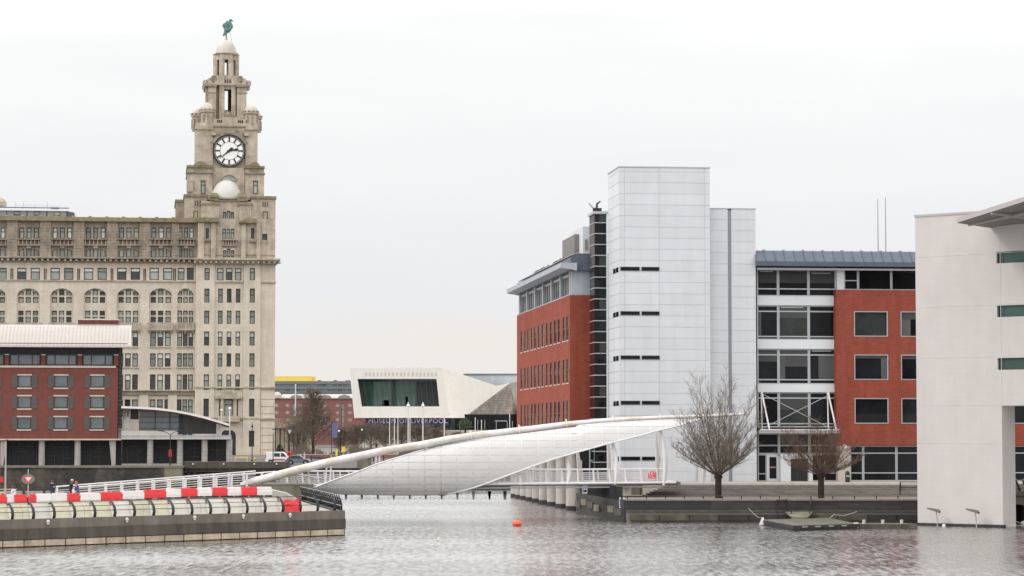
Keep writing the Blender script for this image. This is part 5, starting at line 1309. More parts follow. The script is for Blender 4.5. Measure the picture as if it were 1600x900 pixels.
# ================================================================== CLOCK TOWER BUILDING
LY = radians(8)
LO = P(305, 712, 560.0); LO.z = 2.2
lv = thing('clock_tower_building', 'great pale stone office building with domed clock tower', 'building', LO, LY)
F = Frame(LO, LY, lv)
def fx(px, c=0.0): return F.x(px, c, 500)
def fz(py, c=0.0, px=300): return F.z(py, px, c)
S1, S2, S3 = 'stone', 'stone_dark', 'stone_tower'
bays = [(-8.4, 11.4, 8.2), (43.9, 11.4, 8.2), (96.1, 11.4, 8.2), (148.4, 11.4, 8.2), (200.3, 11.4, 8.2), (250.9, 11.6, 8.2), (289.6, 8.7, 6.8)]
DEP = .55
rl = random.Random(11)
def lwin(px, t0, t1, wpx, c, trans=(), blind=0., parent=None, pm=None):
    x0, x1 = fx(px - wpx / 2, c), fx(px + wpx / 2, c); z0, z1 = fz(t1, c, px), fz(t0, c, px)
    pm = pm or ('pane_grey' if rl.random() < .72 else 'pane_dark')
    window(lv, (x0 + x1) / 2, c + .28, (z0 + z1) / 2, round(x1 - x0, 1), round(z1 - z0, 1), (), trans, pm=pm, blind=blind, bar=.16, dep=.2)
    return (x0, x1, z0, z1)
def rect(px, t0, t1, wpx, c): return (fx(px - wpx / 2, c), fx(px + wpx / 2, c), fz(t1, c, px), fz(t0, c, px))
xLL = fx(-60); xM = fx(306)
lower, upper, back = [], [], []
wl_ = MB()                                   # lower wall
for bp, of, w in bays:
    ah = 18 if w > 7 else 13
    lower.append((fx(bp - ah), fx(bp + ah), fz(515, 0, bp), fz(450.5, 0, bp)))
    for s in (-1, 1):
        wpx = 14.6 if w > 7 else 10.6; o2 = 10.6 if w > 7 else 7.2
        lower.append(rect(bp + s * o2, 418.5, 437.3, wpx, 0)); lwin(bp + s * o2, 418.5, 437.3, wpx, 0, (.68,), .30 if rl.random() < .75 else 0)
    for t0, t1, tr in ((518.5, 541, .62), (552, 573, .62), (585, 609, .62)):
        for k in (-1, 0, 1):
            lower.append(rect(bp + k * of, t0, t1, w + .6, 0))
            blind_down = rl.random() < {518.5: .55, 552: .45, 585: .35}[t0]  # window with a white blind over its upper part
            lwin(bp + k * of, t0, t1, w + .6, 0, (tr,), .36 if blind_down else 0)
    for k in (-1, 0, 1):
        lower.append(rect(bp + k * of, 624, 652, w + .6, 0)); lwin(bp + k * of, 624, 652, w + .6, 0, (.6,), 0)
        lower.append(rect(bp + k * of, 662, 690, w + .6, 0)); lwin(bp + k * of, 662, 690, w + .6, 0, (.6,), 0)
for a, e in zip(bays, bays[1:]):             # niches between the paired windows
    m_ = (a[0] + e[0]) / 2 + (0 if e[2] > 7 else 2)
    lower.append(rect(m_, 419.5, 439, 4.6, 0))
wl_.wall(xLL, xM, 0, fz(408), 0, lower, DEP)
for bp, of, w in bays:
    ah = 18 if w > 7 else 13
    wl_.arch(fx(bp - ah), fx(bp + ah), fz(450.5, 0, bp), fz(450.5, 0, bp) - fz(464, 0, bp), 0, DEP, 8)
    hs = []
    for k in (-1, 0, 1):
        t0a = 452.2 if k == 0 else 455.5
        for r in ((t0a, 461.6), (464, 473.2), (485.5, 493), (494.8, 503.8)):
            hs.append((fx(bp + k * of - w / 2, DEP), fx(bp + k * of + w / 2, DEP), fz(r[1], DEP, bp), fz(r[0], DEP, bp)))
    bm_ = MB(); bm_.wall(fx(bp - ah) - .05, fx(bp + ah) + .05, fz(516, 0, bp), fz(450, 0, bp), DEP, hs, .4)
    bm_.build('arch_infill', M[S1], lv)
    for k in (-1, 0, 1):
        for r, tr in (((452.2 if k == 0 else 455.5, 461.6), ()), ((464, 473.2), ()), ((485.5, 493), ()), ((494.8, 503.8), ())):
            pass
        lwin(bp + k * of, 452.2 if k == 0 else 455.5, 473.2, w, DEP, (.46,), 0)
        lwin(bp + k * of, 485.5, 503.8, w, DEP, (.55,), 0)
    # balcony
    za, zb = fz(514.5, 0, bp), fz(504.5, 0, bp); x0, x1 = fx(bp - ah - 1.5), fx(bp + ah + 1.5)
    q = MB(); q.box(x0, x1, -.75, .5, za - .25, za); q.box(x0, x1, -.75, -.5, zb - .2, zb); q.box(x0, x0 + .55, -.8, .3, za, zb + .1); q.box(x1 - .55, x1, -.8, .3, za, zb + .1)
    nb_ = 9
    for i in range(nb_):
        xx = x0 + .6 + (x1 - x0 - 1.2) * (i + .5) / nb_; q.box(xx - .11, xx + .11, -.68, -.55, za, zb - .2)
    for i in (0, 1, 2):
        xx = x0 + .4 + (x1 - x0 - .8) * i / 2; q.hexa([(xx - .2, -.05, za - 1.0), (xx + .2, -.05, za - 1.0), (xx + .2, .05, za - 1.0), (xx - .2, .05, za - 1.0), (xx - .25, -.7, za - .25), (xx + .25, -.7, za - .25), (xx + .25, .05, za - .25), (xx - .25, .05, za - .25)])
    q.build('balcony', M[S3], lv)
wl_.build('lower_wall', M[S1], lv)
for a, e in zip(bays, bays[1:]):
    m_ = (a[0] + e[0]) / 2 + (0 if e[2] > 7 else 2)
    r = rect(m_, 419.5, 439, 4.6, 0); q = MB(); q.lathe([(.30, r[2]), (.26, r[2] + .3), (.24, r[3] - .4), (.33, r[3])], (r[0] + r[1]) / 2, .42, 10); q.build('niche_column', M[S2], lv)
    q = MB(); q.box(r[0], r[1], .53, .6, r[2], r[3]); q.build('niche_back', M[S2], lv)
for bp, of, w in bays:                       # window sills
    for t in (541.6, 573.6):
        q = MB(); x0, x1 = fx(bp - of - w * .7), fx(bp + of + w * .7); q.box(x0, x1, -.22, .1, fz(t + 1.6, 0, bp), fz(t, 0, bp)); q.build('sill', M[S3], lv)
q = MB(); q.box(xLL, xM, -.25, .2, fz(441), fz(438.9)); q.build('string_course', M[S3], lv)
q = MB(); q.box(xLL, xM, -.55, .2, fz(617), fz(611.5)); q.box(xLL, xM, -.9, .2, fz(611.5), fz(610)); q.build('string_course', M[S2], lv)
for a, e in zip(bays, bays[1:]):
    m_ = (a[0] + e[0]) / 2; q = MB(); q.box(fx(m_ - 7), fx(m_ + 7), -.45, .1, 0, fz(617.2)); q.build('pilaster', M[S1], lv)
# main cornice with brackets
q = MB(); q.box(xLL, xM, -.6, .2, fz(411), fz(408.2)); q.box(xLL, xM, -1.5, .2, fz(406), fz(403.5)); q.box(xLL, xM, -1.2, .2, fz(407), fz(406)); q.build('cornice', M[S2], lv)
q = MB(); q.box(-.22, .22, -1.3, .0, -.4, 0); bk = q.mesh('bracket', M[S3])
x_ = xLL
while x_ < xM: link('bracket', bk, lv, (x_, -.0, fz(407.05))); x_ += 1.22
# upper (attic) storeys set back a little
CU = .5
uh = []
for bp, of, w in bays:
    for k in (-1, 0, 1):
        uh.append(rect(bp + k * of, 355.5, 372.6, w - .6, CU)); lwin(bp + k * of, 355.5, 372.6, w - .6, CU, (.62,), 0, pm='pane_grey' if rl.random() < .6 else 'blind')
        t0 = 387.3 if k == 0 else 388.5
        uh.append(rect(bp + k * of, t0, 402, w - .2, CU)); lwin(bp + k * of, t0, 402, w - .2, CU, (), 0, pm='pane_grey')
q = MB(); q.wall(xLL, xM + 1, fz(404), fz(342, CU), CU, uh, .45)
q.build('attic_wall', M[S2], lv)
for bp, of, w in bays:
    x0, x1 = fx(bp - of - w * .8, CU), fx(bp + of + w * .8, CU); z0, z1 = fz(383, CU, bp), fz(373.2, CU, bp)
    q = MB(); q.box(x0, x1, CU - .9, CU, z1 - .22, z1); q.box(x0, x1, CU - .8, CU, z0 - .15, z0 + .1)
    for i in range(6):
        xx = x0 + .3 + (x1 - x0 - .6) * i / 5; q.lathe([(.14, z0), (.2, z0 + .35), (.1, z0 + .9), (.14, z1 - .2)], xx, CU - .55, 8)
    q.box((x0 + x1) / 2 - .5, (x0 + x1) / 2 + .5, CU - .6, CU, z0 - .75, z0 - .15)
    q.build('balustrade', M[S2], lv)
    for k, sg in ((-1, -1), (1, 1)):         # segmental heads of the side lights
        xo = fx(bp + k * of + sg * w / 2, CU); xi = fx(bp + k * of - sg * w / 2, CU); zt_ = fz(388.4, CU, bp)
        q = MB(); q.quad((xi, CU - .01, zt_ + .02), (xo, CU - .01, zt_ + .02), (xo, CU - .01, zt_ - .5)); q.quad((xo, CU - .01, zt_ - .5), (xo, CU + .4, zt_ - .5), (xi, CU + .4, zt_ + .02), (xi, CU - .01, zt_ + .02)); q.build('arch_head', M[S2], lv)
for a, e in zip(bays, bays[1:]):
    m_ = (a[0] + e[0]) / 2 + (0 if e[2] > 7 else 3); hw = 8.5 if e[2] > 7 else 5.5
    q = MB()
    z0, z1 = fz(403.5), fz(346, CU); nc = 13
    for i in range(nc): q.box(fx(m_ - hw, CU), fx(m_ + hw, CU), CU - .55, CU + .1, z0 + (z1 - z0) * i / nc, z0 + (z1 - z0) * (i + .9) / nc)
    q.box(fx(m_ - hw, CU) + .06, fx(m_ + hw, CU) - .06, CU - .47, CU + .1, z0, z1)
    q.build('rusticated_pier', M[S2], lv)
q = MB(); q.box(xLL, xM, CU - .9, CU + 1.2, fz(346, CU), fz(341.5, CU)); q.box(xLL, xM, CU - 1.1, CU + 1.2, fz(348.0, CU), fz(346.0, CU)); q.build('parapet', M['stone_moss'], lv)
q = MB(); q.box(xLL, xM + 4, CU + 1.05, CU + 22, 0, fz(343, CU)); q.build('building_core', M[S2], lv)
x_ = xLL + 2
while x_ < xM - 3: 
    q = MB(); q.ball((x_, CU + .1, fz(341.3, CU)), .32, 8, 5, 1.4); q.build('parapet_stone', M['stone_moss'], lv); x_ += 3.6
# rooftop glazed storey
CRF = 6.0
q = MB(); q.box(fx(-60, CRF), fx(104, CRF), CRF, CRF + 9, fz(345, CRF, 50), fz(329, CRF, 50)); rp = q.build('rooftop_storey', M['pane_grey'], lv)
q = MB(); q.prism([(fx(-60, CRF), fz(329.5, CRF, 50)), (fx(104, CRF), fz(329.5, CRF, 50)), (fx(114.5, CRF), fz(331.5, CRF, 50)), (fx(114.5, CRF), fz(333, CRF, 50)), (fx(114.5, CRF) , fz(340, CRF, 50)), (fx(104.6, CRF), fz(340, CRF, 50)), (fx(104.6, CRF), fz(330, CRF, 50)), (fx(-60, CRF), fz(330, CRF, 50))], CRF - .2, CRF + 9); q.build('end_panel', M['zinc'], rp)
q = MB(); q.hexa([(fx(-60, CRF), CRF - .3, fz(329.6, CRF, 50)), (fx(104, CRF), CRF - .3, fz(329.6, CRF, 50)), (fx(104, CRF), CRF + 8, fz(326, CRF, 50)), (fx(-60, CRF), CRF + 8, fz(326, CRF, 50)), (fx(-60, CRF), CRF - .3, fz(328.6, CRF, 50)), (fx(104, CRF), CRF - .3, fz(328.6, CRF, 50)), (fx(104, CRF), CRF + 8, fz(324.2, CRF, 50)), (fx(-60, CRF), CRF + 8, fz(324.2, CRF, 50))]); q.build('sloped_roof', M['panel_white'], rp)
q = MB(); q.box(fx(-60, CRF), fx(106, CRF), CRF - .1, CRF + .3, fz(325.2, CRF, 50), fz(323.8, CRF, 50)); q.build('blue_edge', M['blue_banner'], rp)
for px in (8.5, 40.5, 71.5, 103):
    q = MB(); q.box(fx(px, CRF) - .09, fx(px, CRF) + .09, CRF - .08, CRF, fz(341, CRF, 50), fz(329.6, CRF, 50)); q.build('mullion', M['win_frame'], rp)
for px in (24.5, 56, 87.5):
    w_ = window(lv, fx(px, CRF), CRF - .15, fz(333.3, CRF, 50), 1.35, .8, fm='win_frame', pm='pane_grey', bar=.13, dep=.14)
for px, t in ((22, 315), (34, 314), (71.5, 313.5), (52, 319)):
    q = MB(); q.tube([(fx(px, CRF), CRF + 2, fz(325, CRF, 50)), (fx(px, CRF), CRF + 2, fz(t, CRF, 50))], .05, 5); q.build('roof_aerial', M['galv'], rp)
q = MB(); q.tube([(fx(20, CRF), CRF + 2, fz(319.5, CRF, 50)), (fx(94, CRF), CRF + 2, fz(320, CRF, 50))], .04, 5); q.box(fx(76, CRF), fx(90, CRF), CRF + 2, CRF + 4, fz(324, CRF, 50), fz(322, CRF, 50)); q.build('roof_rail', M['galv'], rp)
q = MB(); q.lathe([(1.6, 0), (1.6, .9), (1.0, 1.6), (.2, 2.0)], fx(-3, 9), 9, 14); o = q.build('roof_cupola', M[S3], lv); o.location.z = fz(322, 9, 0)

# ---- end pavilion under the clock tower
CP = -1.2
px0, px1 = 305.5, 430
ph = []
for px in (323, 394): 
    for t0, t1, tr, bl_ in ((419, 438, .68, .3), (451, 473, .55, 0), (485.5, 506, .55, 0), (518, 540, .6, .36), (552, 573, .6, 0), (585, 609, .6, .36)):
        ph.append(rect(px, t0, t1, 8, CP)); lwin(px, t0, t1, 8, CP, (tr,), bl_ if px < 360 or t0 in (419, 518) else 0)
for k in (-1, 0, 1):
    for t0, t1, tr, bl_ in ((451, 473, .55, 0), (485.5, 506, .55, 0), (518, 540, .6, .36), (552, 573, .6, 0), (585, 609, .6, .3)):
        ph.append(rect(358 + 13.8 * k, t0, t1, 7.2, CP)); lwin(358 + 13.8 * k, t0, t1, 7.2, CP, (tr,), bl_)
    ph.append(rect(357.7 + 14 * k, 419, 438, 10.2, CP)); lwin(357.7 + 14 * k, 419, 438, 10.2, CP, (.68,), .3)
ph.append(rect(323, 623, 651, 8.4, CP)); lwin(323, 623, 651, 8.4, CP, (.6,), 0, pm='pane_dark')
ph.append(rect(394, 623, 651, 8.4, CP)); lwin(394, 623, 651, 8.4, CP, (.6,), 0, pm='pane_dark')
ph.append(rect(394, 673, 698, 8.4, CP)); lwin(394, 673, 698, 8.4, CP, (.5,), 0, pm='pane_dark')
ph.append((fx(345.5, CP), fx(370, CP), 0, fz(671, CP)))
ph.append(rect(358, 624, 652, 13, CP)); lwin(358, 624, 652, 13, CP, (.7,), 0)
for s in (-1, 1): ph.append(rect(358 + 12.6 * s, 624, 652, 4.4, CP)); lwin(358 + 12.6 * s, 624, 652, 4.4, CP, (), 0, pm='pane_dark')
q = MB(); q.wall(fx(px0, CP), fx(px1, CP), 0, fz(408, CP), CP, ph, .6)
q.arch(fx(345.5, CP), fx(370, CP), fz(671, CP), 1.5, CP, .6)
q.quad((fx(px0, CP), CP, 0), (fx(px0, CP), 1, 0), (fx(px0, CP), 1, fz(408, CP)), (fx(px0, CP), CP, fz(408, CP)))
q.quad((fx(px1, CP), CP, 0), (fx(px1, CP), CP, fz(408, CP)), (fx(px1, CP), 26, fz(408, CP)), (fx(px1, CP), 26, 0))
q.build('pavilion_wall', M[S1], lv)
q = MB(); q.box(fx(346, CP), fx(369.5, CP), CP + .55, CP + .7, 0, fz(672, CP)); q.build('arched_door', M['pane_dark'], lv)
for a, e in ((306, 335), (380.5, 407)):       # corner piers
    hs = [h for h in ph if fx(a, CP) < h[0] and h[1] < fx(e, CP)]
    q = MB(); q.wall(fx(a, CP), fx(e, CP), 0, fz(411.5, CP), CP - .35, hs, .36)
    for xx in (fx(a, CP), fx(e, CP)): q.quad((xx, CP - .35, 0), (xx, CP, 0), (xx, CP, fz(411.5, CP)), (xx, CP - .35, fz(411.5, CP)))
    q.build('corner_pier', M[S1], lv)
q = MB()
for i in range(9): z0 = .3 + i * (fz(612, CP) - .3) / 9; q.box(fx(408, CP), fx(429.6, CP), CP - .18, CP + .1, z0, z0 + (fz(612, CP)) / 9 - .16)
q.build('rusticated_base', M[S1], lv)
q = MB(); q.box(fx(305, CP), fx(431, CP), CP - .5, CP + .2, fz(606.5, CP), fz(604, CP)); q.box(fx(305, CP), fx(431, CP), CP - .3, CP + .2, fz(441, CP), fz(439, CP)); q.build('string_course', M[S3], lv)
q = MB(); q.box(fx(305, CP), fx(431, CP), CP - .45, CP + .2, fz(655, CP), fz(652.6, CP)); q.build('string_course', M[S3], lv)
# aedicule round the first floor window
q = MB()
for px in (347.6, 368.4): q.lathe([(.42, fz(652, CP)), (.36, fz(650, CP)), (.32, fz(626, CP)), (.45, fz(623.5, CP))], fx(px, CP), CP - .55, 10)
x0, x1 = fx(338, CP), fx(379, CP); q.box(x0, x1, CP - 1.0, CP, fz(623, CP), fz(619, CP))
n_ = 10; xm, hw = (x0 + x1) / 2, (x1 - x0) / 2 * .62
q.prism([(xm - hw * cos(pi * i / n_), fz(619, CP) + 1.5 * sin(pi * i / n_)) for i in range(n_, -1, -1)], CP - .9, CP - .02)
q.box(fx(341, CP), fx(376, CP), CP - 1.4, CP, fz(659, CP), fz(655.2, CP))
q.build('door_surround', M[S3], lv)
q = MB(); q.box(fx(341, CP), fx(376, CP), CP - 1.4, CP - 1.1, fz(655.0, CP), fz(650, CP)); q.build('balcony', M[S3], lv)
# pavilion cornice
q = MB(); q.box(fx(303, CP), fx(432, CP), CP - .9, CP + 8, fz(412, CP), fz(408.6, CP)); q.box(fx(302, CP), fx(437, CP), CP - 1.9, CP + 8, fz(406.3, CP), fz(403.6, CP)); q.box(fx(302.5, CP), fx(435.5, CP), CP - 1.4, CP + 8, fz(408.6, CP), fz(406.3, CP)); q.build('cornice', M[S3], lv)
x_ = fx(304, CP)
while x_ < fx(436, CP): link('bracket', bk, lv, (x_, CP - .35, fz(408.3, CP))); x_ += 1.15
# attic of the pavilion
CA = -.6
ph = []
for px, t0, t1, w in ((323, 356.5, 373, 5), (394, 356.5, 373, 5), (413, 365.5, 375, 8)):
    ph.append(rect(px, t0, t1, w, CA)); lwin(px, t0, t1, w, CA, (.6,), 0)
for k in (-1, 0, 1):
    ph.append(rect(356 + 6.6 * k, 357.5, 373, 5.4, CA)); lwin(356 + 6.6 * k, 357.5, 373, 5.4, CA, (.6,), 0)
    ph.append(rect(356.7 + 6 * k, 388.5, 402, 5.2, CA)); lwin(356.7 + 6 * k, 388.5 if k == 0 else 389.8, 402, 5.2, CA, (), 0, pm='pane_grey')
q = MB(); q.wall(fx(308, CA), fx(429.5, CA), fz(404, CA), fz(341, CA), CA, ph, .5)
q.quad((fx(308, CA), CA, fz(404, CA)), (fx(308, CA), 6, fz(404, CA)), (fx(308, CA), 6, fz(341, CA)), (fx(308, CA), CA, fz(341, CA)))
q.quad((fx(429.5, CA), CA, fz(404, CA)), (fx(429.5, CA), CA, fz(341, CA)), (fx(429.5, CA), 24, fz(341, CA)), (fx(429.5, CA), 24, fz(404, CA)))
q.build('attic_wall', M[S3], lv)
for a, e in ((308.3, 318), (329, 336), (376, 383), (400, 406)):
    q = MB(); q.box(fx(a, CA), fx(e, CA), CA - .6, CA + .1, fz(403.4, CA), fz(348, CA)); q.build('attic_pier', M[S3], lv)
x0, x1 = fx(346, CA), fx(370, CA)
q = MB(); z0, z1 = fz(383, CA), fz(374, CA); q.box(x0, x1, CA - .9, CA, z1 - .2, z1); q.box(x0, x1, CA - .8, CA, z0 - .15, z0 + .1)
for i in range(6): q.lathe([(.14, z0), (.2, z0 + .35), (.1, z0 + .9), (.14, z1 - .2)], x0 + .3 + (x1 - x0 - .6) * i / 5, CA - .55, 8)
q.build('balustrade', M[S2], lv)
for px in (323, 394):
    q = MB(); q.box(fx(px - 5, CA), fx(px + 5, CA), CA - .6, CA, fz(377, CA), fz(374.5, CA)); q.build('sill', M[S2], lv)
q = MB(); q.box(fx(306, CA), fx(341, CA), CA - 1.0, CA + 5, fz(347, CA), fz(340, CA)); q.box(fx(372, CA), fx(400, CA), CA - 1.0, CA + 5, fz(348, CA), fz(341, CA)); q.build('parapet', M['stone_moss'], lv)
q = MB(); q.ball((fx(377, CA), CA - .9, fz(345, CA)), .75, 10, 6, 1, 1, .9); q.ball((fx(323, CA), CA - .7, fz(345, CA)), .5, 10, 6, 1, 1, .9); q.build('carved_urn', M['stone_moss'], lv)
q = MB(); q.box(fx(309, CA), fx(429, CA), CA - .12, CA, fz(398.6, CA), fz(397, CA)); q.build('string_course', M[S2], lv)
# central gable block with the white dome
CB2 = .2
ph = []
for k, t in ((-1, 331.2), (0, 329.5), (1, 331.2)):
    ph.append(rect(356 + 6 * k, t, 343.5, 5, CB2)); lwin(356 + 6 * k, t, 343.5, 5, CB2, (), 0, pm='pane_grey')
q = MB(); q.wall(fx(314, CB2), fx(393, CB2), fz(342, CB2), fz(314, CB2), CB2, ph, .5)
for xx in (fx(314, CB2), fx(393, CB2)): q.quad((xx, CB2, fz(342, CB2)), (xx, 8, fz(342, CB2)), (xx, 8, fz(314, CB2)), (xx, CB2, fz(314, CB2)))
q.quad((fx(314, CB2), CB2, fz(314, CB2)), (fx(393, CB2), CB2, fz(314, CB2)), (fx(393, CB2), 8, fz(314, CB2)), (fx(314, CB2), 8, fz(314, CB2)))
q.build('gable_block', M[S3], lv)
q = MB(); q.box(fx(313, CB2), fx(341, CB2), CB2 - .5, CB2 + .3, fz(342, CB2), fz(319, CB2)); q.box(fx(373, CB2), fx(391.5, CB2), CB2 - .5, CB2 + .3, fz(342, CB2), fz(319, CB2)); q.build('gable_pier', M[S3], lv)
q = MB(); q.box(fx(333, CB2), fx(374, CB2), CB2 - .35, CB2 + 6, fz(314, CB2), fz(312.4, CB2)); q.box(fx(312, CB2), fx(342, CB2), CB2 - .7, CB2 + 6, fz(320, CB2), fz(316.5, CB2)); q.box(fx(371, CB2), fx(394, CB2), CB2 - .7, CB2 + 6, fz(320, CB2), fz(316.5, CB2)); q.build('cornice', M['stone_moss'], lv)
dr_ = (fx(377, 4) - fx(328, 4)) / 2; dz = fz(312.6, 4)
q = MB(); q.lathe([(dr_ * cos(pi / 2 * i / 12), dz + (fz(280.5, 4) - dz) * sin(pi / 2 * i / 12)) for i in range(12)] + [(.02, fz(280.5, 4))], fx(352.5, 4), 4.2, 28); q.build('white_dome', M['dome_white'], lv, smooth=True)
for a, e in ((326, 340.5), (369, 386)):
    m_ = (a + e) / 2; q = MB(); q.box(fx(a, 0), fx(e, 0), -.2, 1.4, fz(313, 0), fz(311, 0)); q.ball((fx(m_ - 2.5, 0), .5, fz(305.8, 0)), .78, 10, 7); q.ball((fx(m_ + 2.5, 0), .5, fz(306.2, 0)), .74, 10, 7); q.box(fx(a + 2, 0), fx(e - 2, 0), .0, 1.1, fz(311, 0), fz(301, 0)); q.build('carved_scroll', M['stone_moss'], lv)

# ---- tower stages
def block(a, e, t0, t1, c0, c1, name, m=S3): 
    q = MB(); q.box(fx(a, c0), fx(e, c0), c0, c1, fz(t1, c0, 350), fz(t0, c0, 350)); return q.build(name, M[m], lv)
block(391.5, 429.5, 308, 404, .0, 20, 'tower_base', S3); block(390, 431, 305.5, 309.5, -.4, 20.4, 'base_cornice', 'stone_moss')
block(273.5, 316, 315, 345, 5, 22, 'tower_base', S2); block(272, 317, 312.5, 316, 4.6, 22.4, 'base_cornice', 'stone_moss')
block(287, 322, 306, 345, 3.2, 20, 'tower_base', S3); block(285.5, 323, 304, 307.5, 2.8, 20.4, 'base_cornice', 'stone_moss')
for px in (303.8, 307.6, 311.4): block(px - .6, px + .6, 314, 322, 3.05, 3.2, 'slot', 'black')
for px in (410, 413.6, 417.2): block(px - .6, px + .6, 314.5, 322, -.12, 0, 'slot', 'black')
lwin(304.5, 329, 342, 7, 2.9, (), 0, pm='pane_dark'); lwin(413.5, 330, 349, 7.5, -.35, (), 0, pm='pane_grey')
block(331, 381, 262, 312, 4.2, 18, 'tower_wall', S3)
for a, e, wpx in ((291.5, 331, 316), (382, 411.5, 398)):
    block(a, e, 262, 312, 3.4, 19, 'corner_tower', S3)
    block(a - 1.5, e + 1.5, 269, 270.8, 3.0, 19.2, 'band', S2)
    block(a - 1.5 + (0 if a > 300 else 0), e + 1, 258.5, 262, 2.9, 19.4, 'cornice', 'stone_moss')
    q = MB(); xm = (fx(a, 3.4) + fx(e, 3.4)) / 2; n_ = 8; rad = (fx(e, 3.4) - fx(a, 3.4)) * .27
    q.prism([(xm - rad * cos(pi * i / n_), fz(258.6, 3.2) + .95 * sin(pi * i / n_)) for i in range(n_, -1, -1)], 2.8, 5.0); q.box(xm - rad * .8, xm + rad * .8, 3.1, 3.4, fz(270, 3.4), fz(259, 3.4)); q.build('arched_pediment', M['stone_moss'], lv)
    block(wpx - 4.2, wpx + 4.2, 281, 282.5, 3.2, 3.4, 'window_head', S2)
    lwin(wpx, 283, 303, 7, 3.0, (.7,), 0, pm='pane_grey'); 
block(290, 300, 283, 300, 3.0, 3.4, 'side_pier', S3)
# shaft
block(303.5, 400.5, 192, 262, 5.0, 18.5, 'tower_shaft', S3)
for a, e in ((303, 331), (382, 401)): block(a, e, 196, 258, 4.5, 6, 'shaft_pier', S3)
block(302.5, 331.5, 201.5, 203, 4.3, 6, 'band', S2); block(381.5, 401.5, 201.5, 203, 4.3, 6, 'band', S2)
block(331.5, 381.5, 196, 198, 4.7, 6, 'band', S2)
for px in (332, 384): block(px - 3.5, px + 3.5, 207, 211.5, 3.9, 5, 'bracket_stone', S3)
q = MB()
xm, zc_ = fx(356.4, 4.4), fz(234.8, 4.4); r_ = 3.95
n_ = 16; q.prism([(xm + 4.4 * cos(radians(25) + radians(130) * i / n_), zc_ + 4.4 * sin(radians(25) + radians(130) * i / n_)) for i in range(n_ + 1)] + [(xm - 3.6 * cos(radians(25)), zc_ + 3.4 * sin(radians(25))), (xm + 3.6 * cos(radians(25)), zc_ + 3.4 * sin(radians(25)))][0:0] + [(xm + 3.7 * cos(radians(155) - radians(130) * i / n_), zc_ + 3.7 * sin(radians(155) - radians(130) * i / n_)) for i in range(n_ + 1)], 4.3, 5.0)
q.box(xm - 1.3, xm + 1.3, 4.2, 5, zc_ + 3.9, zc_ + 4.9); q.box(xm - 2.9, xm - 2.0, 4.3, 5, zc_ + 3.3, zc_ + 4.5); q.box(xm + 2.0, xm + 2.9, 4.3, 5, zc_ + 3.3, zc_ + 4.5); q.build('clock_hood', M[S2], lv)
# clock face (its own part, hands and marks are pieces of it)
RC = 3.60
q = MB(); q.lathe([(RC - .10, 0), (RC - .10, .2)], 0, 0, 48)
cf = q.build('clock_face', M['clock_white'], lv); cf.rotation_euler = (pi / 2, 0, 0); cf.location = (xm, 4.55, zc_)
def ring(ra, rb, y0, y1, n=48):
    q = MB()
    for i in range(n):
        a, e = 2 * pi * i / n, 2 * pi * (i + 1) / n
        q.hexa([(ra * cos(a), ra * sin(a), y0), (rb * cos(a), rb * sin(a), y0), (rb * cos(e), rb * sin(e), y0), (ra * cos(e), ra * sin(e), y0), (ra * cos(a), ra * sin(a), y1), (rb * cos(a), rb * sin(a), y1), (rb * cos(e), rb * sin(e), y1), (ra * cos(e), ra * sin(e), y1)])
    return q
ring(RC - .28, RC + .05, .15, .34).build('rim', M['black'], cf); ring(RC - .56, RC - .44, .19, .25).build('minute_ring', M['black'], cf); ring(1.98, 2.06, .19, .24).build('inner_ring', M['black'], cf)
q = MB()
for i in range(60):
    a = 2 * pi * i / 60; q.beam((cos(a) * (RC - .46), sin(a) * (RC - .46), .22), (cos(a) * (RC - .26), sin(a) * (RC - .26), .22), .13, .06)
q.build('minute_marks', M['black'], cf)
q = MB(); q.box(2.02, RC - .5, -.17, .17, .19, .25); hm = q.mesh('hour_mark', M['black'])
for i in range(12):
    o = link('hour_mark', hm, cf); o.rotation_euler = (0, 0, 2 * pi * i / 12)
def hand(name, ang, pts):                      # ang clockwise from 12
    q = MB(); a = pi / 2 - ang; n = len(pts); 
    q.slab([(p[0] * cos(a) - p[1] * sin(a), p[0] * sin(a) + p[1] * cos(a)) for p in pts], .27, .33); return q.build(name, M['black'], cf)
hand('hour_hand', radians(80), [(-.5, -.2), (1.2, -.14), (1.4, -.33), (1.75, -.28), (2.15, 0), (1.75, .28), (1.4, .33), (1.2, .14), (-.5, .2)])
hand('minute_hand', radians(231), [(-1.0, -.26), (-.6, -.34), (0, -.2), (1.2, -.12), (2.7, -.05), (2.7, .05), (1.2, .12), (0, .2), (-.6, .34), (-1.0, .26)])
q = MB(); q.lathe([(.3, .2), (.3, .36)], 0, 0, 12); q.build('hub', M['black'], cf)
# lunette above the dome
q = MB(); q.prism([(fx(356, 4) + 1.5 * cos(pi * i / 8), fz(282, 4) + 1.2 * sin(pi * i / 8)) for i in range(9)], 4.05, 4.3); q.build('lunette', M['pane_grey'], lv)
q = MB(); q.tube([(fx(356, 4) + 1.7 * cos(pi * i / 8), 4.0, fz(282, 4) + 1.35 * sin(pi * i / 8)) for i in range(9)], .16, 6); q.build('lunette_arch', M[S2], lv)
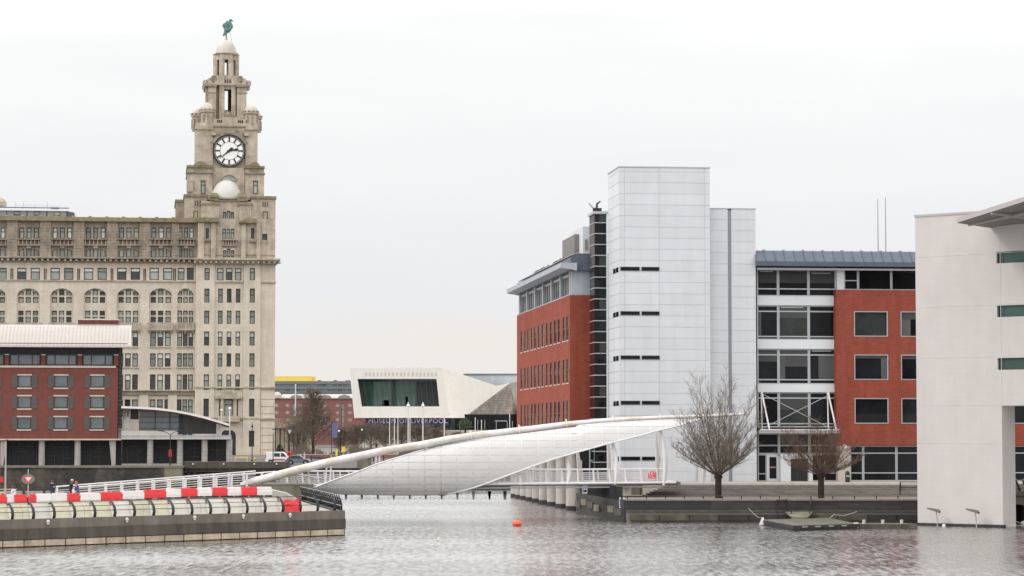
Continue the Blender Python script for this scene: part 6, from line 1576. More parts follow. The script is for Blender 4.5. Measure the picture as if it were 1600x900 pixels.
# corner turrets with little domes
def turret(px, rpx, t_dome, t_eave, t_base, c):
    r = rpx * .142; x0 = fx(px, c)
    q = MB(); q.lathe([(r * .92, fz(t_base, c, 350)), (r * .92, fz(t_eave + 1.5, c, 350)), (r * 1.05, fz(t_eave + 1, c, 350)), (r * 1.12, fz(t_eave - .5, c, 350)), (r * 1.12, fz(t_eave - 2, c, 350))], x0, c, 16); t = q.build('turret', M[S3], lv)
    ze_ = fz(t_eave - 2, c, 350); zt_ = fz(t_dome, c, 350)
    q = MB(); q.lathe([(r * 1.02 * cos(pi / 2 * i / 8), ze_ + (zt_ - ze_) * sin(pi / 2 * i / 8)) for i in range(8)] + [(.02, zt_)], x0, c, 18); q.build('small_dome', M['dome_stone'], t, smooth=True)
    q = MB()
    for k in range(10): a = 2 * pi * k / 10; q.ball((x0 + r * 1.05 * cos(a), c + r * 1.05 * sin(a), ze_ + .25), .22, 6, 4)
    q.build('dome_ornament', M[S2], t)
    q = MB()
    for k in range(8): a = 2 * pi * k / 8 + .2; q.beam((x0 + r * .93 * cos(a), c + r * .93 * sin(a), fz(t_eave + 4, c, 350)), (x0 + r * .93 * cos(a), c + r * .93 * sin(a), fz(t_base - 3, c, 350)), .35, .35)
    q.build('turret_shafts', M[S2], t)
turret(321.5, 11, 160.5, 176, 204, 6.4); turret(390.3, 11, 162.5, 177.5, 204, 6.4); turret(306.5, 9.5, 170, 183, 206, 17); turret(398, 9, 172, 185, 206, 17)
block(331, 382, 186, 197, 5.2, 17.5, 'balustrade_wall', S3)
for px in (338.2, 341, 343.8, 371.5, 374.3, 377): block(px - .8, px + .8, 187.5, 194.5, 5.08, 5.2, 'slot', 'black')
block(346, 369, 181, 196, 4.9, 6, 'pediment_block', S3)
q = MB(); q.prism([(fx(346, 5), fz(181, 5)), (fx(369, 5), fz(181, 5)), (fx(364, 5), fz(178.5, 5)), (fx(357.5, 5), fz(177, 5)), (fx(351, 5), fz(178.5, 5))], 4.8, 6); q.build('pediment', M['stone_moss'], lv)
# open lantern stage: corner piers, columns, lintels
LA, LB = 6.5, 16.5
xa_l, xb_l = 318.5, 383
def lantern_part(name, a, e, t0, t1, c0, c1, m=S3): return block(a, e, t0, t1, c0, c1, name, m)
for c0, c1, dx in ((LA, LA + 2.6, 0), (LB - 2.6, LB, 0)):
    for a, e in ((323, 335.5), (368, 383)): lantern_part('corner_pier', a, e, 132, 190, c0, c1)
lantern_part('side_pier', 318.5, 325, 137, 190, LA + 1.5, LA + 3.4, S3)
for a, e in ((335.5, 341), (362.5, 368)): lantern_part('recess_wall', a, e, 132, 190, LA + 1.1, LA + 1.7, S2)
for a, e in ((340.5, 348.2), (359.3, 366)): lantern_part('lantern_column', a, e, 118, 190, LA + .2, LA + 1.6, S3)
lantern_part('lantern_wall', 348.1, 359.4, 132, 139.5, LA + .5, LA + 1.4, S3)
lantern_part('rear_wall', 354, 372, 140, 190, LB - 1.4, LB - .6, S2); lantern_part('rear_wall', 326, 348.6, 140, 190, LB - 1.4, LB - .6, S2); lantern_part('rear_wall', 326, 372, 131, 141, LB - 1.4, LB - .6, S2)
for c0, c1 in ((LA + 2.5, LB - 2.5),):
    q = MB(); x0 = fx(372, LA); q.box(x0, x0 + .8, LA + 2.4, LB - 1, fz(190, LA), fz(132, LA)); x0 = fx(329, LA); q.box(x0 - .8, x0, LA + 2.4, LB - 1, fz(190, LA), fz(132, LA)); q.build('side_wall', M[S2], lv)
q = MB(); q.box(fx(348.5, LA), fx(352, LA), LB - 1.5, LB - 1.4, fz(174, LA), fz(166, LA)); q.tube([(fx(348, LA), LA + 5, fz(167, LA)), (fx(360, LA), LA + 5, fz(167, LA))], .08, 5); q.build('inner_rail', M['galv'], lv)
q = MB(); q.lathe([(1.4 * cos(pi / 2 * i / 6), fz(180, 8) + 1.3 * sin(pi / 2 * i / 6)) for i in range(6)] + [(.02, fz(180, 8) + 1.3)], fx(353, 9), 9, 12); q.build('inner_dome', M['dome_stone'], lv, smooth=True)
for a, e in ((317, 336.5), (366.5, 384.5)): lantern_part('cornice', a, e, 131, 135, LA - .4, LB + .4, S2)
for px in (327, 377): lantern_part('slim_band', px - 8, px + 8, 144, 145.3, LA - .12, LA + .2, S2)
lantern_part('lantern_floor', 323, 381, 130, 133, LA, LB, S3)
for px in (350, 353.6, 357.2): lantern_part('slot', px - .7, px + .7, 124, 129.5, LA + .35, LA + .5, 'black')
lantern_part('small_balustrade', 346.5, 361, 122, 132, LA + .5, LA + 1.2, S3)
# scroll buttresses
for px, s in ((328, -1), (377, 1)):
    for c in (LA + 1.2, LB - 1.2):
        q = MB()
        x0 = fx(px, LA)
        for (dx, zz, rr_) in ((.2 * s, 127, .95), (1.35 * s, 127.8, .62), (-.5 * s, 122, .8)):
            n_ = 12; q.prism([(x0 + dx + rr_ * cos(2 * pi * i / n_), fz(zz, LA) + rr_ * sin(2 * pi * i / n_)) for i in range(n_)], c - .7, c + .7)
        q.box(x0 - .9 * s - .8, x0 - .9 * s + .8, c - .7, c + .7, fz(132, LA), fz(117, LA)); q.build('scroll', M[S3], lv)
# upper octagonal drum with openings
cxD, cyD = fx(350.8, 11.5), 11.5; rD = 2.62
zD0, zD1 = fz(131, 11.5, 350), fz(87.5, 11.5, 350)
q = MB()
for k in range(8):
    a = pi / 8 + k * pi / 4; q.lathe([(.46, zD0), (.46, zD1)], cxD + rD * cos(a), cyD + rD * sin(a), 8)
    a0, a1 = a, a + pi / 4
    p0 = Vector((cxD + rD * cos(a0), cyD + rD * sin(a0), 0)); p1 = Vector((cxD + rD * cos(a1), cyD + rD * sin(a1), 0)); md = (p0 + p1) / 2; dd = (p1 - p0).normalized()
    for f0, f1, za, zb in ((0, .30, zD0, zD1), (.70, 1, zD0, zD1), (.3, .7, fz(95.5, 11.5, 350), zD1), (.3, .7, zD0, fz(120, 11.5, 350))):
        u, v_ = p0.lerp(p1, f0), p0.lerp(p1, f1); q.beam(u + Vector((0, 0, (za + zb) / 2)), v_ + Vector((0, 0, (za + zb) / 2)), .5, zb - za)
q.build('upper_drum', M[S3], lv)
q = MB(); q.lathe([(2.2, zD0), (3.1, zD0), (3.1, fz(127, 11.5, 350)), (2.0, fz(127, 11.5, 350))], cxD, cyD, 16); q.lathe([(2.75, fz(118.5, 11.5, 350)), (2.95, fz(118, 11.5, 350)), (2.95, fz(116.5, 11.5, 350)), (2.7, fz(116, 11.5, 350))][:0] or [(.01, fz(119, 11.5, 350)), (.02, fz(118.9, 11.5, 350))], cxD, cyD, 8); q.build('drum_base', M[S3], lv)
q = MB(); q.lathe([(2.7, zD1), (2.95, zD1 + .15), (3.0, fz(86, 11.5, 350)), (2.8, fz(85.5, 11.5, 350))], cxD, cyD, 24); q.build('drum_cornice', M[S2], lv)
q = MB(); q.box(cxD + .12, cxD + 1.9, cyD - .9, cyD + .9, zD0, zD1); q.box(cxD - 1.9, cxD - .75, cyD - .9, cyD + .9, zD0, zD1); q.build('drum_sky_blocker', M[S2], lv)  # added dark boxes block the sky seen through the side openings
zt_ = fz(63, 11.5, 350); z0 = fz(85.5, 11.5, 350)
q = MB(); q.lathe([(2.38, z0 - .05), (2.38, z0 + .3)] + [(2.3 * cos(pi / 2 * (i / 10) ** 1.0), z0 + .3 + (zt_ - z0 - .3) * sin(pi / 2 * i / 10)) for i in range(1, 10)] + [(.3, zt_ + .05), (.45, zt_ + .3), (.12, zt_ + .4)], cxD, cyD, 28); q.build('main_dome', M['dome_stone'], lv, smooth=True)
q = MB(); q.ball((fx(366.5, 9), 9, fz(84, 9, 350)), .45, 8, 6); q.ball((fx(335.5, 9), 9, fz(84.5, 9, 350)), .3, 8, 6); q.build('dome_urn', M[S2], lv)
q = MB(); q.tube([F.loc(P(359, 49, 570)), F.loc(P(361.5, 62, 570)), F.loc(P(367, 86, 570))], .05, 5); q.build('stay_wire', M['galv'], lv)
# copper bird on the dome
bo = LO + F.ux * cxD + F.n * cyD + Vector((0, 0, zt_ + .35))
bd = thing('bird_statue', 'green copper bird statue with raised wings standing on top of the clock tower dome', 'statue', bo, LY + .15)
U = .142                                        # metres per photo pixel here; sketch below is in pixels right/up of the feet
def bp_(x, z, y=0): return (x * U, y, z * U)
q = MB(); q.tube([bp_(-1.5, 10.5), bp_(-.5, 12), bp_(1.5, 14.5), bp_(4, 17), bp_(6.5, 19.5), bp_(8, 21)], [.35, .60, .78, .72, .5, .3], 12); q.tube([bp_(7, 18.5), bp_(8, 21.5), bp_(7, 25), bp_(5.6, 28), bp_(5.8, 29.8)], [.5, .36, .27, .25, .25], 10); q.ball(bp_(6.6, 30.2), .33, 10, 7, 1.3, .9, .9)
q.tube([bp_(-.8, 12), bp_(-3, 8), bp_(-4.8, 4.2)], [.4, .3, .14], 8)
q.build('body', M['copper'], bd, smooth=True)
q = MB(); q.tube([bp_(7.5, 30.2), bp_(9.8, 29.0), bp_(11.4, 27.6)], [.2, .13, .03], 8); q.build('beak', M['copper'], bd)
for s in (-1, 1):
    q = MB(); y = .42 * s
    pr = [(6, 21), (3.4, 26.5), (.2, 28.5), (-1.6, 26), (-3.8 if s > 0 else -2.2, 25 if s > 0 else 22), (-5.8 if s > 0 else -2, 22 if s > 0 else 18), (-4, 18), (-1.5, 14), (1, 12), (4, 15)]
    q.prism([(x * U, z * U) for x, z in reversed(pr)], min(y, y + .35 * s), max(y, y + .35 * s)); wb_ = q.build('wing', M['copper'], bd)
    for k in range(4):
        q = MB(); q.beam((( 4 - k * 1.4) * U, y + (.4 * s), (19 - k) * U), ((1.5 - k * 1.5) * U, y + .4 * s, (25.5 - k * 1.2) * U), .12, .08); q.build('feather', M['copper'], wb_)
q = MB()
for s in (-.22, .22): q.tube([bp_(0, 10.5, s), bp_(-.3, 5, s), bp_(.3, 0, s)], [.2, .13, .12], 8); q.tube([bp_(-.8, 0, s), bp_(1.8, 0, s)], .1, 6)
q.build('legs', M['copper'], bd)

# ================================================================== FAR BUILDINGS
def pt(px, py, d): return P(px, py, d)
DM = 850.0
mo = P(622, 676, DM)
mu = thing('museum_building', 'angular pale stone museum with a big slanting picture window and blue sign', 'museum', (mo.x, mo.y, ZG))
def mp_(px, py, d=DM): v = P(px, py, d); return Vector((v.x - mo.x, v.y - mo.y, v.z - ZG))
A_, B_, C_, D_ = (546, 575), (690.5, 574.5), (703, 653), (553.5, 653)
a_, b_, c_, d_ = (558.5, 592), (682, 592), (686.5, 635), (565, 635)
q = MB()
for (o0, o1, i1, i0) in ((A_, B_, b_, a_), (B_, C_, c_, b_), (C_, D_, d_, c_), (D_, A_, a_, d_)): q.quad(mp_(*i0), mp_(*i1), mp_(*o1), mp_(*o0))
for p0, p1 in ((a_, b_), (b_, c_), (c_, d_), (d_, a_)):
    q.quad(mp_(*p0), mp_(*p1), mp_(*p1) + Vector((0, 4, 0)), mp_(*p0) + Vector((0, 4, 0)))
q.build('window_frame_wall', M['museum_grey'], mu)
Bv, Cv = mp_(*B_), mp_(*C_)
Hh = mp_(797, 598.5, 905); PN = (Cv - Bv).cross(Hh - Bv)
def onside(px, py):
    r = ray(px, py); o0 = EYE - Vector((mo.x, mo.y, ZG)); t = PN.dot(Bv - o0) / PN.dot(r); return o0 + r * t
J = onside(729, 649.5); J2 = onside(729, 653); G_ = onside(775, 602.5); Lr = mp_(808.5, 648.5, 925); Kt = mp_(826, 592, 915); Kb = mp_(826, 651, 915)
bk = [mp_(546, 575, 850) + Vector((2, 70, 0)), mp_(690, 575, 850) + Vector((10, 70, -3)), mp_(703, 653, 850) + Vector((10, 70, 0)), mp_(553, 653, 850) + Vector((2, 70, 0))]
q = MB(); q.quad(Bv, Cv, J2, J, Hh, G_); q.quad(Hh, Lr, Kb, Kt); q.quad(J2, mp_(826, 653, 915), Kb, Lr, J)
bk[1].z = G_.z - 1.5; q.quad(mp_(*A_), Bv, bk[1], bk[0]); q.quad(Bv, G_, bk[1]); q.quad(G_, Hh, bk[1]); q.quad(Hh, Kt, Kt + Vector((0, 30, 0)), bk[1]); q.quad(mp_(*D_), mp_(*A_), bk[0], bk[3]); q.quad(Cv, mp_(*D_), bk[3], bk[2], mp_(826, 653, 915), J2); q.quad(bk[0], bk[1], bk[2], bk[3])
q.build('stone_side', M['museum'], mu)
q = MB(); q.quad(J, Lr, Hh); q.build('shingle_facet', M['museum_dark'], mu)
q = MB(); e0, e1 = mp_(724, 586, 935), mp_(840, 606, 935); q.box(e0.x, e1.x, e0.y, e0.y + 30, e1.z, e0.z); q.build('upper_roof', M['zinc_light'], mu)
q = MB(); q.box(e0.x, e1.x, e0.y - .3, e0.y + 30.2, e0.z, e0.z + .5); q.build('roof_line', M['zinc'], mu)
q = MB(); off_y = Vector((0, 2.6, 0)); q.quad(*[mp_(*p) + off_y for p in (d_, c_, b_, a_)]); gl_ = q.build('great_window', M['glass_green'], mu)
for i in range(1, 14):
    f = i / 14; t_ = mp_(*a_).lerp(mp_(*b_), f) + Vector((0, 2.3, 0)); u_ = mp_(*d_).lerp(mp_(*c_), f) + Vector((0, 2.3, 0))
    q = MB(); q.beam(u_, t_, .14, .2); q.build('mullion', M['gallery'], gl_)
for (x0, y0, x1, y1, m_) in ((583, 596, 611, 634, 'gallery'), (620, 615, 648, 635, 'gallery'), (565, 600, 572, 633, 'black'), (611, 594, 618, 634, 'black'), (597, 625, 608, 634, 'black'), (632, 620, 637, 633, 'black'), (650, 596, 684, 634, 'black')):
    q = MB(); v0, v1 = mp_(x0, y1), mp_(x1, y0); q.box(v0.x, v1.x, 2.45, 2.55, v0.z, v1.z); q.build('interior_shape', M[m_], gl_)
for px in list(range(572, 640, 6)) + list(range(645, 686, 6)):
    v0 = mp_(px, 584.5); q = MB(); q.box(v0.x - .25, v0.x + .25, -.05, .3, v0.z - .7, v0.z + .6); q.build('stone_slot', M['slot_grey'], mu)
g0, g1 = mp_(571, 672, 862), mp_(829, 652, 862)
q = MB(); q.box(g0.x, g1.x + 8, g0.y, g0.y + 40, 0, g1.z + 1); q.build('glazed_base', M['glass'], mu)
v0, v1 = mp_(702, 671.5, 861.5), mp_(711, 653.5, 861.5); q = MB(); q.box(v0.x, v1.x, v0.y, v0.y + .3, v0.z, v1.z); q.build('green_pane', M['glass_green'], mu)
for px in (718, 746, 752, 757, 775, 792, 800):
    v0, v1 = mp_(px, 671, 861.5), mp_(px + 1, 656 if px < 770 else 658, 861.5); q = MB(); q.box(v0.x, v1.x, v0.y, v0.y + .3, v0.z, v1.z); q.build('base_mullion', M['galv'], mu)
v0, v1 = mp_(773, 658.5, 861.4), mp_(792, 657, 861.4); q = MB(); q.box(v0.x, v1.x, v0.y, v0.y + .3, v0.z, v1.z); q.build('door_head', M['galv'], mu)
v0, v1 = mp_(560, 684, 845), mp_(840, 672, 845); q = MB(); q.box(v0.x, v1.x, v0.y, v0.y + 10, 0, v1.z); q.build('podium', M['cream'], mu)
v0, v1 = mp_(571, 665.3, 853), mp_(702, 652.8, 853)
q = MB(); q.box(v0.x, v1.x, v0.y, v0.y + .5, v0.z, v1.z); sg = q.build('sign_board', M['navy'], mu)
tcv = bpy.data.curves.new('lettering', 'FONT'); tcv.body = 'MUSEUM OF LIVERPOOL'; tcv.align_x = 'LEFT'; tcv.extrude = .03; tcv.space_character = 1.15
to = bpy.data.objects.new('tmp_text', tcv); COL.objects.link(to); dg = bpy.context.evaluated_depsgraph_get(); dg.update()
tm = bpy.data.meshes.new_from_object(to.evaluated_get(dg), depsgraph=dg); bpy.data.objects.remove(to)
tm.name = 'lettering'; tm.materials.clear(); tm.materials.append(M['letter'])
xs = [v.co.x for v in tm.vertices]; zs_ = [v.co.y for v in tm.vertices]
w0, w1 = mp_(576, 661, 852.5), mp_(699, 654, 852.5)
lt_ = link('lettering', tm, sg); lt_.rotation_euler = (pi / 2, 0, 0); lt_.scale = ((w1.x - w0.x) / (max(xs) - min(xs)), (w1.z - w0.z) / (max(zs_) - min(zs_)), 1); lt_.location = (w0.x - min(xs) * lt_.scale[0], v0.y - .15, w0.z)

# red warehouse
wo = P(490, 690, 1080); wr = thing('brick_warehouse', 'old red brick dock warehouse with rows of windows under a pale roof', 'warehouse', (wo.x, wo.y, ZG))
def wp(px, py, d=1080): v = P(px, py, d); return (v.x - wo.x, v.z - ZG)
hs = []
wcs = [(449 + 19.5 * i) for i in range(6)] + [(432)]
for px in wcs:
    for py in (632.5, 643.5, 655, 667): x0, z1 = wp(px - 2.8, py - 2.4); x1, z0 = wp(px + 2.8, py + 3.0); hs.append((x0, x1, z0, z1))
strips_ = [(456.5, 461.5), (533.5, 538.5)]
for s0, s1 in strips_: x0, z1 = wp(s0, 630); x1, z0 = wp(s1, 672); hs.append((x0, x1, z0, z1))
q = MB(); xw0_, zt2 = wp(424, 623.5); xw1_, _ = wp(600, 623.5); q.wall(xw0_, xw1_, 0, zt2, 0, hs, .6); q.build('brick_wall', M['brick_far'], wr)
for i, h in enumerate(hs): window(wr, (h[0] + h[1]) / 2, .25, (h[2] + h[3]) / 2, h[1] - h[0], h[3] - h[2], (.5,), (.25, .5, .75) if i >= len(hs) - 2 else (.5,), fm='win_frame' if i >= len(hs) - 2 else 'cream', pm='pane_grey', bar=.18)
q = MB(); q.box(xw0_, xw1_, -.4, .5, zt2, zt2 + .5); q.build('cornice', M['beige_clad'], wr)
q = MB(); x0, z0 = wp(438, 622.3); _, z1 = wp(438, 615.5); q.hexa([(x0, -.2, z0), (xw1_, -.2, z0), (xw1_, 14, z0), (x0, 14, z0), (x0 + .5, 5, z1), (xw1_, 5, z1), (xw1_, 9, z1), (x0 + .5, 9, z1)]); q.build('roof', M['roof_metal'], wr)
for px in (463, 508, 538):
    x0, z0 = wp(px, 622); q = MB(); q.prism([(x0 - 2.6, z0), (x0 + 2.6, z0), (x0 + 2.2, z0 + .9), (x0, z0 + 1.5), (x0 - 2.2, z0 + .9)], -.5, 3); q.build('roof_hump', M['beige_clad'], wr)
x0, z0 = wp(433, 622); q = MB(); q.lathe([(1.9, z0), (1.9, z0 + 1.2), (1.2, z0 + 2.2), (.1, z0 + 2.7)], x0, 1, 14); q.build('corner_cap', M['cream'], wr)
# slate office with yellow top
oo = P(490, 620, 1300); ob = thing('slate_office', 'long slate grey office with bands of cyan windows behind the warehouse', 'office building', (oo.x, oo.y, ZG))
def op(px, py, d=1300): v = P(px, py, d); return (v.x - oo.x, v.z - ZG)
x0, zt_ = op(415, 595.5); x1, _ = op(600, 595); hs = []
for py in (600.3, 608): 
    for i in range(18): a0, z1 = op(421 + 8.2 * i, py); a1, z0 = op(421 + 8.2 * i + 7, py + 3.4); hs.append((a0, a1, z0, z1))
q = MB(); q.wall(x0, x1, 0, zt_, 0, hs, .7); q.box(x0, x1, .8, 15, 0, zt_ - .01); q.build('wall', M['grey_clad'], ob)
for h in hs: window(ob, (h[0] + h[1]) / 2, .2, (h[2] + h[3]) / 2, h[1] - h[0], h[3] - h[2], (.35, .7), (), fm='win_frame', pm='cyan_glass', bar=.15)
for px in (497, 500, 522, 525, 541, 545): 
    a0, z0 = op(px, 596); q = MB(); q.lathe([(.5, z0), (.5, z0 + .7)], a0, 3, 8); q.build('roof_vent', M['brick_far'], ob)
q = MB(); q.box(x0, x1, -.2, .5, op(415, 616)[1], op(415, 613.5)[1]); q.build('blue_band', M['zinc'], ob)
yo = P(455, 597, 1330); yb = thing('yellow_rooftop', 'bright yellow flat block showing above the slate grey office', 'building', (yo.x, yo.y, ZG))
q = MB(); a0 = P(412, 597, 1330).x - yo.x; a1 = P(488, 597, 1330).x - yo.x; a2 = P(490.5, 597, 1330).x - yo.x; z1 = P(455, 587.8, 1330).z - ZG; q.box(a0, a1, 0, 14, 0, z1); q.build('yellow_wall', M['yellow'], yb)
q = MB(); q.box(a1, a2, .5, 13, 0, z1 - .2); q.build('yellow_end', M['yellow'], yb)
# stone gatehouse between clock building and tree
go = P(450, 712, 600); gt = thing('stone_gatehouse', 'low weathered stone gatehouse with columns beside the clock tower building', 'gatehouse', (go.x, go.y, ZG))
def gp(px, py, d=600): v = P(px, py, d); return (v.x - go.x, v.z - ZG)
q = MB(); a0, z1 = gp(428, 669); a1, _ = gp(480, 669); q.box(a0, a1, .8, 12, 0, z1); q.build('wall', M['stone_dark'], gt)
q = MB(); _, z2 = gp(430, 661.5); q.box(a0, a1, -.5, 12.3, z1, z2); q.build('entablature', M['stone_tower'], gt)
q = MB(); b0, z3 = gp(452, 650); b1, _ = gp(469, 650); q.box(b0, b1, 1, 10, z2, z3); q.build('attic', M['stone_moss'], gt)
for px in (434, 441, 447, 455, 462, 470): q = MB(); q.lathe([(.45, 0), (.38, z1)], gp(px, 690)[0], .2, 10); q.build('column', M['stone_tower'], gt)
for i in range(14): q = MB(); q.box(a0 + .3 + i * .42, a0 + .5 + i * .42, 0, .2, z2, z2 + .9); q.build('baluster', M['stone_tower'], gt)
q = MB(); q.box(a0, b0, -.05, .25, z2 + .9, z2 + 1.1); q.build('rail', M['stone_tower'], gt)
# background strip of low walls and hedges
hg = thing('clipped_hedge', 'low green hedge at the foot of the big bare tree', 'hedge', P(505, 722, 470) - Vector((0, 0, .5)))
rn = random.Random(4); q = MB()
for i in range(900):
    x, y, z = rn.uniform(-2.6, 2.6), rn.uniform(-.8, .8), rn.uniform(.2, 1.5); s = .16; a = rn.uniform(0, 6.3); b2 = rn.uniform(-1, 1)
    q.quad((x - s * cos(a), y - s * sin(a), z - s * b2), (x + s * .6, y - s * .5, z + s * .3), (x + s * cos(a), y + s * sin(a), z + s * b2))
q.build('foliage', M['hedge'], hg)
q = MB(); q.box(-2.4, 2.4, -.6, .6, 0, 1.1); q.build('stems', M['leaf'], hg)

# ================================================================== TREES
def grow(q, p, dr, L, r0, r1, n, rn, up=0.0, wob=.12, sides=3):
    pts = [Vector(p)]; d = Vector(dr).normalized()
    for i in range(n):
        d = (d + Vector((rn.uniform(-wob, wob), rn.uniform(-wob, wob), rn.uniform(-wob, wob) + up))).normalized(); pts.append(pts[-1] + d * (L / n))
    q.tube(pts, [r0 + (r1 - r0) * i / n for i in range(n + 1)], sides, False); return pts
def along(pts, f):
    k = f * (len(pts) - 1); i = min(int(k), len(pts) - 2); return pts[i].lerp(pts[i + 1], k - i), (pts[i + 1] - pts[i]).normalized()
def pollard(name, label, base, th, tr, nshoot, Lfun, seed, m, tiltmax=72, dens=12, twigs=5, thick=1.0, lean=0.0):
    o = thing(name, label, 'tree', base); rn = random.Random(seed)
    q = MB(); q.tube([(0, 0, -.2), (0, 0, .15), (lean * .3, 0, th * .5), (lean, 0, th * .85), (lean, 0, th * 1.02)], [tr * 1.35, tr * 1.08, tr, tr * 1.05, tr * 1.35], 12); q.ball((lean, 0, th), tr * 1.55, 10, 6, 1, 1, .7)
    for k in range(14): a = 2 * pi * k / 14; q.beam((cos(a) * tr, sin(a) * tr, 0), (lean + cos(a + .2) * tr * 1.02, sin(a + .2) * tr * 1.02, th * .95), .05, .03)
    q.build('trunk', M['bark'], o, smooth=True)
    qb, qt = MB(), MB()
    for i in range(nshoot):
        az = 2 * pi * (i * .618034) + rn.uniform(-.3, .3); t = radians(tiltmax) * sqrt((i + .5) / nshoot) * rn.uniform(.75, 1.1)
        dr = Vector((sin(t) * cos(az), sin(t) * sin(az), cos(t))); L = Lfun(t) * rn.uniform(.72, 1.06)
        st_ = Vector((lean + dr.x * tr, dr.y * tr, th + .1 + dr.z * tr * .5))
        pts = grow(qb, st_, dr, L, .062 * thick, .012, 7, rn, .05 if t > .6 else .015, .10, 4)
        for k in range(dens):
            f = .22 + .76 * (k + rn.random()) / dens; p, d = along(pts, f)
            sd_ = Vector((rn.uniform(-1, 1), rn.uniform(-1, 1), rn.uniform(-.2, .9))); dd = (d * 1.0 + sd_ * 1.15).normalized()
            l2 = L * rn.uniform(.12, .30) * (1.15 - f * .6); p2 = grow(qt, p, dd, l2, .019 * thick, .008, 3, rn, .05, .16, 3)
            for j in range(twigs):
                p3, d3 = along(p2, .2 + .78 * rn.random()); s3 = Vector((rn.uniform(-1, 1), rn.uniform(-1, 1), rn.uniform(-.3, .9)))
                grow(qt, p3, (d3 * .8 + s3 * 1.0), l2 * rn.uniform(.3, .7), .011 * thick, .006, 2, rn, .04, .18, 3)
    qb.build('branches', M[m], o); qt.build('crown', M[m], o); return o
p = P(1122.5, 779.5, 222)
pollard('pollard_willow', 'tall pollarded bare willow whose upright twigs rise in front of the white tower', (p.x, p.y, zq), 1.85, .25, 54, lambda t: 9.0 - 5.4 * (t / radians(72)) ** 1.2, 21, 'twig', 77, 19, 9, .56)
p = P(1283, 779.5, 222)
pollard('pollard_willow', 'lower spreading pollarded willow with reddish twigs in front of the entrance', (p.x, p.y, zq), 1.95, .24, 44, lambda t: 5.9 - 1.4 * (t / radians(80)), 22, 'twig_red', 88, 15, 7, .62)
def bare_tree(label, px, pyb, d, h, spread, seed, nb=60, m='twig', conical=True, thick=1.0, sub=10, group=None, name='bare_tree'):
    b0 = P(px, pyb, d); o = thing(name, label, 'tree', (b0.x, b0.y, ZG), 0, group); rn = random.Random(seed)
    q = MB(); pts = grow(q, (0, 0, -.2), (0, 0, 1), h * .95, .28 * h / 12, .03, 8, rn, .2, .05, 7); q.build('trunk', M['bark'], o)
    qb = MB()
    for i in range(nb):
        f = .16 + .8 * (i + .5) / nb; p, dd = along(pts, f); az = i * 2.4 + rn.uniform(-.4, .4)
        w = (1 - .85 * (f - .16) / .8) if conical else sin(pi * min(1, .25 + .8 * f)) * .95 + .1
        dr = Vector((cos(az), sin(az), .75)); L = spread * w * rn.uniform(.8, 1.2) + .4
        bp2 = grow(qb, p, dr, L, .05 * thick, .02 * thick, 4, rn, .08, .16, 3)
        for k in range(sub):
            p2, d2 = along(bp2, .15 + .85 * rn.random()); s2 = Vector((rn.uniform(-1, 1), rn.uniform(-1, 1), rn.uniform(-.5, 1)))
            p3s = grow(qb, p2, d2 * .8 + s2, L * rn.uniform(.2, .45) + .25, .022 * thick, .013 * thick, 2, rn, .05, .2, 3)
            for j in range(3):
                p3, d3 = along(p3s, .2 + .8 * rn.random()); s3 = Vector((rn.uniform(-1, 1), rn.uniform(-1, 1), rn.uniform(-.5, 1)))
                grow(qb, p3, d3 * .7 + s3, L * rn.uniform(.1, .22) + .2, .015 * thick, .012 * thick, 1, rn, 0, .2, 3)
    qb.build('crown', M[m], o); return o
bare_tree('large dense conical bare tree beside the stone gatehouse', 490, 716, 490, 13.6, 5.2, 31, 80, 'twig', True, 1.15, 15)
for i, (px, h, d, sp) in enumerate(((466, 8.0, 520, 2.6), (532, 6.6, 560, 2.4), (556, 7.6, 600, 2.7), (580, 7.6, 620, 3.0), (602, 7.0, 630, 2.8), (628, 7.2, 640, 2.9), (655, 7.2, 640, 2.8), (682, 6.8, 650, 2.8), (716, 5.6, 660, 2.0))):
    lab = ['small bare tree left of the big conical tree', 'small bare tree just right of the big conical tree', 'bare tree left of the museum sign', 'bare tree below the left end of the museum sign', 'bare tree below the first word of the museum sign', 'bare tree below the middle of the museum sign', 'bare tree under the right half of the museum sign', 'bare tree under the right end of the museum sign', 'thin bare tree right of the museum sign'][i]
    bare_tree(lab, px, 712, d, h * .86, sp * 1.35, 40 + i, 46, 'twig', False, 1.2, 13, 'bare trees on the waterfront square')
def leafy(name, label, px, pyb, d, prof, n, seed, m, cat='shrub'):
    b0 = P(px, pyb, d); o = thing(name, label, cat, (b0.x, b0.y, ZG if b0.z < ZG + 2 else b0.z)); rn = random.Random(seed); q = MB()
    for i in range(n):
        f = rn.random(); z = f * prof[-1][1]; r = interp([(b, a) for a, b in prof], z) * sqrt(rn.random()) * rn.uniform(.8, 1.12); a = rn.uniform(0, 6.3); x, y = r * cos(a), r * sin(a); s = rn.uniform(.12, .24)
        u = Vector((rn.uniform(-1, 1), rn.uniform(-1, 1), rn.uniform(-1, 1))).normalized() * s; w = u.orthogonal().normalized() * s * .6; c = Vector((x, y, z + .1)); q.quad(c - u, c - w, c + u, c + w)
    q.build('foliage', M[m], o); q = MB(); q.tube([(0, 0, -.1), (0, 0, prof[-1][1] * .7)], [.12, .03], 7); q.build('trunk', M['bark'], o); return o
leafy('conical_shrub', 'dark green conical evergreen shrub behind the parked white van', 437, 722, 402, [(.9, 0), (1.3, .5), (1.0, 1.4), (.45, 2.2), (.05, 2.8)], 1500, 9, 'leaf')
leafy('spreading_evergreen', 'dark flat topped evergreen tree in front of the museum entrance', 727, 681, 760, [(.15, 0), (.2, 1.7), (2.4, 2.4), (2.6, 3.6), (1.4, 4.6), (.3, 5.2)], 1300, 12, 'leaf', 'tree')

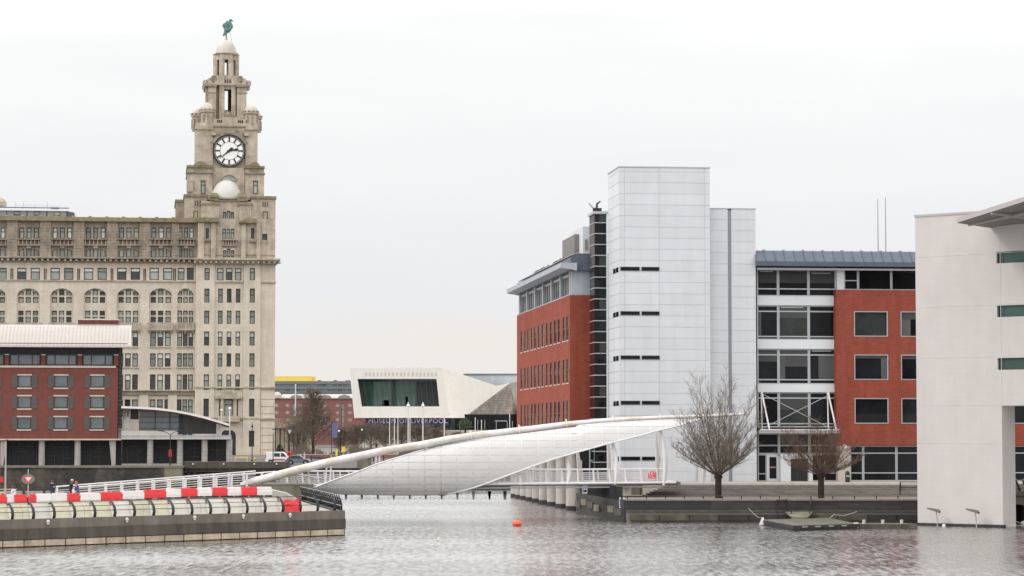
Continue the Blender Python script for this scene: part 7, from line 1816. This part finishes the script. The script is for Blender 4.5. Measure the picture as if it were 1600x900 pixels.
# ================================================================== VEHICLES
def vehicle(name, label, cat, px, pyb, d, L, Hh_, prof, glass, paint, wheels, extra=None, rot=0.0):
    p = P(px, pyb, d); o = thing(name, label, cat, (p.x, p.y, ZG), rot); Wd = .85
    q = MB(); q.prism(prof, -Wd, Wd)
    o2 = q.build('body', M[paint], o, bevel=.06)
    for k, g in enumerate(glass):
        for y in (-Wd - .012, Wd): q = MB(); q.prism(g, y, y + .012); q.build('side_window', M['car_glass'], o)
    for x in wheels:
        for y in (-Wd - .03, Wd - .17):
            q = MB(); q.tube([(x, y, .31), (x, y + .2, .31)], .31, 18); w = q.build('wheel', M['tyre'], o)
            q = MB(); q.tube([(x, y - .01, .31), (x, y + .21, .31)], .18, 14); q.build('rim', M['galv'], w)
            q = MB(); q.tube([(x, y + .012, .34), (x, y + .1, .34)], .40, 18); q.build('wheel_arch', M['black'], o)
    return o
zg_c = lambda: None
v = vehicle('parked_van', 'white van parked side on behind the quay parapet', 'van', 436.5, 728, 392, 4.3, 1.85,
            [(-2.05, .32), (2.1, .32), (2.2, .6), (2.15, .95), (1.35, 1.12), (.75, 1.78), (.5, 1.85), (-1.8, 1.85), (-2.0, 1.75), (-2.12, .9)],
            [[(.72, 1.13), (1.2, 1.13), (.68, 1.68), (.30, 1.68), (.30, 1.13)], [(-.75, 1.13), (.15, 1.13), (.15, 1.68), (-.75, 1.68)]], 'car_white', (-1.25, 1.3))
for y in (-.88, .86):
    q = MB(); q.box(-2.08, -1.98, y, y + .03, .85, 1.5); q.build('tail_lamp', M['tail_red'], v); q = MB(); q.box(-.9, .9, y, y + .02, .62, .78); q.build('side_stripe', M['tail_red'], v)
q = MB(); q.box(-.9 + 0, .9, -.867, -.851, .5, .53); q.build('side_trim', M['black'], v)
v = vehicle('parked_car', 'grey hatchback parked in front of the white van near the lamp post', 'car', 466, 731, 384, 3.9, 1.45,
            [(-1.6, .28), (1.75, .28), (1.85, .5), (1.8, .74), (.95, .92), (.25, 1.38), (-.1, 1.44), (-1.1, 1.42), (-1.55, 1.05), (-1.72, .8)],
            [[(.0, .95), (.78, .95), (.22, 1.32), (.0, 1.34)], [(-1.1, .95), (-.08, .95), (-.08, 1.34), (-1.0, 1.34)]], 'car_grey', (-1.1, 1.15))
for y in (-.88, .86):
    q = MB(); q.box(1.68, 1.82, y + .02, y + .04, .58, .72); q.build('headlight', M['lamp_glass'], v)

# ================================================================== LAMPS, POLES AND SMALL THINGS ON THE FAR SIDE
def lamp_post(label, px, pyt, d, m='black', head='lantern', pyb=None, group='lamp posts on the far quay', r=.07, zb=None, name='street_lamp', cat='lamp post'):
    x = XD(px, d); zt = ZD(pyt, d); z0 = ZG if zb is None else zb; h = zt - z0
    o = thing(name, label, cat, (x, d, z0), 0, group)
    q = MB(); q.tube([(0, 0, 0), (0, 0, .9), (0, 0, 1.0), (0, 0, h - .5)], [r * 1.6, r * 1.5, r, r * .8], 8); q.build('pole', M[m], o)
    if head == 'lantern':
        q = MB(); q.lathe([(.08, h - .5), (.26, h - .1), (.22, h), (.05, h + .12)], 0, 0, 8); q.build('lantern', M['lamp_glass'], o); q = MB(); q.lathe([(.3, h), (.06, h + .2)], 0, 0, 8); q.build('cap', M[m], o)
    elif head == 'crown':
        q = MB(); q.lathe([(.1, h - .7), (.36, h - .5), (.32, h - .25), (.1, h)], 0, 0, 10); q.ball((0, 0, h + .15), .16, 8, 6); q.tube([(0, 0, h - .5), (0, 0, h)], r * .8, 6); q.build('crown_lamp', M['lamp_glass'], o)
    elif head == 'ball':
        q = MB(); q.ball((0, 0, h - .2), .19, 10, 7); q.build('globe', M['lamp_glass'], o)
    elif head == 'arms':
        for s in (-1, 1): q = MB(); q.tube([(0, 0, h - .6), (.5 * s, 0, h - .2), (1.2 * s, 0, h - .05)], .05, 6); q.box(.9 * s, 1.7 * s, -.12, .12, h - .06, h + .06); q.build('lamp_arm', M[m], o)
    elif head == 'spike':
        q = MB(); q.lathe([(.1, h - .7), (.22, h - .6), (.06, h - .4), (.02, h)], 0, 0, 8); q.build('finial', M[m], o)
    else:
        q = MB(); q.lathe([(r, h - .52), (r, h - .2), (.03, h)], 0, 0, 8); q.build('cap', M[m], o)
    return o
lp = lamp_post('black lamp post carrying a red lifebuoy behind the parked cars', 453, 672, 366)
lb = thing('lifebuoy', 'red lifebuoy ring hung on the black lamp post by the parked cars', 'lifebuoy', (XD(453, 365.7), 365.7, ZD(709.5, 365.7)))
q = MB(); n_ = 20; q.tube([(.27 * cos(2 * pi * i / n_), -.12, .27 * sin(2 * pi * i / n_)) for i in range(n_ + 1)], .11, 8, False); q.build('ring', M['red_plastic'], lb)
q = MB(); q.box(-.2, .2, -.1, -.02, -.2, .2); q.build('backboard', M['red'], lb)
lamp_post('black lamp post at the right corner of the clock tower building', 427.5, 672, 380)
lamp_post('dark post with pointed finial in front of the clock tower building base', 394.7, 660, 372, head='spike')
lamp_post('thin white lamp pole by the tip of the bowed roof', 359.5, 636, 358, 'white_paint', 'ball', zb=ZD(682, 358))
lamp_post('short white lamp pole behind the end of the bowed roof', 346.5, 639, 366, 'white_paint', 'ball')
lamp_post('dark post pair with a lamp arm in front of the pavilion columns', 267, 673, 347.5, head='arms', zb=ZD(728, 347.5))
lb = thing('lifebuoy_housing', 'small red lifebuoy housing on a post at the quay edge before the pavilion columns', 'lifebuoy', (XD(267, 346.5), 346.5, ZD(728, 346.5)))
q = MB(); q.box(-.2, .2, -.1, .1, 1.2, 2.1); q.ball((0, 0, 2.1), .2, 8, 5, 1, .5, .6); q.build('housing', M['red'], lb); q = MB(); q.tube([(0, 0, 0), (0, 0, 1.2)], .05, 6); q.build('post', M['black'], lb)
lamp_post('black lamp post with two lamp arms right of the blue banner', 570, 655, 560, head='arms')
lamp_post('black lamp post with round lantern left of the museum sign', 566, 670, 520, head='ball')
lamp_post('dark lamp post with clustered globes beside the blue banner', 530, 672, 470, head='ball')
for px, t, hd, lab in ((609, 650, 'plain', 'first white pole from the left below the museum window'), (616.5, 650, 'plain', 'second white pole from the left below the museum window'), (622, 651, 'plain', 'third white pole from the left below the museum window'),
        (638, 631, 'crown', 'tall white lamp pole with crown head, left of a pair before the museum window'), (640.8, 652, 'plain', 'white pole close beside the left crown headed lamp'), (661, 631, 'crown', 'tall white lamp pole with crown head, right of a pair before the museum window'),
        (694.4, 646, 'arms', 'white pole with lamp arms at the right end of the museum sign'), (742.6, 652, 'plain', 'white pole before the dark museum entrance beside the spreading evergreen'), (752.4, 656, 'plain', 'shorter white pole before the dark museum entrance'), (796.4, 647, 'plain', 'white pole close to the left edge of the brick office wing')):
    lamp_post(lab, px, t, 560, 'white_paint', hd, None, 'white poles on the museum square', .10 if hd == 'plain' else .13, name='white_pole', cat='pole')
x = XD(462, 700); o = thing('flagpole', 'tall white flagpole rising above the stone gatehouse', 'flagpole', (x, 700, ZG))
q = MB(); q.tube([(0, 0, 0), (0, 0, ZD(602, 700) - ZG)], [.22, .14], 8); q.build('pole', M['white_paint'], o); q = MB(); q.ball((0, 0, ZD(602, 700) - ZG), .25, 8, 5); q.build('finial', M['white_paint'], o)
o = thing('hanging_banner', 'faded blue banner hanging on a post right of the big bare tree', 'banner', (XD(523.5, 480), 480, ZG))
q = MB(); z0, z1 = ZD(684, 480) - ZG, ZD(661, 480) - ZG; q.box(-.55, .5, -.04, .04, z0, z1); q.build('cloth', M['blue_banner'], o)
q = MB(); q.tube([(-.6, .1, 0), (-.6, .1, z1 + .4)], .07, 6); q.tube([(-.6, .05, z1 + .05), (.55, .05, z1 + .05)], .04, 6); q.build('post', M['black'], o)
for px, py0, py1, lab in ((526.5, 712, 703, 'tall narrow yellow sign on a post right of the bare tree'), (537, 706, 698, 'square yellow sign on a post near the bridge tube')):
    o = thing('yellow_sign', lab, 'sign', (XD(px, 420), 420, ZG), 0, 'yellow signs on the far quay'); w_ = .18 if px < 530 else .3
    q = MB(); q.box(-w_, w_, -.03, .03, ZD(py0, 420) - ZG, ZD(py1, 420) - ZG); q.build('board', M['yellow_paint'], o); q = MB(); q.tube([(0, .06, 0), (0, .06, ZD(py1, 420) - ZG)], .05, 6); q.build('post', M['galv'], o)
o = thing('yellow_barrier', 'low yellow barrier rail at the foot of the clock tower building', 'barrier', (XD(378, 400), 400, ZG))
q = MB(); q.box(-1, 1, -.04, .04, .9, 1.05); q.build('rail', M['yellow_paint'], o)
for x in (-.9, .9): q = MB(); q.box(x - .04, x + .04, -.04, .04, 0, .9); q.build('post', M['yellow_paint'], o)
for i, px in enumerate((394.5, 399)):
    o = thing('yellow_bollard', ['left', 'right'][i] + ' one of two yellow bollards at the corner of the clock tower building', 'bollard', (XD(px, 385), 385, ZG), 0, 'yellow bollards'); q = MB(); q.lathe([(.1, 0), (.1, .95), (.05, 1.05)], 0, 0, 10); q.build('post', M['yellow_paint'], o); q = MB(); q.lathe([(.105, .6), (.105, .75)], 0, 0, 10); q.build('band', M['black'], o)
rn = random.Random(8)
q = MB(); q.lathe([(.11, 0), (.10, .9), (.14, .95), (.13, 1.05), (.05, 1.12)], 0, 0, 8); bm1 = q.mesh('bollard', M['black']); q = MB(); q.lathe([(.10, 0), (.10, 1.1), (.04, 1.2)], 0, 0, 8); bm2 = q.mesh('bollard', M['cream'])
for i in range(22):
    px = rn.uniform(468, 600); d = rn.uniform(400, 520); o = link('bollard', bm1 if i % 2 else bm2, None, (XD(px, d), d, ZG))
    tag(o, 'small black bollard on the far waterfront square' if i % 2 else 'small pale stone bollard on the far waterfront square', 'bollard', 'bollards on the far square')
o = thing('stone_pillar', 'square weathered stone pillar standing on the far quay under the bridge tube', 'pillar', (XD(569.5, 352), 352, ZG - .8))
q = MB(); q.box(-.95, .95, -.8, .8, 0, ZD(716, 352) - ZG + .8); q.build('shaft', M['concrete_green'], o); q = MB(); q.box(-1.0, 1.0, -.85, .85, ZD(716, 352) - ZG + .8, ZD(714.5, 352) - ZG + .8); q.build('cap', M['concrete'], o)
person('distant person in dark clothing walking on the far square above the bridge tube', 588.5, 690.5, 470, radians(-100), 'st', 'cloth_black', 'denim', 'hair_brown', .0, .05)
# low brick planter wall and white kerb line on the far square
o = thing('brick_planter', 'long low red brick planter wall on the far waterfront square', 'planter', (XD(540, 480), 480, ZG)); q = MB(); q.box(-9, 9, -.3, .3, 0, .7); q.build('wall', M['brick_far'], o); q = MB(); q.box(-9.05, 9.05, -.35, .35, .7, .8); q.build('coping', M['cream'], o)
b = MB(); b.quad((-60, 470, ZG + .012), (20, 470, ZG + .012), (20, 840, ZG + .012), (-60, 840, ZG + .012)); struct(b.build('square_paving', M['dark_paving']))
rn = random.Random(77); q = MB()
for i in range(9000):
    px = rn.uniform(455, 700); d = rn.uniform(500, 545); x = XD(px, d); h = (1.2 + .9 * sin(px * .07) + .5 * sin(px * .23)) * rn.uniform(.4, 1.1)
    p0 = Vector((x, d, ZG)); p1 = p0 + Vector((rn.uniform(-.5, .5), rn.uniform(-.4, .4), h)); w = Vector((.035, 0, 0)); q.quad(p0 - w, p0 + w, p1 + w * .4, p1 - w * .4)
stuff(q.build('brown_scrub', M['twig']))

# ================================================================== ON THE WATER
pp = [PZ(1188, 812, .42), PZ(1240.5, 821.5, .42), PZ(1343, 818.5, .42), PZ(1293, 809, .42)]
po = Vector((pp[1].x, pp[1].y, 0)); pn_ = thing('pontoon', 'dark floating pontoon with weathered plank deck moored below the quay', 'pontoon', po)
L4 = [p_ - po for p_ in pp]
q = MB(); q.slab([(v.x, v.y) for v in L4], -.3, .32); q.build('float', M['wet_and_dark'], pn_)
q = MB(); nP = 16
for i in range(nP):
    f0, f1 = i / nP, (i + .92) / nP; a, b2, c2, d2 = L4[0].lerp(L4[3], f0), L4[1].lerp(L4[2], f0), L4[1].lerp(L4[2], f1), L4[0].lerp(L4[3], f1)
    q = MB(); q.slab([(a.x, a.y), (b2.x, b2.y), (c2.x, c2.y), (d2.x, d2.y)], .33, .42); q.build('plank', M['pontoon_deck'], pn_)
for e0, e1 in ((L4[0], L4[1]), (L4[1], L4[2])):
    q = MB(); q.beam(Vector((e0.x, e0.y, .30)), Vector((e1.x, e1.y, .30)), .14, .26); q.build('edge_fender', M['black'], pn_)
    for k in range(4):
        a = e0.lerp(e1, .12 + .2 * k); b2 = e0.lerp(e1, .2 + .2 * k); q = MB(); q.beam(Vector((a.x, a.y - .08, .32)), Vector((b2.x, b2.y - .08, .32)), .03, .08); q.build('rubbing_strip', M['galv'], pn_)
q = MB(); v = L4[2]; q.box(v.x - .45, v.x - .1, v.y - .12, v.y + .2, .1, .52); q.build('white_corner', M['white_paint'], pn_)
pb = thing('pontoon_extension', 'narrow grey floating beam continuing right of the pontoon', 'pontoon', (PZ(1350, 822, .3).x, PZ(1350, 822, .3).y + 3, 0)); q = MB(); q.box(0, 3.9, -.6, .6, -.2, .34); q.build('float', M['concrete_dark'], pb); q = MB(); q.box(0, 3.9, -.62, .62, .34, .40); q.build('deck', M['concrete'], pb); 
for i in range(3): q = MB(); q.lathe([(.12, .4), (.12, .62), (.18, .66), (.0, .7)], .4 + i * 1.5, 0, 8); q.build('mooring_post', M['globe'], pb)
f_ = thing('white_fender', 'white plastic fender hung at the left corner of the pontoon', 'fender', PZ(1191, 820, .05)); q = MB(); q.hexa([(-.3, -.2, 0), (.2, -.2, 0), (.3, .2, 0), (-.2, .2, 0), (-.02, -.1, .62), (.1, -.1, .62), (.12, .1, .62), (.02, .1, .62)]); q.build('fender_body', M['white_paint'], f_); q = MB(); q.tube([(.05, 0, .6), (-.2, .6, .55), (-.5, 1.5, .8), (-.9, 2.6, 1.3)], .012, 5); q.build('line', M['rope'], f_)
gw = thing('gangway', 'short olive gangway ramp from the quay rail down to the pontoon', 'gangway', (XD(1247, QY), QY - .2, 0)); g0, g1 = XD(1225, QY) - gw.location.x, XD(1268, QY) - gw.location.x
e0, e1 = PZ(1238, 809, .5), PZ(1262, 809, .5)
q = MB(); q.hexa([(g0, 0, zb0 - .1), (e0.x - gw.location.x, e0.y - gw.location.y, .42), (e1.x - gw.location.x, e1.y - gw.location.y, .42), (g1, 0, zb0 - .1), (g0, 0, zb0 + .02), (e0.x - gw.location.x, e0.y - gw.location.y, .54), (e1.x - gw.location.x, e1.y - gw.location.y, .54), (g1, 0, zb0 + .02)]); q.build('ramp', M['concrete_green'], gw)
for s in (g0 + .1, g1 - .1):
    q = MB(); q.tube([(s, .1, zb0), (s, .1, zb0 + 1.1), (s * .75, -1.2, zb0 + .7), (s * .7, -1.2, zb0 - .4)], .04, 6); q.build('side_rail', M['black'], gw)
def mooring(label, pts): o = thing('mooring_line', label, 'rope', pts[0]); q = MB(); q.tube([Vector(p) - Vector(pts[0]) for p in pts], .022, 5); q.build('rope', M['rope'], o)
mooring('thin pale mooring line from the quay down to the right of the gangway', [P(1340, 799, QY), P(1318, 806, 216), P(1303, 804, 214), P(1297, 809, 212)])
p = PZ(808, 822.5, 0); o = thing('mooring_buoy', 'round orange mooring buoy floating on the open water', 'buoy', (p.x, p.y, 0))
q = MB(); q.ball((0, 0, .22), .36, 20, 12, 1.05, 1.05, .9); q.build('ball', M['orange'], o, smooth=True); q = MB(); q.tube([(0, 0, .5), (0, 0, .6)], .05, 8); q.lathe([(.365, .12), (.372, .16)], 0, 0, 20, 0, 1.05, 1.05); q.build('eye', M['wet_and_dark'], o)
p = PZ(683.5, 845, 0); o = thing('floating_gull', 'small white and grey gull floating on the water left of the orange buoy', 'gull', (p.x, p.y, 0)); o.scale = (.75, .75, .75)
q = MB(); q.tube([(-.3, 0, .16), (-.15, 0, .1), (.05, 0, .10), (.15, 0, .14), (.17, 0, .24), (.19, 0, .3)], [.02, .09, .11, .07, .045, .05], 10); q.build('body', M['white_paint'], o, smooth=True)
q = MB(); q.tube([(-.28, .0, .17), (-.1, 0, .17), (.06, 0, .16)], [.02, .10, .05], 8); q.build('wings', M['gull_grey'], o, smooth=True); q = MB(); q.tube([(.22, 0, .29), (.29, 0, .27)], [.018, .006], 6); q.build('beak', M['yellow_paint'], o)
p = PZ(1471, 822, 0); o = thing('white_float', 'small white round float on the water at the foot of the white wall', 'buoy', (p.x, p.y - 1.2, 0)); q = MB(); q.ball((0, 0, .06), .15, 12, 8); q.build('ball', M['white_paint'], o); q = MB(); q.tube([(0, 0, .18), (0, 0, .25)], .03, 6); q.build('eye', M['red'], o)
p = PZ(441, 838, 0); o = thing('white_float', 'tiny white float against the waterline blocks of the pier', 'buoy', (p.x, p.y - .4, 0)); q = MB(); q.ball((0, 0, .04), .11, 10, 7); q.build('ball', M['white_paint'], o); q = MB(); q.tube([(0, 0, .12), (0, 0, .18)], .02, 6); q.build('eye', M['red'], o)
